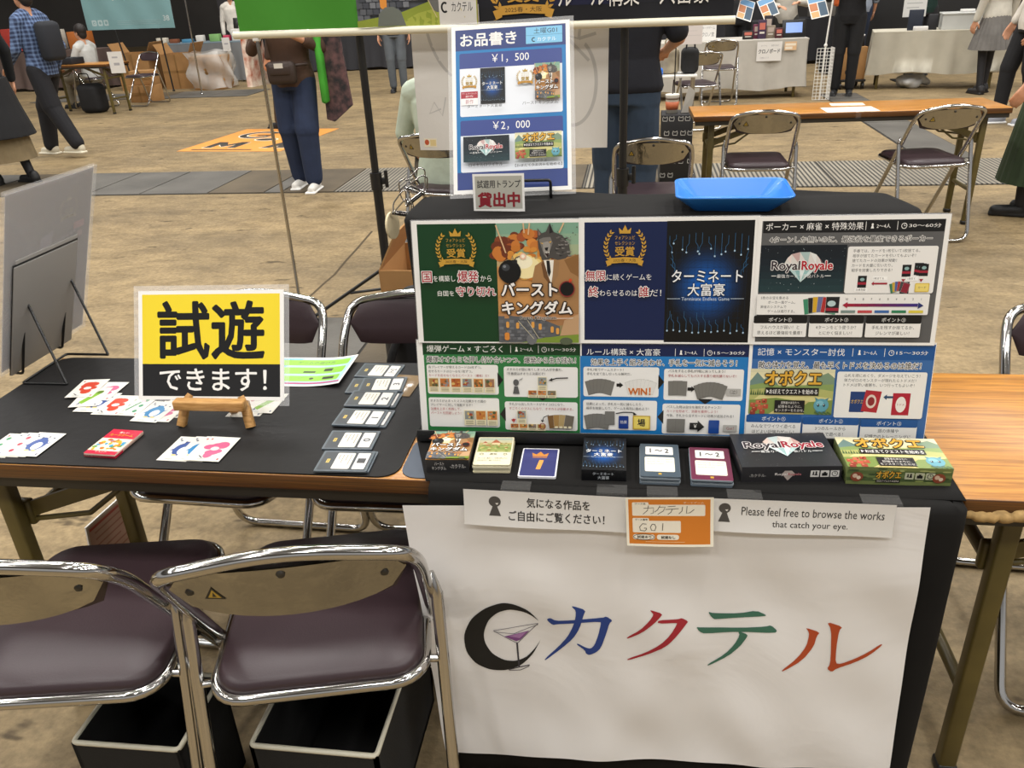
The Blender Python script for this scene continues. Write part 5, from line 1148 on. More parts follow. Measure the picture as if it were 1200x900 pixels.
# ------------------------------------------------------------------ banner stand behind the display
RY = 3.75
m = MB(); m.tube([(-1.785, RY, 1.318), (.398, RY, 1.294)], .0165, 14); tag(m.build('banner_rod', CREAM), 'long cream rod weighting the lower edge of the two hanging banners', 'rod')
def hang(name, x0, x1, z0, z1, y, draw, label, w_=None):
    P = Pr((x1-x0)*1000, (z1-z0)*1000); draw(P); mb = MB()
    f = lambda p: Vector((p.x, p.y, p.z+.010*math.sin(p.x*5)+.006*math.sin(p.x*13+p.y*6)))
    bent(mb, x1-x0, z1-z0, 40, 24, f, '#dcd9d2'); P.emit(mb, warp=f, z0=.0015, step=45, dz=8e-5)
    o = mb.build(name, INKC); o.matrix_world = frame((x0, y, z0), (1, 0, -.011), (0, 0, 1)); return tag(o, label, 'banner')
def bn1(p):                                           # lower part of the left banner
    p.rect(0, 0, 555, p.h, '#3f8a22')
    s = p.sub(555, p.h-300, p.w, p.h, 590, 300); s.rect(0, 0, 590, 300, '#a8764c'); s.hgrad(0, 0, 590, 120, ['#c58a4c', '#b87a44', '#a96c3e'])
    s.poly([(0, 300), (0, 0), (330, 0), (480, 60), (480, 200), (200, 250), (110, 300)], '#54575d')
    for j in range(11):
        for i in range(15): s.rect(4+i*32+(j % 2)*15, 4+j*25, 32+i*32+(j % 2)*15, 26+j*25, ['#6a6d73', '#51545a', '#787b81', '#5f6268', '#454850'][(i*3+j*2) % 5]) if 4+j*25 < 262-i*5-i*i*.3 else None
    for x, y, h in ((6, 20, 60), (105, 0, 30), (118, 140, 90), (350, 0, 20), (410, 0, 30), (500, 20, 45), (540, 30, 60)): s.rr(x, y, x+32, y+h, 12, '#e0913a')
    s.poly([(400, 0), (590, 0), (590, 180), (480, 190), (440, 80)], '#a8643c'); s.poly([(470, 40), (520, 30), (500, 90), (540, 140), (480, 150)], '#d9a070')
    s.poly([(0, 300), (0, 275), (200, 250), (360, 205), (590, 160), (590, 300)], '#8d9a35'); s.poly([(180, 299), (300, 250), (590, 200), (590, 300)], '#a5ad46')
    s.poly([(100, 298), (108, 250), (140, 224), (180, 222), (215, 240), (236, 298)], '#6a6f66'); s.ell(400, 190, 46, 60, '#6c6c68')
    for a in ((250, 80), (330, 30), (420, 140)): s.line([a, (a[0]+90, a[1]+100), (a[0]+140, a[1]+190)], 4, '#c9bb8a')
    p.rect(p.w-168, p.h-118, p.w-4, p.h, '#d9d6d0'); p.rect(p.w-12, 0, p.w-4, p.h, '#d9d6d0'); p.ring(p.w-142, p.h-68, 17, 22, 8, '#1a1a1a', 20, 50, 310); p.text('カクテル', p.w-112, p.h-88, p.w-20, p.h-50, '#2a2a2c')
hang('hanging_banner', -1.755, -.672, 1.334, 1.78, RY+.0, bn1, 'left hanging banner, green with a stone castle picture')
def bn2(p):
    p.rect(0, 0, p.w, p.h, '#0b0d16'); p.hgrad(0, 0, p.w, p.h-60, ['#0a0b12', '#0c0f1e', '#0e1228', '#10142e', '#0e1226', '#0c0e1a']); p.rect(300, 40, 560, p.h-60, '#111638')
    laurel(p, 193, p.h-140, 130, '#c8963a')
    p.text('ルール構築 × 大富豪', 340, p.h-152, 955, p.h-50, '#eeeae2', .01)
hang('hanging_banner', -.668, .388, 1.322, 1.78, RY+.0, bn2, 'right hanging banner, dark navy with gold laurel and white characters')
m = MB(); m.tube([(-1.684, RY+.01, 1.298), (-1.694, RY+.01, .012)], .0085, 10); m.box((-1.684, RY+.004, 1.300), (.03, .03, .02), bevel=.004, mi=1); m.sphere((-1.694, RY+.01, .008), .012, 10, mi=1)
m.tube([(-1.684, RY+.02, 1.298), (-1.682, RY+.03, 1.95)], .007, 10)
tag(m.build('chrome_pole', [CHROME, WHTPLA]), 'thin chrome upright at the left end of the banner rod', 'pole')
def stand_pole(x, label, a0):
    t = thing('banner_stand_pole', label, 'stand', (x, RY+.05, 0))
    m = MB(); m.tube([(0, 0, .10), (0, 0, .66)], .022, 14); m.tube([(0, 0, .66), (0, 0, 1.95)], .0175, 14); m.build('pole', BLKPLA, t)
    m = MB(); m.tube([(0, 0, .61), (0, 0, .69)], .028, 14); m.box((.035, 0, .65), (.02, .016, .03), bevel=.003); m.tube([(.05, 0, .62), (.05, 0, .70)], .009, 8); m.build('clamp', BLKPLA, t)
    m = MB(); m.tube([(0, 0, .18), (0, 0, .24)], .030, 14); m.build('collar', BLKPLA, t)
    for k in range(3):
        a = R(a0+k*120); d = Vector((math.cos(a), math.sin(a), 0)); m = MB()
        m.tube([d*.03+Vector((0, 0, .21)), d*.42+Vector((0, 0, .014))], .012, 8, flat=.6); m.tube([Vector((0, 0, .11)), d*.20+Vector((0, 0, .118))], .007, 8); m.sphere(d*.42+Vector((0, 0, .014)), .014, 8); m.build('leg', BLKPLA, t)
stand_pole(-1.222, 'black tripod pole of the banner stand, left one', 90)
stand_pole(-.052, 'black tripod pole of the banner stand, right of the price list', 30)
def bn3(p):                                           # reverse of a white sheet: the print shows through faintly
    p.rect(0, 0, p.w, p.h, '#d3cfc8'); g = '#b5b2ad'
    p.ring(245, -10, 190, 330, 13, g, 40, 20, 175); p.ring(720, 330, 110, 190, 15, g, 40, -60, 150); p.line([(770, -40), (745, 150), (640, 120)], 15, g); p.line([(745, 150), (820, 130)], 13, g); p.line([(700, 150), (790, 240)], 13, g)
    p.line([(115, 430), (60, 450), (85, 400), (120, 460), (140, 380)], 7, '#bab7b2'); p.line([(110, 20), (150, 20), (150, 60), (108, 60)], 7, '#c4c1bc'); p.line([(110, 80), (150, 80), (146, 110)], 7, '#c4c1bc')
    p.rect(22, p.h-54, 84, p.h-14, '#e3d9c0'); p.ell(36, p.h-36, 11, 13, '#b8502a'); p.rect(52, p.h-48, 80, p.h-20, '#d9c28a')
hang('white_sheet', -1.000, -.125, .785, 1.40, RY+.085, bn3, 'back of a white sheet hanging below the banners, faint print showing through')

# ------------------------------------------------------------------ people
def solidify(mb, voxel, name, m, parent, it=4):
    me = bpy.data.meshes.new('t'); me.from_pydata([tuple(v) for v in mb.v], [], mb.f); o = bpy.data.objects.new('t', me); C.objects.link(o)
    r = o.modifiers.new('r', 'REMESH'); r.mode = 'VOXEL'; r.voxel_size = voxel
    s = o.modifiers.new('s', 'SMOOTH'); s.factor = .5; s.iterations = it
    bpy.context.view_layer.update(); ev = o.evaluated_get(bpy.context.evaluated_depsgraph_get()); nm = bpy.data.meshes.new_from_object(ev)
    bpy.data.objects.remove(o); bpy.data.meshes.remove(me); nm.name = name; nm.materials.clear(); nm.materials.append(m)
    nm.polygons.foreach_set('use_smooth', [True]*len(nm.polygons)); nm.polygons.foreach_set('material_index', [0]*len(nm.polygons))
    q = bpy.data.objects.new(name, nm); C.objects.link(q); q.parent = parent; return q
def loft(mb, rings, n=20):                            # rings: (cx, cy, z, rx, ry)
    vs = [(cx+rx*math.cos(2*PI*j/n), cy+ry*math.sin(2*PI*j/n), z) for cx, cy, z, rx, ry in rings for j in range(n)]; N = len(rings)
    mb.add(vs, [(i*n+j, i*n+(j+1) % n, (i+1)*n+(j+1) % n, (i+1)*n+j) for i in range(N-1) for j in range(n)]+[list(range(n))[::-1], [(N-1)*n+j for j in range(n)]], smooth=True)
def hand(mb, w, d, pn, curl=.5, s=1.0, side=1):       # wrist, direction, palm normal
    w = Vector(w); d = Vector(d).normalized(); pn = Vector(pn); pn = (pn-d*pn.dot(d)).normalized(); sd = d.cross(pn)*side
    palm = w+d*.085*s
    for k in range(4):
        o = (k-1.5)*.019*s; mb.cone(w+d*.012*s+sd*o*.6, palm+sd*o, .0145*s, .0115*s, 8)
        l = (.070, .080, .075, .058)[k]*s; a = palm+sd*o*1.05; dd = d
        for j, fr in enumerate((.45, .32, .23)):
            an = curl*(.5+.45*j); d2 = (d*math.cos(an)+pn*math.sin(an)).normalized(); b = a+d2*l*fr; mb.cone(a, b, (.0098-.0011*j)*s, (.0090-.0012*j)*s, 8); a = b
    a = w+d*.025*s-sd*.024*s; b = a+(d*.6-sd*.75+pn*.35).normalized()*.040*s; c = b+(d*.85-sd*.25+pn*.4).normalized()*.030*s
    mb.cone(a, b, .0145*s, .011*s, 8); mb.cone(b, c, .0105*s, .0085*s, 8)
_SK = [0]
def person(label, loc, deg, h=1.66, skin='#c69070', hair='#1d1714', top=('#222', 'long'), bottom=('pants', '#222'), shoe='#222', sole=None, lf=.0, rf=.0, arms=None, lean=0.0, vox=.009, sit=False, curl=.5, coat=None, build=1.0, female=False, tuck=False):
    """faces local +y.  lf/rf: forward offset of each foot; arms: {side: (elbow, wrist)} in local metres"""
    t = thing('person', label, 'person', loc, R(deg)); s = h/1.66; V = lambda x, y, z: Vector((x*s, y*s, z*s))
    zh = .44 if sit else .88
    sh = zh+.50; nk = zh+.57; yl = lean
    hipj = {q: V(q*.088, 0, zh) for q in (-1, 1)}
    foot = {-1: lf, 1: rf}; leg = {}
    for q in (-1, 1):
        if sit: kn = V(q*.12, .42, .46); an = V(q*.13, .40+foot[q], .075)
        else:
            f = foot[q]; an = V(q*.085, f, .075+(.05 if f < -.18 else 0)); kn = (hipj[q]+an)*.5+V(0, .035+abs(f)*.10, .02)
        leg[q] = (hipj[q], kn, an)
    shj = {q: V(q*.165*build, yl, sh-.02) for q in (-1, 1)}
    arm = {}
    for q in (-1, 1):
        e_, w_ = (arms or {}).get(q, ((q*.225, -.02, sh-.29), (q*.235, .05, sh-.53))); arm[q] = (shj[q], V(*e_), V(*w_))
    b = build
    def torso(mb, g, z0=-.10, k0=1.0):
        loft(mb, [(0, 0, (zh+z0)*s, (.150*b+g)*s*k0, (.105+g)*s*k0), (0, 0, (zh+.02)*s, (.160*b+g)*s, (.112+g)*s), (0, yl*.3*s, (zh+.16)*s, (.135*b+g)*s, (.095+g)*s), (0, yl*.7*s, (zh+.32)*s, (.150*b+g)*s, (.105+g)*s), (0, yl*s, (zh+.44)*s, (.160*b+g)*s, (.098+g)*s), (0, yl*s, (zh+.52)*s, (.105*b+g)*s, (.070+g)*s)])
        for q in (-1, 1): mb.cone(V(q*.07, yl, sh+.02), V(q*.155*b, yl, sh-.02), (.062+g)*s, (.058+g)*s)
    m = MB(); torso(m, -.010, -.06, .6)
    for q in (-1, 1):
        a, k, n = leg[q]; m.cone(a, k, .075*s, .052*s); m.cone(k, n, .050*s, .034*s); m.cone(n+V(0, -.03, -.035), n+V(q*.01, .13, -.045), .034*s, .026*s)
        a, e_, w_ = arm[q]; m.cone(a, e_, .044*s, .036*s); m.cone(e_, w_, .034*s, .024*s)
        d = (w_-e_).normalized(); pn = Vector((-q, .25, 0)) if abs(d.z) > .7 else Vector((0, .2, -1)); hand(m, w_, d, pn, curl, s, side=q if abs(d.z) > .7 else -q)
    hd = V(0, yl+.02, nk+.13)
    m.cone(V(0, yl, nk-.08), V(0, yl+.01, nk+.05), .052*s, .048*s); m.sphere(hd+V(0, -.01, .035), .083*s, 16, sc=(.92, 1.08, 1.1)); m.sphere(hd+V(0, .022, -.035), .068*s, 14, sc=(.86, .95, 1.12))
    m.cone(hd+V(0, .085, .005), hd+V(0, .100, -.022), .010*s, .015*s, 8)
    for q in (-1, 1): m.sphere(hd+V(q*.078, -.005, -.01), .02*s, 8, sc=(.4, .8, 1.3)); m.sphere(hd+V(q*.03, .074, .008), .011*s, 8)
    m.cone(hd+V(-.018, .078, -.058), hd+V(.018, .078, -.058), .008*s, .008*s, 8)
    SK = mat('skin_'+skin[1:], skin, .55, var=.05, scale=18)
    solidify(m, min(vox, .0065), 'body', SK, t, 3)
    m = MB()
    for q in (-1, 1): m.sphere(hd+V(q*.03, .083, .010), .006*s, 8)
    m.build('eyes', mat('eye_dark', '#1a1412', .3), t)
    m = MB(); m.sphere(hd+V(0, -.022, .045), .094*s, 18, sc=(.95, 1.05, 1.06))
    if female: m.cone(hd+V(0, -.07, .0), hd+V(0, -.085, -.22), .07*s, .05*s)
    else: m.sphere(hd+V(0, -.05, -.02), .07*s, 14, sc=(1.05, .8, 1.1))
    solidify(m, .011, 'hair', mat('hair_'+hair[1:], hair, .6), t, 2)
    kind, col = bottom[0], bottom[1]; cm_ = mat('cloth_'+col[1:], col, .85, var=.14, scale=7, bump=.25, bscale=26)
    if kind in ('pants', 'wide'):
        m = MB(); loft(m, [(0, 0, (zh-.07)*s, .158*b*s, .118*s), (0, 0, (zh+.04)*s, .162*b*s, .118*s), (0, 0, (zh+.13)*s, .150*b*s, .110*s)])
        wd = 1.3 if kind == 'wide' else 1.0
        for q in (-1, 1):
            a, k, n = leg[q]; m.cone(a, k, .100*s, .078*s*wd, 14); m.cone(k, n+V(0, 0, .03), .072*s*wd, .058*s*wd, 14)
        solidify(m, vox, 'trousers', cm_, t, 4)
    elif kind in ('skirt', 'longskirt'):
        z1 = zh-(.36 if kind == 'skirt' else .66); n = 96; m = MB(); lv = [(zh+.12, .135*b, .100, 0), (zh+.04, .160*b, .118, .2), (zh-.08, .185, .15, .6), ((zh+z1)/2, .215, .185, .9), (z1, .255, .23, 1.0)]
        vs = []
        for z, rx, ry, pl in lv:
            for j in range(n):
                a = 2*PI*j/n; f = 1+.035*pl*(abs(((j*3/n*8) % 1)*2-1)-.5)*(2 if kind == 'skirt' else .8); vs.append((rx*s*f*math.cos(a), ry*s*f*math.sin(a), z*s))
        m.add(vs, [(i*n+j, (i+1)*n+j, (i+1)*n+(j+1) % n, i*n+(j+1) % n) for i in range(4) for j in range(n)], smooth=False); m.build('skirt', cm_, t)
        if bottom[2:]: 
            m = MB()
            for q in (-1, 1): a, k, n_ = leg[q]; m.cone(a.lerp(k, .3), k, .072*s, .056*s); m.cone(k, n_, .053*s, .038*s)
            solidify(m, vox, 'tights', mat('tights', bottom[2], .6), t, 3)
    if top:
        tcol, sl = top[0], top[1]; tm_ = top[2] if len(top) > 2 else mat('cloth_'+tcol[1:], tcol, .85, var=.14, scale=7, bump=.25, bscale=22)
        m = MB(); torso(m, .014, -.01 if tuck else (-.05 if not coat else -.10))
        for q in (-1, 1):
            a, e_, w_ = arm[q]
            if sl == 'long': m.cone(a, e_, .060*s, .052*s); m.cone(e_, e_.lerp(w_, .93), .050*s, .040*s)
            elif sl == 'short': m.cone(a, a.lerp(e_, .85), .062*s, .062*s)
            else: m.cone(a, e_, .060*s, .052*s); m.cone(e_, e_.lerp(w_, .45), .050*s, .046*s)
        solidify(m, vox, 'shirt', tm_, t, 3)
    if coat:
        m = MB(); lv = [(zh+.03, .200, .150), (zh-.2, .245, .205), (zh-.36, .285, .25), (coat[1], .31, .275)]; loft(m, [(0, 0, z*s, rx*s, ry*s) for z, rx, ry in lv]); solidify(m, vox, 'coat_skirt', mat('cloth_'+coat[0][1:], coat[0], .85, var=.14, scale=7, bump=.25, bscale=22), t, 3)
    for q in (-1, 1):
        a, k, n = leg[q]; m = MB(); m.cone(n+V(0, -.04, -.03), n+V(0, -.03, .0), .043*s, .042*s); m.cone(n+V(0, -.035, -.035), n+V(q*.012, .14, -.042), .040*s, .034*s); m.box(n+V(q*.005, .05, -.064), (.075*s, .25*s, .022*s), bevel=.006)
        o = solidify(m, vox*.8, 'shoe', mat('shoe_'+shoe[1:], shoe, .6), t, 2)
        if sole: m = MB(); m.box(n+V(q*.005, .05, -.066), (.088*s, .262*s, .020*s), bevel=.008); m.build('sole', mat('sole_'+sole[1:], sole, .6), o)
    return t
def plaid(name, a, b, c):
    m = bpy.data.materials.new(name); m.use_nodes = True; n = m.node_tree.nodes; L = m.node_tree.links; bs = n['Principled BSDF']; t = n.new('ShaderNodeTexCoord'); prev = None
    for ax, sc in (('X', 9), ('Z', 8)):
        w_ = n.new('ShaderNodeTexWave'); w_.bands_direction = ax; w_.inputs['Scale'].default_value = sc; w_.inputs['Distortion'].default_value = 1.2; L.new(t.outputs['Object'], w_.inputs['Vector'])
        r = n.new('ShaderNodeValToRGB'); r.color_ramp.elements[0].color = hx(a); r.color_ramp.elements[1].color = hx(b); r.color_ramp.elements[0].position = .3; r.color_ramp.elements[1].position = .9; L.new(w_.outputs['Fac'], r.inputs[0])
        if prev is None: prev = r.outputs[0]
        else:
            x = n.new('ShaderNodeMix'); x.data_type = 'RGBA'; x.inputs['Factor'].default_value = .5; L.new(prev, x.inputs['A']); L.new(r.outputs[0], x.inputs['B']); prev = x.outputs['Result']
    L.new(prev, bs.inputs['Base Color']); bs.inputs['Roughness'].default_value = .85; return m
# nearer people
def at(px, py, z=0.0): q = atz(px, py, z); return (q.x, q.y, 0)
P1 = person('person in long black coat with pale trousers walking at the far left', (-5.74, 6.95, 0), 75, 1.70, top=('#141418', 'long', mat('cloth_navyblack', '#11161c', .85, var=.2, scale=6, bump=.2, bscale=20)), bottom=('longskirt', '#7a6a4d', '#15151a'), shoe='#161616', coat=('#0f0f12', .42), lf=.12, rf=-.14, arms={1: ((.30, .02, 1.12), (.36, .12, .86)), -1: ((-.22, .1, 1.08), (-.2, .28, .92))})
P2 = person('person in blue plaid shirt and black trousers walking at left', (-6.18, 8.38, 0), 80, 1.66, top=('#3a4a66', 'long', plaid('blue_plaid', '#27324e', '#6d84ab', '#fff')), bottom=('wide', '#15151a'), shoe='#c9c1ab', sole='#e4ddc8', lf=-.27, rf=.27, arms={1: ((.22, -.1, 1.10), (.23, .05, .88)), -1: ((-.22, .05, 1.10), (-.18, .25, .95))})
m = MB(); m.box((0, -.20, 1.16), (.26, .13, .38), bevel=.05); m.build('backpack', mat('dark_pack', '#1e2128', .8), P2)
P8 = person('person in dark blue jeans and brown shirt with a waist bag, facing us', (-2.72, 6.62, 0), 183, 1.62, top=('#4a3426', 'half'), bottom=('wide', '#1e2a44'), shoe='#d9d6cf', sole='#efede8', lf=.10, rf=-.06, arms={1: ((.30, .02, 1.12), (.12, .22, 1.26)), -1: ((-.27, .02, 1.12), (-.1, .24, 1.24))}, build=1.08)
m = MB(); m.box((.02, .175, .93), (.23, .09, .17), bevel=.035); m.box((.02, .22, .95), (.16, .02, .07), bevel=.01, mi=0); m.box((.02, .232, .985), (.07, .004, .035), mi=1); m.tube([(-.16, .08, .98), (-.1, .15, .98), (.1, .15, .98), (.17, .08, .98)], .012, 8)
m.build('waist_bag', [mat('brown_nylon', '#33241c', .6), mat('pale_tag', '#cfc9bd', .6)], P8)
m = MB(); m.box((-.26, .02, .98), (.05, .16, .60), bevel=.02); m.build('green_bag', mat('green_fabric', '#3f9a2c', .6, var=.2), P8)
m = MB(); m.prism([(-.10, -.30), (.06, -.42), (.12, -.40), (.10, .30), (-.06, .30)], -.02, .02, M=Matrix.Translation((-.36, .0, .95)) @ Euler((PI/2, 0, 0)).to_matrix().to_4x4()); m.build('patterned_bag', mat('dark_pattern', '#1c1b20', .7, col2='#6a4a4a', scale=16), P8)
P7 = person('person in brown with black striped shoe, behind the person in jeans', (-4.12, 9.8, 0), 80, 1.62, top=('#3a2b22', 'long'), bottom=('pants', '#4a3c2c'), shoe='#16161a', lf=-.18, rf=.24)
m = MB(); m.prism([(-.19, -.26), (.19, -.26), (.17, .26), (-.17, .26)], -.035, .035, M=Matrix.Translation((-.05, .34, .78)) @ Euler((PI/2, 0, 0)).to_matrix().to_4x4())
for s_ in (-.06, .06): m.tube(fillet([(s_, .30, .97), (s_, .28, 1.2), (s_*.4, .2, 1.32)], .05, 3), .008, 6)
m.build('tote_bag', mat('floral_tote', '#e4dfd2', .8, col2='#a8502e', scale=9), P7)
P12 = person('person in navy shirt and loose jeans standing behind the right pole, seen from behind', (-.06, 4.80, 0), -12, 1.72, top=('#10121c', 'short'), bottom=('wide', '#2b3a4c'), shoe='#22242a', arms={1: ((.27, .04, 1.13), (.17, .27, 1.06)), -1: ((-.24, .06, 1.10), (-.18, .28, 1.0))}, build=1.22, tuck=True)
P11 = person('seated person in pale green shirt behind the white sheet, seen from behind', (-1.05, 4.68, 0), -14, 1.70, top=('#b9c4b2', 'half'), bottom=('pants', '#77776c'), shoe='#222', sit=True, arms={1: ((.24, .05, .70), (.18, .30, .66)), -1: ((-.29, .02, .70), (-.26, .20, .50))}, build=1.25)
m = MB(); m.prism([(-.07, -.14), (.05, -.16), (.09, .10), (-.03, .12)], -.012, .012, M=Matrix.Translation((-.30, .22, .52)) @ Euler((PI/2, 0, R(30))).to_matrix().to_4x4()); m.build('patterned_pouch', mat('dark_print', '#26241f', .8, col2='#8a867c', scale=20), P11)
dup(CH, (-1.04, 4.64, 0), R(-14), 'chrome folding chair holding the seated person in pale green')
P20 = person('person in dark green long skirt at the right edge', (2.50, 5.55, 0), 70, 1.62, top=('#20241c', 'half'), bottom=('longskirt', '#2b3a22', '#1a1a1a'), shoe='#141414', lf=.06, rf=-.06, arms={-1: ((-.24, .02, 1.10), (-.28, .16, .84)), 1: ((.24, 0, 1.1), (.25, .1, .86))}, female=True)
m = MB(); m.lathe([(.030, -.016), (.036, -.012), (.036, .012), (.030, .016)], 16); o = m.build('wrist_band', WHTPLA, P20); o.location = (-.272, .135, .875)
P19 = person('person in white shirt and black trousers with a red bag, near the right edge', (3.70, 8.95, 0), 95, 1.72, top=('#d9d2c6', 'long'), bottom=('pants', '#131316'), shoe='#8d9098', sole='#e4e4e2', lf=-.10, rf=.12, arms={1: ((.24, -.05, 1.12), (.25, .06, .88)), -1: ((-.24, -.02, 1.12), (-.26, .12, .86))})
m = MB(); m.box((-.05, -.20, 1.22), (.30, .14, .36), bevel=.04); m.box((-.05, -.272, 1.16), (.20, .02, .16), bevel=.008); m.build('red_bag', mat('red_nylon', '#c62a30', .6), P19)
P18 = person('person in grey pleated skirt and pale sweater at the right cloth table', (4.20, 11.22, 0), 20, 1.62, top=('#c4c0b4', 'long'), bottom=('skirt', '#6a6763', '#241c1e'), shoe='#161416', lf=-.04, rf=.10, female=True)
P17 = person('person in dark green shirt behind the right cloth table', (4.05, 13.45, 0), 185, 1.66, top=('#12302a', 'short'), bottom=('pants', '#222226'), shoe='#222', arms={-1: ((-.28, .08, 1.12), (-.12, .32, 1.12)), 1: ((.28, .05, 1.12), (.2, .3, 1.1))})
P15 = person('person in black holding a flyer beside the white wire rack', (2.60, 11.45, 0), 165, 1.72, top=('#111114', 'long'), bottom=('pants', '#121214'), shoe='#1a1a1c', arms={1: ((.26, .06, 1.10), (.16, .32, 1.16)), -1: ((-.26, .06, 1.10), (-.1, .34, 1.16))})
P16 = person('person in grey top and dark blue jeans, behind the person in black', (3.35, 14.2, 0), 10, 1.68, top=('#8b93a0', 'half'), bottom=('pants', '#1f2a3f'), shoe='#1c1c20')
P13 = person('person in dark vest reading a flyer behind the grey cloth table', (1.40, 12.75, 0), 178, 1.66, top=('#2b2c2f', 'short'), bottom=('pants', '#18181a'), shoe='#222', arms={1: ((.26, .10, 1.14), (.10, .34, 1.16)), -1: ((-.26, .10, 1.14), (-.1, .34, 1.18))})
P14 = person('person in pale jacket reading a flyer behind the grey cloth table', (2.02, 12.70, 0), 175, 1.62, top=('#c0bbb0', 'long'), bottom=('pants', '#3c3a38'), shoe='#222', arms={1: ((.26, .10, 1.08), (.12, .32, 1.06)), -1: ((-.26, .10, 1.08), (-.14, .32, 1.10))})
P9 = person('person in grey trousers far behind the green banner', (-3.75, 13.4, 0), 190, 1.66, top=('#2a2a2e', 'long'), bottom=('pants', '#5a6066'), shoe='#18181a')
P10 = person('person in black trousers walking behind the castle banner', (-2.25, 10.2, 0), 120, 1.68, top=('#141416', 'long'), bottom=('pants', '#111114'), shoe='#151515', lf=-.15, rf=.18)
P4 = person('person in white shirt and black skirt behind the teal banner', (-8.05, 17.0, 0), 200, 1.60, top=('#d2ccc2', 'long'), bottom=('pants', '#141416'), shoe='#1a1a1a')
P5 = person('person in black patterned shirt behind the far blue table', (-7.35, 17.0, 0), 185, 1.66, top=('#26262a', 'half', mat('pattern_shirt', '#232327', .8, col2='#8a8078', scale=12)), bottom=('pants', '#151517'), shoe='#1a1a1a')
P3 = person('seated person in pale grey hoodie beside the far small table', (-8.50, 12.62, 0), 80, 1.60, top=('#b6b6b2', 'long'), bottom=('pants', '#7d7462'), shoe='#1c1c1e', sit=True, arms={1: ((.24, .08, .70), (.16, .34, .62)), -1: ((-.24, .08, .70), (-.16, .34, .62))})

# ------------------------------------------------------------------ paper slips on the long table, patterned box, floor sticker, things on the floor
def paper(name, x, y, z, ang, w_, h_, draw, label, cat='paper', base='#e8e6e1'):
    P = Pr(w_, h_, base); draw(P); return sheet(name, P, flat(x, y, z, ang), label, cat, thick=.0004, mats=INK)
def ps1(p): p.rect(60, 80, 150, 100, '#b9b9bb'); p.rect(170, 84, 250, 104, '#b9b9bb')
paper('paper_slip', 1.125, 5.235, .7012, 2, 300, 190, ps1, 'larger white paper slip taped on the front of the long table')
paper('paper_slip', 1.20, 5.50, .7012, -4, 200, 110, lambda p: None, 'small cream paper slip at the back of the long table', base='#e6d9c2')
m = MB(); m.box((1.30, 5.226, .69), (.03, .002, .05)); tag(m.build('tape_strip', TAPE), 'clear tape over the front edge of the long table', 'tape')
t = thing('patterned_box', 'black box with white cat-head outlines, by the left end of the long table', 'box', (.315, 6.50, 0))
m = MB(); m.box((0, .12, .265), (.235, .26, .53), bevel=.006, col='#121214'); p = Pr(235, 530)
for k in range(18):
    x, y = 22+(k % 4)*58+(k//4 % 2)*22, 30+(k//4)*105; c = '#b9b7b2'; r_ = random.Random(k); q = r_.uniform(-6, 6)
    p.line([(x-16+q, y+14), (x-18+q, y-6), (x-14+q, y-18), (x-5+q, y-9), (x+7+q, y-10), (x+15+q, y-19), (x+18+q, y-4), (x+15+q, y+15), (x-16+q, y+14)], 4, c)
p.emit(m, frame((-.1175, -.0103, 0), (1, 0, 0), (0, 0, 1))); m.build('body', INK, t)
m = MB(); m.lathe([(.040, 0), (.052, .125), (.054, .13), (.054, .136), (.05, .138), (0, .138)], 20, col='#d9d4ca'); m.lathe([(.0455, .028), (.0515, .085)], 20, col='#b5603a'); m.lathe([(.050, .10), (.0528, .115)], 20, col='#6a5a4c')
m.tube([(0, 0, .13), (.004, 0, .24)], .004, 6, col='#2a1a18'); o = m.build('drink_cup', INK); o.location = (.275, 6.58, .5305); tag(o, 'paper drink cup with straw on the cat-pattern box', 'cup')
m = MB(); m.add([(0, 0, 0), (.07, .01, 0), (.10, .03, .15), (.05, .04, .19)], [(0, 1, 2, 3)]); o = m.build('paper_bag', mat('grey_paper', '#9a958c', .8)); md = o.modifiers.new('s', 'SOLIDIFY'); md.thickness = .02; o.location = (.345, 6.57, .5315); tag(o, 'small grey paper bag beside the drink cup', 'bag')
P = Pr(1250, 1450, '#d98f3c')                          # round-cornered floor sticker
P.rect(20, 20, 1230, 1430, '#dd9442'); P.rect(120, 1330, 860, 1380, '#3a3428')
for pts in ([(190, 1250), (190, 900), (300, 900), (390, 1060), (480, 900), (590, 900), (590, 1250), (490, 1250), (490, 1060), (390, 1200), (290, 1060), (290, 1250)], [(900, 1250), (1000, 900), (1120, 900), (1200, 1250), (1090, 1250), (1060, 1130), (1010, 1250)]):
    P.poly([(x+(12 if k % 2 else -12), y+14) for k, (x, y) in enumerate(pts)], '#efe6d2'); P.poly(pts, '#37332c')
P.ring(430, 430, 250, 240, 110, '#efe6d2', 30, 30, 330); P.ring(430, 430, 235, 225, 80, '#37332c', 30, 30, 330); P.rect(420, 440, 640, 500, '#37332c')
P.ring(900, 330, 190, 140, 90, '#efe6d2', 24, 90, 360); P.ring(900, 330, 178, 128, 66, '#37332c', 24, 90, 360); P.ell(690, 740, 150, 90, '#efe6d2'); P.ell(690, 740, 130, 72, '#37332c')
q = atz(207, 177.5); q2 = atz(328, 177.5)
sheet('floor_sticker', P, flat(q.x, q.y, .0022, math.degrees(math.atan2(q2.y-q.y, q2.x-q.x))), 'orange square sticker with bold dark shapes stuck on the floor', 'sticker', thick=.002, mats=INK, edge='#d98f3c')
t = thing('cardboard_box', 'open cardboard box on the floor behind the riser corner', 'box', (-.60, 2.50, 0))
m = MB(); W_, D_, H_ = .36, .30, .685
for (cx, cy, sx_, sy_) in ((0, -D_/2, W_, .006), (0, D_/2, W_, .006), (-W_/2, 0, .006, D_), (W_/2, 0, .006, D_)): m.box((cx, cy, H_/2), (sx_, sy_, H_))
m.box((0, 0, H_-.10), (W_-.01, D_-.01, .01)); m.build('body', CARDB, t)
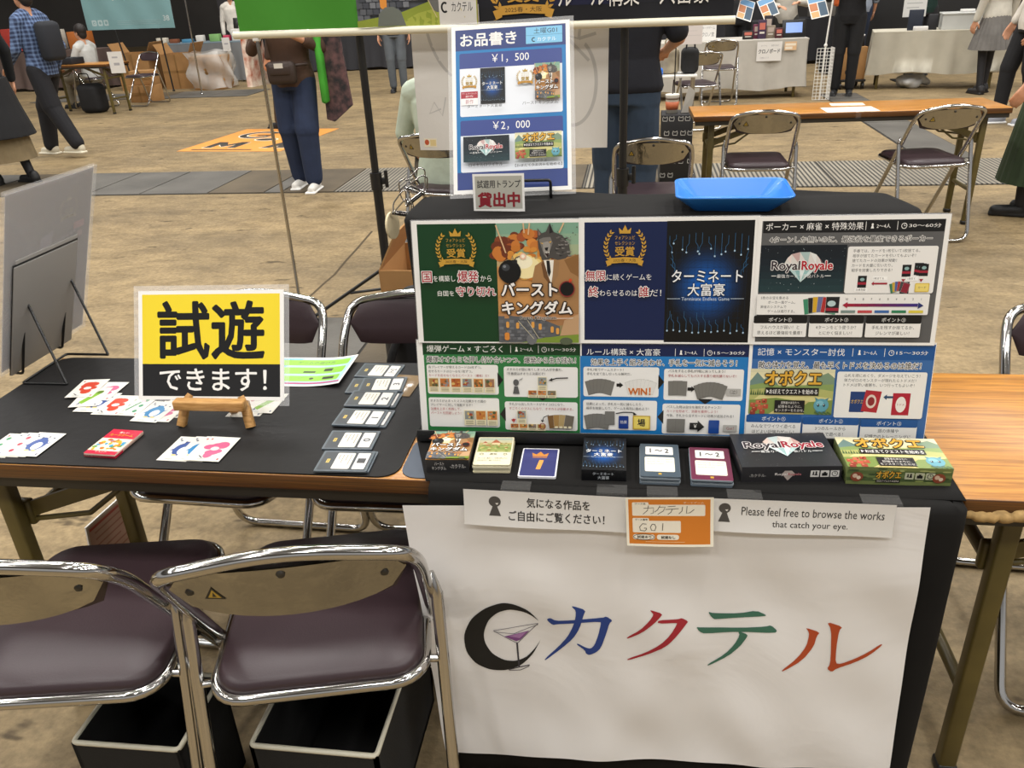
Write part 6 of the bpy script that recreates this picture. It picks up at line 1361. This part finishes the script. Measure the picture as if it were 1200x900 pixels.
m = MB(); M = Matrix.Translation((-W_/2, 0, H_)) @ Euler((0, R(28), 0)).to_matrix().to_4x4(); m.box((0, 0, .065), (.005, D_, .13), rot=None); 
for i in range(len(m.v)): m.v[i] = M @ m.v[i]
m.build('flap', CARDB, t)
m = MB(); m.box((0, 0, .345), (.46, .24, .69), bevel=.09, seg=4); m.tube(fillet([(-.16, -.12, .60), (-.20, -.15, .50), (-.16, -.15, .38), (-.10, -.12, .40)], .06, 4), .012, 8)
o = m.build('black_bag', mat('black_nylon', '#1a1a1c', .7, var=.2, bump=.3, bscale=18)); o.location = (-.485, 2.17, 0); tag(o, 'black soft bag on the floor in front of the cardboard box', 'bag')

# ------------------------------------------------------------------ far booths
def cloth_table(label, x0, x1, y0, y1, h, col, hem=.10, rot=0.0):
    m = MB(); W_, D_ = x1-x0, y1-y0; N = 80; path = []
    cs = fillet([(-W_/2, D_/2, 0), (-W_/2, -D_/2, 0), (W_/2, -D_/2, 0), (W_/2, D_/2, 0)], .03, 4); L_ = []
    for a, b in zip(cs[:-1], cs[1:]):
        n = max(1, int((b-a).length/.03)); L_ += [a.lerp(b, k/n) for k in range(n)]
    L_.append(cs[-1]); n = len(L_); zz = [h, h-.01, h-.12, h-.3, h-.5, hem]; vs = []
    for j, z in enumerate(zz):
        f = max(0, (h-z))/h
        for i, p in enumerate(L_):
            d = Vector((p.x/W_, p.y/D_, 0)).normalized(); a = .028*f*math.sin(i*.75)+.018*f*math.sin(i*.31+1)+.05*f*f
            vs.append((p.x+d.x*a, p.y+d.y*a, z+(.02*math.sin(i*.2) if j == 5 else 0)))
    m.add(vs, [(j*n+i+1, j*n+i, (j+1)*n+i, (j+1)*n+i+1) for j in range(5) for i in range(n-1)], smooth=True)
    m.box((0, 0, h-.010), (W_, D_, .022), bevel=.004)
    t = thing('cloth_table', label, 'table', ((x0+x1)/2, (y0+y1)/2, 0), rot); m.build('tablecloth', mat('cloth_'+col[1:]+'_table', col, .85, var=.06, scale=5, bump=.2, bscale=9), t)
    for sx_ in (-1, 1):
        for sy_ in (-1, 1): l = MB(); l.box((sx_*(W_/2-.12), sy_*(D_/2-.07), (h-.03)/2), (.034, .03, h-.03), bevel=.004); l.build('leg', STEEL, t)
    return t
cloth_table('long table under a grey-white cloth with games and a tablet on it', -.30, 2.12, 11.35, 12.05, .70, '#b3aea4', .12)
cloth_table('table under a cream cloth with a clear plastic case on it', 3.06, 4.62, 11.75, 12.35, .70, '#b9b3a2', .20, R(-12))
def hangpaper(name, px, y, w_, h_, draw, label, base='#dedbd6', cat='sign'):
    q = aty(*px, y); P = Pr(w_, h_, base); draw(P); return sheet(name, P, frame(q, (1, -.02, 0), (0, 0, 1)), label, cat, thick=.001, mats=INK)
hangpaper('paper_sign', (886, 72), 11.315, 300, 225, lambda p: (p.text('クロノボード', 20, 85, 280, 135, '#2a2a2c', .03), p.text('ボードゲーム', 50, 35, 120, 55, '#77757a'), p.text('試遊できます', 170, 35, 260, 55, '#77757a'), p.text('ご自由にどうぞ', 40, 175, 150, 195, '#99979a')), 'white paper sign pinned to the front of the grey-white cloth')
hangpaper('booth_card', (919, 59), 11.315, 145, 100, lambda p: (p.rect(0, 0, 145, 100, '#d9b48a'), p.rect(10, 20, 135, 48, '#ece0cc'), p.rect(10, 58, 95, 88, '#ece0cc')), 'small tan booth card pinned right of the white paper sign', cat='card')
chair(1.0, 10.88, 0, 'folding chair in front of the grey-white cloth table')
GB = [(876, 48, .13, .10, '#1d1a1a', 'dark'), (886, 48, .09, .17, '#6a2540', 'wine-red'), (892, 47, .10, .22, '#3a2440', 'purple'), (902, 47, .11, .15, '#8a7c6c', 'tan'), (912, 47, .09, .12, '#4c2026', 'dark red'), (899, 45, .10, .26, '#241c22', 'black')]
for k, (px, py, w_, h_, c, nm) in enumerate(GB):
    q = aty(px, py, 11.52+.05*(k % 2)+(.14 if k == 5 else 0)); m = MB(); m.box((0, 0, h_/2), (w_, .05, h_), bevel=.003, col=c); p = Pr(w_*1000, h_*1000); p.rect(w_*150, h_*150, w_*850, h_*500, '#b9a89c' if k % 2 else '#c26a5a'); p.rect(w_*200, h_*620, w_*800, h_*720, '#cfc8bc')
    p.emit(m, frame((-w_/2, -.0251, 0), (1, 0, 0), (0, 0, 1))); o = m.build('game_box', INK); o.location = (q.x, q.y, .701); tag(o, f'small {nm} game box standing on the grey-white cloth', 'box', 'game boxes on the grey-white cloth')
t = thing('tablet', 'black tablet with a pale blue screen on the grey-white cloth', 'tablet', (1.96, 11.55, .701))
m = MB(); M = Euler((R(-14), 0, 0)).to_matrix().to_4x4(); m.box((0, 0, .105), (.29, .02, .21), bevel=.008)
for i in range(len(m.v)): m.v[i] = M @ m.v[i]
m.box((0, .05, .03), (.12, .10, .055), bevel=.01); m.build('body', BLKPLA, t)
sm = bpy.data.materials.new('screen'); sm.use_nodes = True; sb = sm.node_tree.nodes['Principled BSDF']; sb.inputs['Base Color'].default_value = hx('#6f86b8'); sb.inputs['Emission Color'].default_value = hx('#7e98cc'); sb.inputs['Emission Strength'].default_value = .55
m = MB(); m.box((0, -.0105, .115), (.20, .002, .12)); 
for i in range(len(m.v)): m.v[i] = M @ m.v[i]
m.build('screen', sm, t)
for (px, py, tl, lb) in (((872), 0, -20, 'colourful flyer held by the person in the dark vest'), (905, 3, 20, 'colourful flyer held by the person in the pale jacket'), (962, 2, 10, 'blue and white flyer held by the person in black')):
    q = aty(px, py+14, 12.27 if px < 950 else 11.15); P = Pr(210, 297, '#dcd9d4'); P.rect(10, 10, 200, 90, '#5f8fb8'); P.rect(10, 100, 100, 200, '#b5744a'); P.rect(110, 100, 200, 280, '#3f566a'); P.rect(10, 210, 100, 285, '#c9a06a')
    sheet('flyer', P, frame(q+Vector((-.1, 0, -.06)), (1, .1, R(tl)), (.1, .55, .8)), lb, 'flyer', thick=.003, mats=INK)
def wire_rack():
    t = thing('wire_rack', 'white wire mesh rack with a white pole beside the grey-white cloth', 'rack', (2.265, 11.02, 0)); m = MB(); W_, H_ = .20, .60
    for side, a in ((0, 0), (1, PI/2)):
        for k in range(6): x = -W_/2+W_*k/5; d = Vector((math.cos(a)*x, math.sin(a)*x, 0)) if not side else Vector((W_/2, x+W_/2, 0)); m.tube([d+Vector((0, 0, .01)), d+Vector((0, 0, H_))], .0032, 6)
        for k in range(16):
            z = .01+(H_-.01)*k/15; a0, a1 = ((-W_/2, 0, z), (W_/2, 0, z)) if not side else ((W_/2, 0, z), (W_/2, W_, z)); m.tube([a0, a1], .0032, 6)
    m.build('mesh', WHTPLA, t); m = MB(); m.tube([(0, .05, .0), (0, .05, .62), (.05, .05, 1.7)], .010, 8); m.sphere((0, .05, .63), .022, 8); m.build('pole', WHTPLA, t)
wire_rack()
# left of the grey cloth: a small white-topped table with bags, papers hanging from a stand
t = thing('side_table', 'small white-topped table with bags behind the person in navy', 'table', (.36, 8.75, 0)); m = MB(); m.box((0, 0, .585), (.46, .36, .02), bevel=.004); m.build('top', WHTPLA, t)
for sx_ in (-1, 1):
    for sy_ in (-1, 1): l = MB(); l.tube([(sx_*.2, sy_*.15, 0), (sx_*.2, sy_*.15, .575)], .011, 8); l.build('leg', CHROME, t)
def soft_bag(x, y, z, w_, d_, h_, col, label, rz=0):
    m = MB(); m.box((0, 0, h_/2), (w_, d_, h_), bevel=min(w_, d_, h_)*.3, seg=4); m.tube(fillet([(-w_*.25, -d_*.3, h_*.9), (-w_*.2, -d_*.35, h_*1.35), (w_*.2, -d_*.35, h_*1.35), (w_*.25, -d_*.3, h_*.9)], .03, 4), .008, 8)
    o = m.build('bag', mat('bagcloth_'+col[1:], col, .75, var=.25, scale=7, bump=.3, bscale=18)); o.location = (x, y, z); o.rotation_euler = (0, 0, R(rz)); return tag(o, label, 'bag')
soft_bag(.32, 8.78, .596, .20, .16, .24, '#a89c84', 'cream cloth bag on the small white-topped table')
soft_bag(.52, 8.75, .596, .17, .18, .24, '#17171a', 'black shiny bag at the right of the small white-topped table')
soft_bag(.20, 8.62, .596, .12, .10, .07, '#2f6fd0', 'bright blue pouch on the small white-topped table')
chair(.62, 9.25, 15, 'folding chair behind the small white-topped table')
def hs(p): 
    for k in range(8): p.rect(40, 60+k*40, 300-(k*53) % 90, 66+k*40, '#c9c1bd')
t = thing('paper_stand', 'thin stand with a pinkish paper sheet above the bags', 'sign', (.44, 8.48, 0)); m = MB(); m.tube([(-.07, .01, 0), (-.07, .01, 1.4)], .006, 8); m.box((-.07, .01, .006), (.22, .16, .012), bevel=.004); m.build('stand', DSTEEL, t)
P = Pr(300, 420, '#d6cdc8'); hs(P); mb = MB(); mb.box((.15, .21, -.002), (.30, .42, .003), col='#d6cdc8'); P.emit(mb); o = mb.build('paper', INK, t); o.matrix_local = frame((-.13, 0, .88), (1, 0, 0), (0, 0, 1))
hangpaper('paper_sign', (820, 48), 11.55, 200, 190, lambda p: (p.text('ボードゲーム', 20, 25, 180, 55, '#77757a'), p.text('クロノ堂', 25, 90, 175, 140, '#5a585c')), 'small white sign standing at the left end of the grey-white cloth', base='#e4e2de')
soft_bag(.05, 13.2, 0, .4, .3, .5, '#16343a', 'dark teal bag on the floor behind the grey-white cloth')
# right cloth table goods
def plain(name, c, d, col, label, cat, rz=0, rough=.6, bevel=.005):
    m = MB(); m.box((0, 0, d[2]/2), d, bevel=bevel); o = m.build(name, mat('plain_'+col[1:], col, rough, var=.06)); o.location = c; o.rotation_euler = (0, 0, R(rz)); return tag(o, label, cat)
m = MB(); W_, D_, H_ = .52, .36, .17
for (cx, cy, sx_, sy_) in ((0, -D_/2, W_, .006), (0, D_/2, W_, .006), (-W_/2, 0, .006, D_), (W_/2, 0, .006, D_)): m.box((cx, cy, H_/2), (sx_, sy_, H_))
m.box((0, 0, .004), (W_, D_, .006)); m.box((0, 0, H_+.012), (W_+.03, D_+.03, .02), bevel=.006)
t = thing('clear_case', 'translucent lidded plastic case on the cream cloth', 'case', (4.10, 11.98, .702), R(-12)); m.build('body', mat('frosted_plastic', '#cfd0cc', .35, alpha=.75), t); m = MB(); m.box((.12, -.187, .085), (.07, .006, .12)); m.box((.20, -.187, .085), (.05, .006, .12)); m.build('label_card', PAPER, t)
plain('game_box', (3.52, 11.98, .702), (.17, .06, .24), '#1c2434', 'taller dark navy box standing on the cream cloth', 'box', -12)
plain('game_box', (3.72, 11.95, .702), (.11, .06, .18), '#1b1b20', 'shorter black box standing on the cream cloth', 'box', -12)
plain('white_box', (3.56, 11.86, .702), (.17, .08, .05), '#dcdad6', 'small white box lying in front of the navy box', 'box', -12)
plain('white_box', (4.12, 11.96, .896), (.16, .10, .03), '#dcdad6', 'white packet on the lid of the translucent case', 'box', -12, bevel=.003)
t = thing('hand_cart', 'low dark hand cart carrying a cardboard box', 'cart', (2.84, 12.20, 0)); m = MB(); m.box((0, 0, .11), (.34, .46, .03), bevel=.006); m.build('deck', BLKPLA, t)
for sx_ in (-1, 1):
    for sy_ in (-1, 1): l = MB(); l.tube([(sx_*.13, sy_*.18-.0, .045), (sx_*.16, sy_*.18, .045)], .045, 14); l.box((sx_*.145, sy_*.18, .085), (.03, .05, .04)); l.build('wheel', BLKPLA, t)
t = thing('cardboard_box', 'tall cardboard box with a small black mark on the hand cart', 'box', (2.84, 12.20, .1255)); m = MB(); m.box((0, 0, .20), (.30, .42, .40), bevel=.004); m.build('body', CARDB, t)
m = MB(); m.prism([(-.04, -.03), (.03, -.03), (.045, .01), (.03, .03), (.0, .015), (-.03, .03), (-.045, .0)], 0, .002, M=frame((-.06, -.2105, .10), (1, 0, 0), (0, 0, 1))); m.build('printed_mark', BLKPLA, t)
plain('black_case', (2.85, 12.22, .527), (.22, .3, .12), '#161618', 'black case on top of the tall cardboard box', 'case')
plain('white_box', (2.85, 12.2, .648), (.22, .2, .02), '#dcdad6', 'white sheet pile on the black case', 'paper', bevel=.003)
t = thing('poster_stand', 'white price board on a stand behind the cream cloth table', 'sign', (3.72, 12.75, 0)); P = Pr(300, 620, '#c9c8c4')
for k in range(9): P.rect(40, 60+k*55, 260-(k*41) % 90, 70+k*55, '#9a9a98')
mb = MB(); mb.box((.15, .31, -.004), (.30, .62, .006), col='#c9c8c4'); P.emit(mb); o = mb.build('panel', INK, t); o.matrix_local = frame((-.15, 0, .82), (1, .05, 0), (.05, .08, 1)); m = MB(); m.tube([(0, .04, 0), (0, .04, 1.1)], .012, 8); m.box((0, .04, .008), (.3, .25, .016), bevel=.005); m.build('stand', BLKPLA, t)
soft_bag(3.05, 14.0, 0, .46, .36, .26, '#141417', 'black bag on the floor behind the hand cart', 20)
m = MB()
for k in range(14): r_ = random.Random(k); m.sphere((r_.uniform(-.2, .2), r_.uniform(-.1, .1), r_.uniform(.05, .12)), r_.uniform(.05, .10), 8, sc=(1.2, 1, .8))
o = solidify(m, .02, 'plastic_bag', mat('white_film', '#c9c9c6', .3, bump=.6, bscale=30), None, 1); o.location = (3.62, 11.98, 0); tag(o, 'crumpled white plastic bag under the cream cloth table', 'bag')
# far left: small wooden table with chair, boxes, teal banner on thin poles
folding_table('small wooden folding table at the far left with a paper hanging from it', -8.9, -7.55, 11.75, 12.25, R(-8))
chair(-7.72, 12.75, 168, 'folding chair behind the far small wooden table')
chair(-8.50, 12.62, 260, 'folding chair under the seated person in grey hoodie')
hangpaper('paper_sign', (131, 86), 11.70, 230, 290, lambda p: (p.rect(60, 66, 150, 88, '#a9a7aa'), p.rect(70, 150, 160, 185, '#a9a7aa')), 'white paper hanging from the far small wooden table')
plain('black_case', (-8.35, 11.95, .702), (.32, .26, .09), '#14161c', 'black case on the far small wooden table', 'case', -8)
soft_bag(-8.15, 12.0, 0, .36, .3, .42, '#101013', 'black bag under the far small wooden table')
def carton(x, y, w_, d_, h_, label, rz=0, open_=False, z=0, wrap=False):
    t = thing('cardboard_box', label, 'box', (x, y, z), R(rz)); m = MB()
    if open_:
        for (cx, cy, sx_, sy_) in ((0, -d_/2, w_, .008), (0, d_/2, w_, .008), (-w_/2, 0, .008, d_), (w_/2, 0, .008, d_)): m.box((cx, cy, h_/2), (sx_, sy_, h_))
        m.box((0, 0, .01), (w_, d_, .02))
    else: m.box((0, 0, h_/2), (w_, d_, h_), bevel=.005)
    m.build('body', CARDB, t)
    m = MB(); m.box((0, -d_/2-.005, h_/2), (w_*.99, .002, .045)); m.box((0, -d_/2-.005, h_/2), (.03, .002, h_*.96)); m.build('packing_tape', mat('brown_tape', '#8f6a3c', .35), t)
    if open_:
        for s in (-1, 1):
            m = MB(); M = Matrix.Translation((s*w_/2, 0, h_)) @ Euler((0, R(s*28), 0)).to_matrix().to_4x4(); m.box((0, 0, .10), (.006, d_, .20))
            for i in range(len(m.v)): m.v[i] = M @ m.v[i]
            m.build('flap', CARDB, t)
    if wrap:
        m = MB(); 
        def wr(u, v): 
            a = 2*PI*u; r_ = .5/max(abs(math.cos(a)), abs(math.sin(a))); q = .06+.03*math.sin(u*40)+.04*math.sin(u*17+v*9); return (math.cos(a)*r_*(w_+q*2), math.sin(a)*r_*(d_+q*2), .02+v*(h_+.05)+.02*math.sin(u*31))
        m.grid(64, 10, wr); m.build('plastic_wrap', mat('cloudy_film', '#e4e2dc', .2, alpha=.38, bump=.5, bscale=14), t)
    return t
carton(-9.25, 15.3, .62, .55, .64, 'large cardboard box at the far left, open flaps, left of the pair', 3, True)
carton(-8.40, 15.3, .54, .55, .60, 'large cardboard box at the far left, right of the pair', 3, True)
carton(-7.66, 14.95, .56, .50, .56, 'cardboard box wrapped in cloudy plastic, far left', 2, False, wrap=True)
carton(-8.02, 13.25, .40, .34, .26, 'lower cardboard box under the far small wooden table', -6)
carton(-8.0, 13.27, .36, .30, .22, 'upper cardboard box under the far small wooden table', 4, z=.262)
def tb(p):
    p.rect(0, 0, p.w, p.h, '#6f9296'); p.rr(8, 8, p.w-8, p.h-8, 6, '#749a9d')
    p.poly([(250, 0), (300, 60), (360, 30), (420, 110), (520, 140), (560, 220), (640, 180), (680, 120), (640, 0)], '#c9c4bc')
    for k in range(3): p.rr(110+k*105, p.h-150, 190+k*105, p.h-62, 14, '#a9bcbd'); p.ell(150+k*105, p.h-106, 22, 24, '#7a9a9c')
    p.text('38', p.w-180, p.h-190, p.w-70, p.h-110, '#b9c8c9', .03)
    for k in range(3): p.rect(560, p.h-130+k*26, p.w-230, p.h-122+k*26, '#88a6a8')
bq = aty(103, 35, 13.6); hang('teal_banner', bq.x, bq.x+1.56, 1.10, 1.75, 13.6, tb, 'teal hanging banner with pale map shape and three icons, far left')
for k, (px, py, pb) in enumerate((((122, 0), 0, (160, 107)), ((178, 0), 0, (204, 107)), ((217, 0), 0, (237, 111)))):
    b_ = atz(*pb); m = MB(); tp_ = aty(*px, b_.y); m.tube([b_+Vector((0, 0, .008)), Vector((tp_.x, tp_.y, 1.9)) if k > 5 else b_.lerp(tp_, 1.15)], .014, 8); m.sphere(b_+Vector((0, 0, .012)), .025, 8)
    tag(m.build('banner_pole', CHROME if k == 2 else BLKPLA), ('left thin black pole crossing the teal banner', 'middle thin black pole crossing the teal banner', 'thin chrome pole right of the teal banner')[k], 'pole')
m = MB(); M0 = None
t = thing('display_table', 'far table with grey-blue cloth and small goods behind the cardboard boxes', 'table', (-8.45, 16.3, 0)); m = MB(); m.box((0, 0, .72), (1.9, .6, .03), bevel=.005); m.build('top', mat('slate_cloth', '#6d7d86', .7), t)
m = MB(); m.grid(50, 8, lambda u, v: (-.95+1.9*u, -.30-.02*math.sin(u*60)*(1-v), .03+.68*v)); m.build('skirt_cloth', mat('grey_skirt', '#77797a', .85), t)
for sx_ in (-1, 1):
    for sy_ in (-1, 1): l = MB(); l.box((sx_*.85, sy_*.24, .355), (.03, .03, .71)); l.build('leg', STEEL, t)
for k, (dx, w_, h_, c, nm) in enumerate(((-.75, .2, .10, '#cfc8b8', 'cream'), (-.5, .16, .07, '#7f4a30', 'rust'), (-.22, .2, .06, '#4a86a8', 'blue'), (.05, .14, .12, '#d9d6cf', 'white'), (.36, .2, .13, '#7fae6a', 'green'), (.60, .12, .10, '#c23a5a', 'pink'), (.80, .16, .2, '#dcdad4', 'tall white'))):
    plain('goods_box', (-8.45+dx, 16.18, .736), (w_, .12, h_), c, f'small {nm} box on the far grey-blue table', 'box')
t = thing('phone_stand', 'white stand with a phone on the far grey-blue table', 'stand', (-7.70, 16.36, .736)); m = MB(); m.box((0, 0, .1), (.1, .06, .2), bevel=.01); m.build('base', WHTPLA, t); m = MB(); m.box((.0, -.02, .30), (.10, .02, .19), bevel=.008, rot=(R(-12), 0, 0)); m.build('phone', BLKPLA, t)
hangpaper('paper_sign', (262, 60), 15.96, 160, 240, lambda p: p.rect(40, 98, 120, 124, '#aaa8ab'), 'white paper hanging from the far grey-blue table')
t = thing('suitcase', 'grey hard-shell suitcase left of the banner stand', 'suitcase', (-7.75, 16.75, 0)); m = MB(); m.box((0, 0, .335), (.36, .24, .55), bevel=.035, seg=3); m.build('shell', mat('grey_shell', '#83868a', .4), t)
m = MB()
for k in range(4): m.tube([(-.12+k*.08, -.121, .1), (-.12+k*.08, -.121, .57)], .006, 6)
m.build('ribs', mat('grey_shell2', '#6f7276', .4), t); m = MB(); m.tube(fillet([(-.08, .04, .6), (-.08, .04, .72), (.08, .04, .72), (.08, .04, .6)], .02, 3), .009, 8); m.build('handle', BLKPLA, t)
for s in (-1, 1): m = MB(); m.tube([(s*.13-.015, 0, .032), (s*.13+.015, 0, .032)], .032, 12); m.build('wheel', BLKPLA, t)
# rows of dark booths beyond
for k, (x0, x1, y, c, lb) in enumerate(((-13.5, -10.2, 15.5, '#5a4a44', 'far brown-cloth booth table beyond the plaid-shirt person'), (-6.8, -3.6, 17.5, '#2c2c30', 'far dark-cloth booth table behind the green banner'), (-3.2, -.4, 16.6, '#3a3a3c', 'far grey-cloth booth table behind the castle banner'), (2.6, 5.6, 15.6, '#1c1c20', 'far black-cloth booth table behind the hand cart'), (6.0, 9.0, 15.2, '#2a2a2c', 'far black-cloth booth table at the right'), (-.2, 2.4, 15.2, '#222226', 'far black-cloth booth table behind the readers'))):
    cloth_table(lb, x0, x1, y, y+.6, .72, c, .04)
for k, (x, y, w_, h_, c, lb) in enumerate(((-11.9, 15.7, .5, .4, '#b03a30', 'red box on the far brown cloth'), (-11.2, 15.7, .4, .35, '#c9c2b4', 'cream box on the far brown cloth'), (-10.6, 15.7, .35, .3, '#b5682c', 'orange box on the far brown cloth'), (3.1, 15.8, .4, .3, '#6a6660', 'grey display box on the far black cloth'), (3.7, 15.8, .5, .22, '#8a5a3a', 'brown box on the far black cloth'), (4.6, 15.8, .4, .34, '#4a4e56', 'slate box on the far black cloth'))):
    plain('display_box', (x, y, .736), (w_, .3, h_), c, lb, 'box')
plain('partition_board', (4.75, 14.9, 0), (2.2, .06, 1.9), '#17181a', 'dark partition board behind the person in dark green', 'board')
plain('partition_board', (1.35, 16.3, 0), (2.5, .06, 1.9), '#232326', 'dark partition board behind the readers of flyers', 'board')
plain('partition_board', (-7.6, 18.6, 0), (3.0, .06, 1.9), '#2c2a2c', 'dark partition board behind the far grey-blue table', 'board')
soft_bag(2.60, 12.05, 1.02, .18, .1, .22, '#d2642a', 'orange bag hanging at the side of the person in pale jacket')

bpy.data.objects.remove(_to)
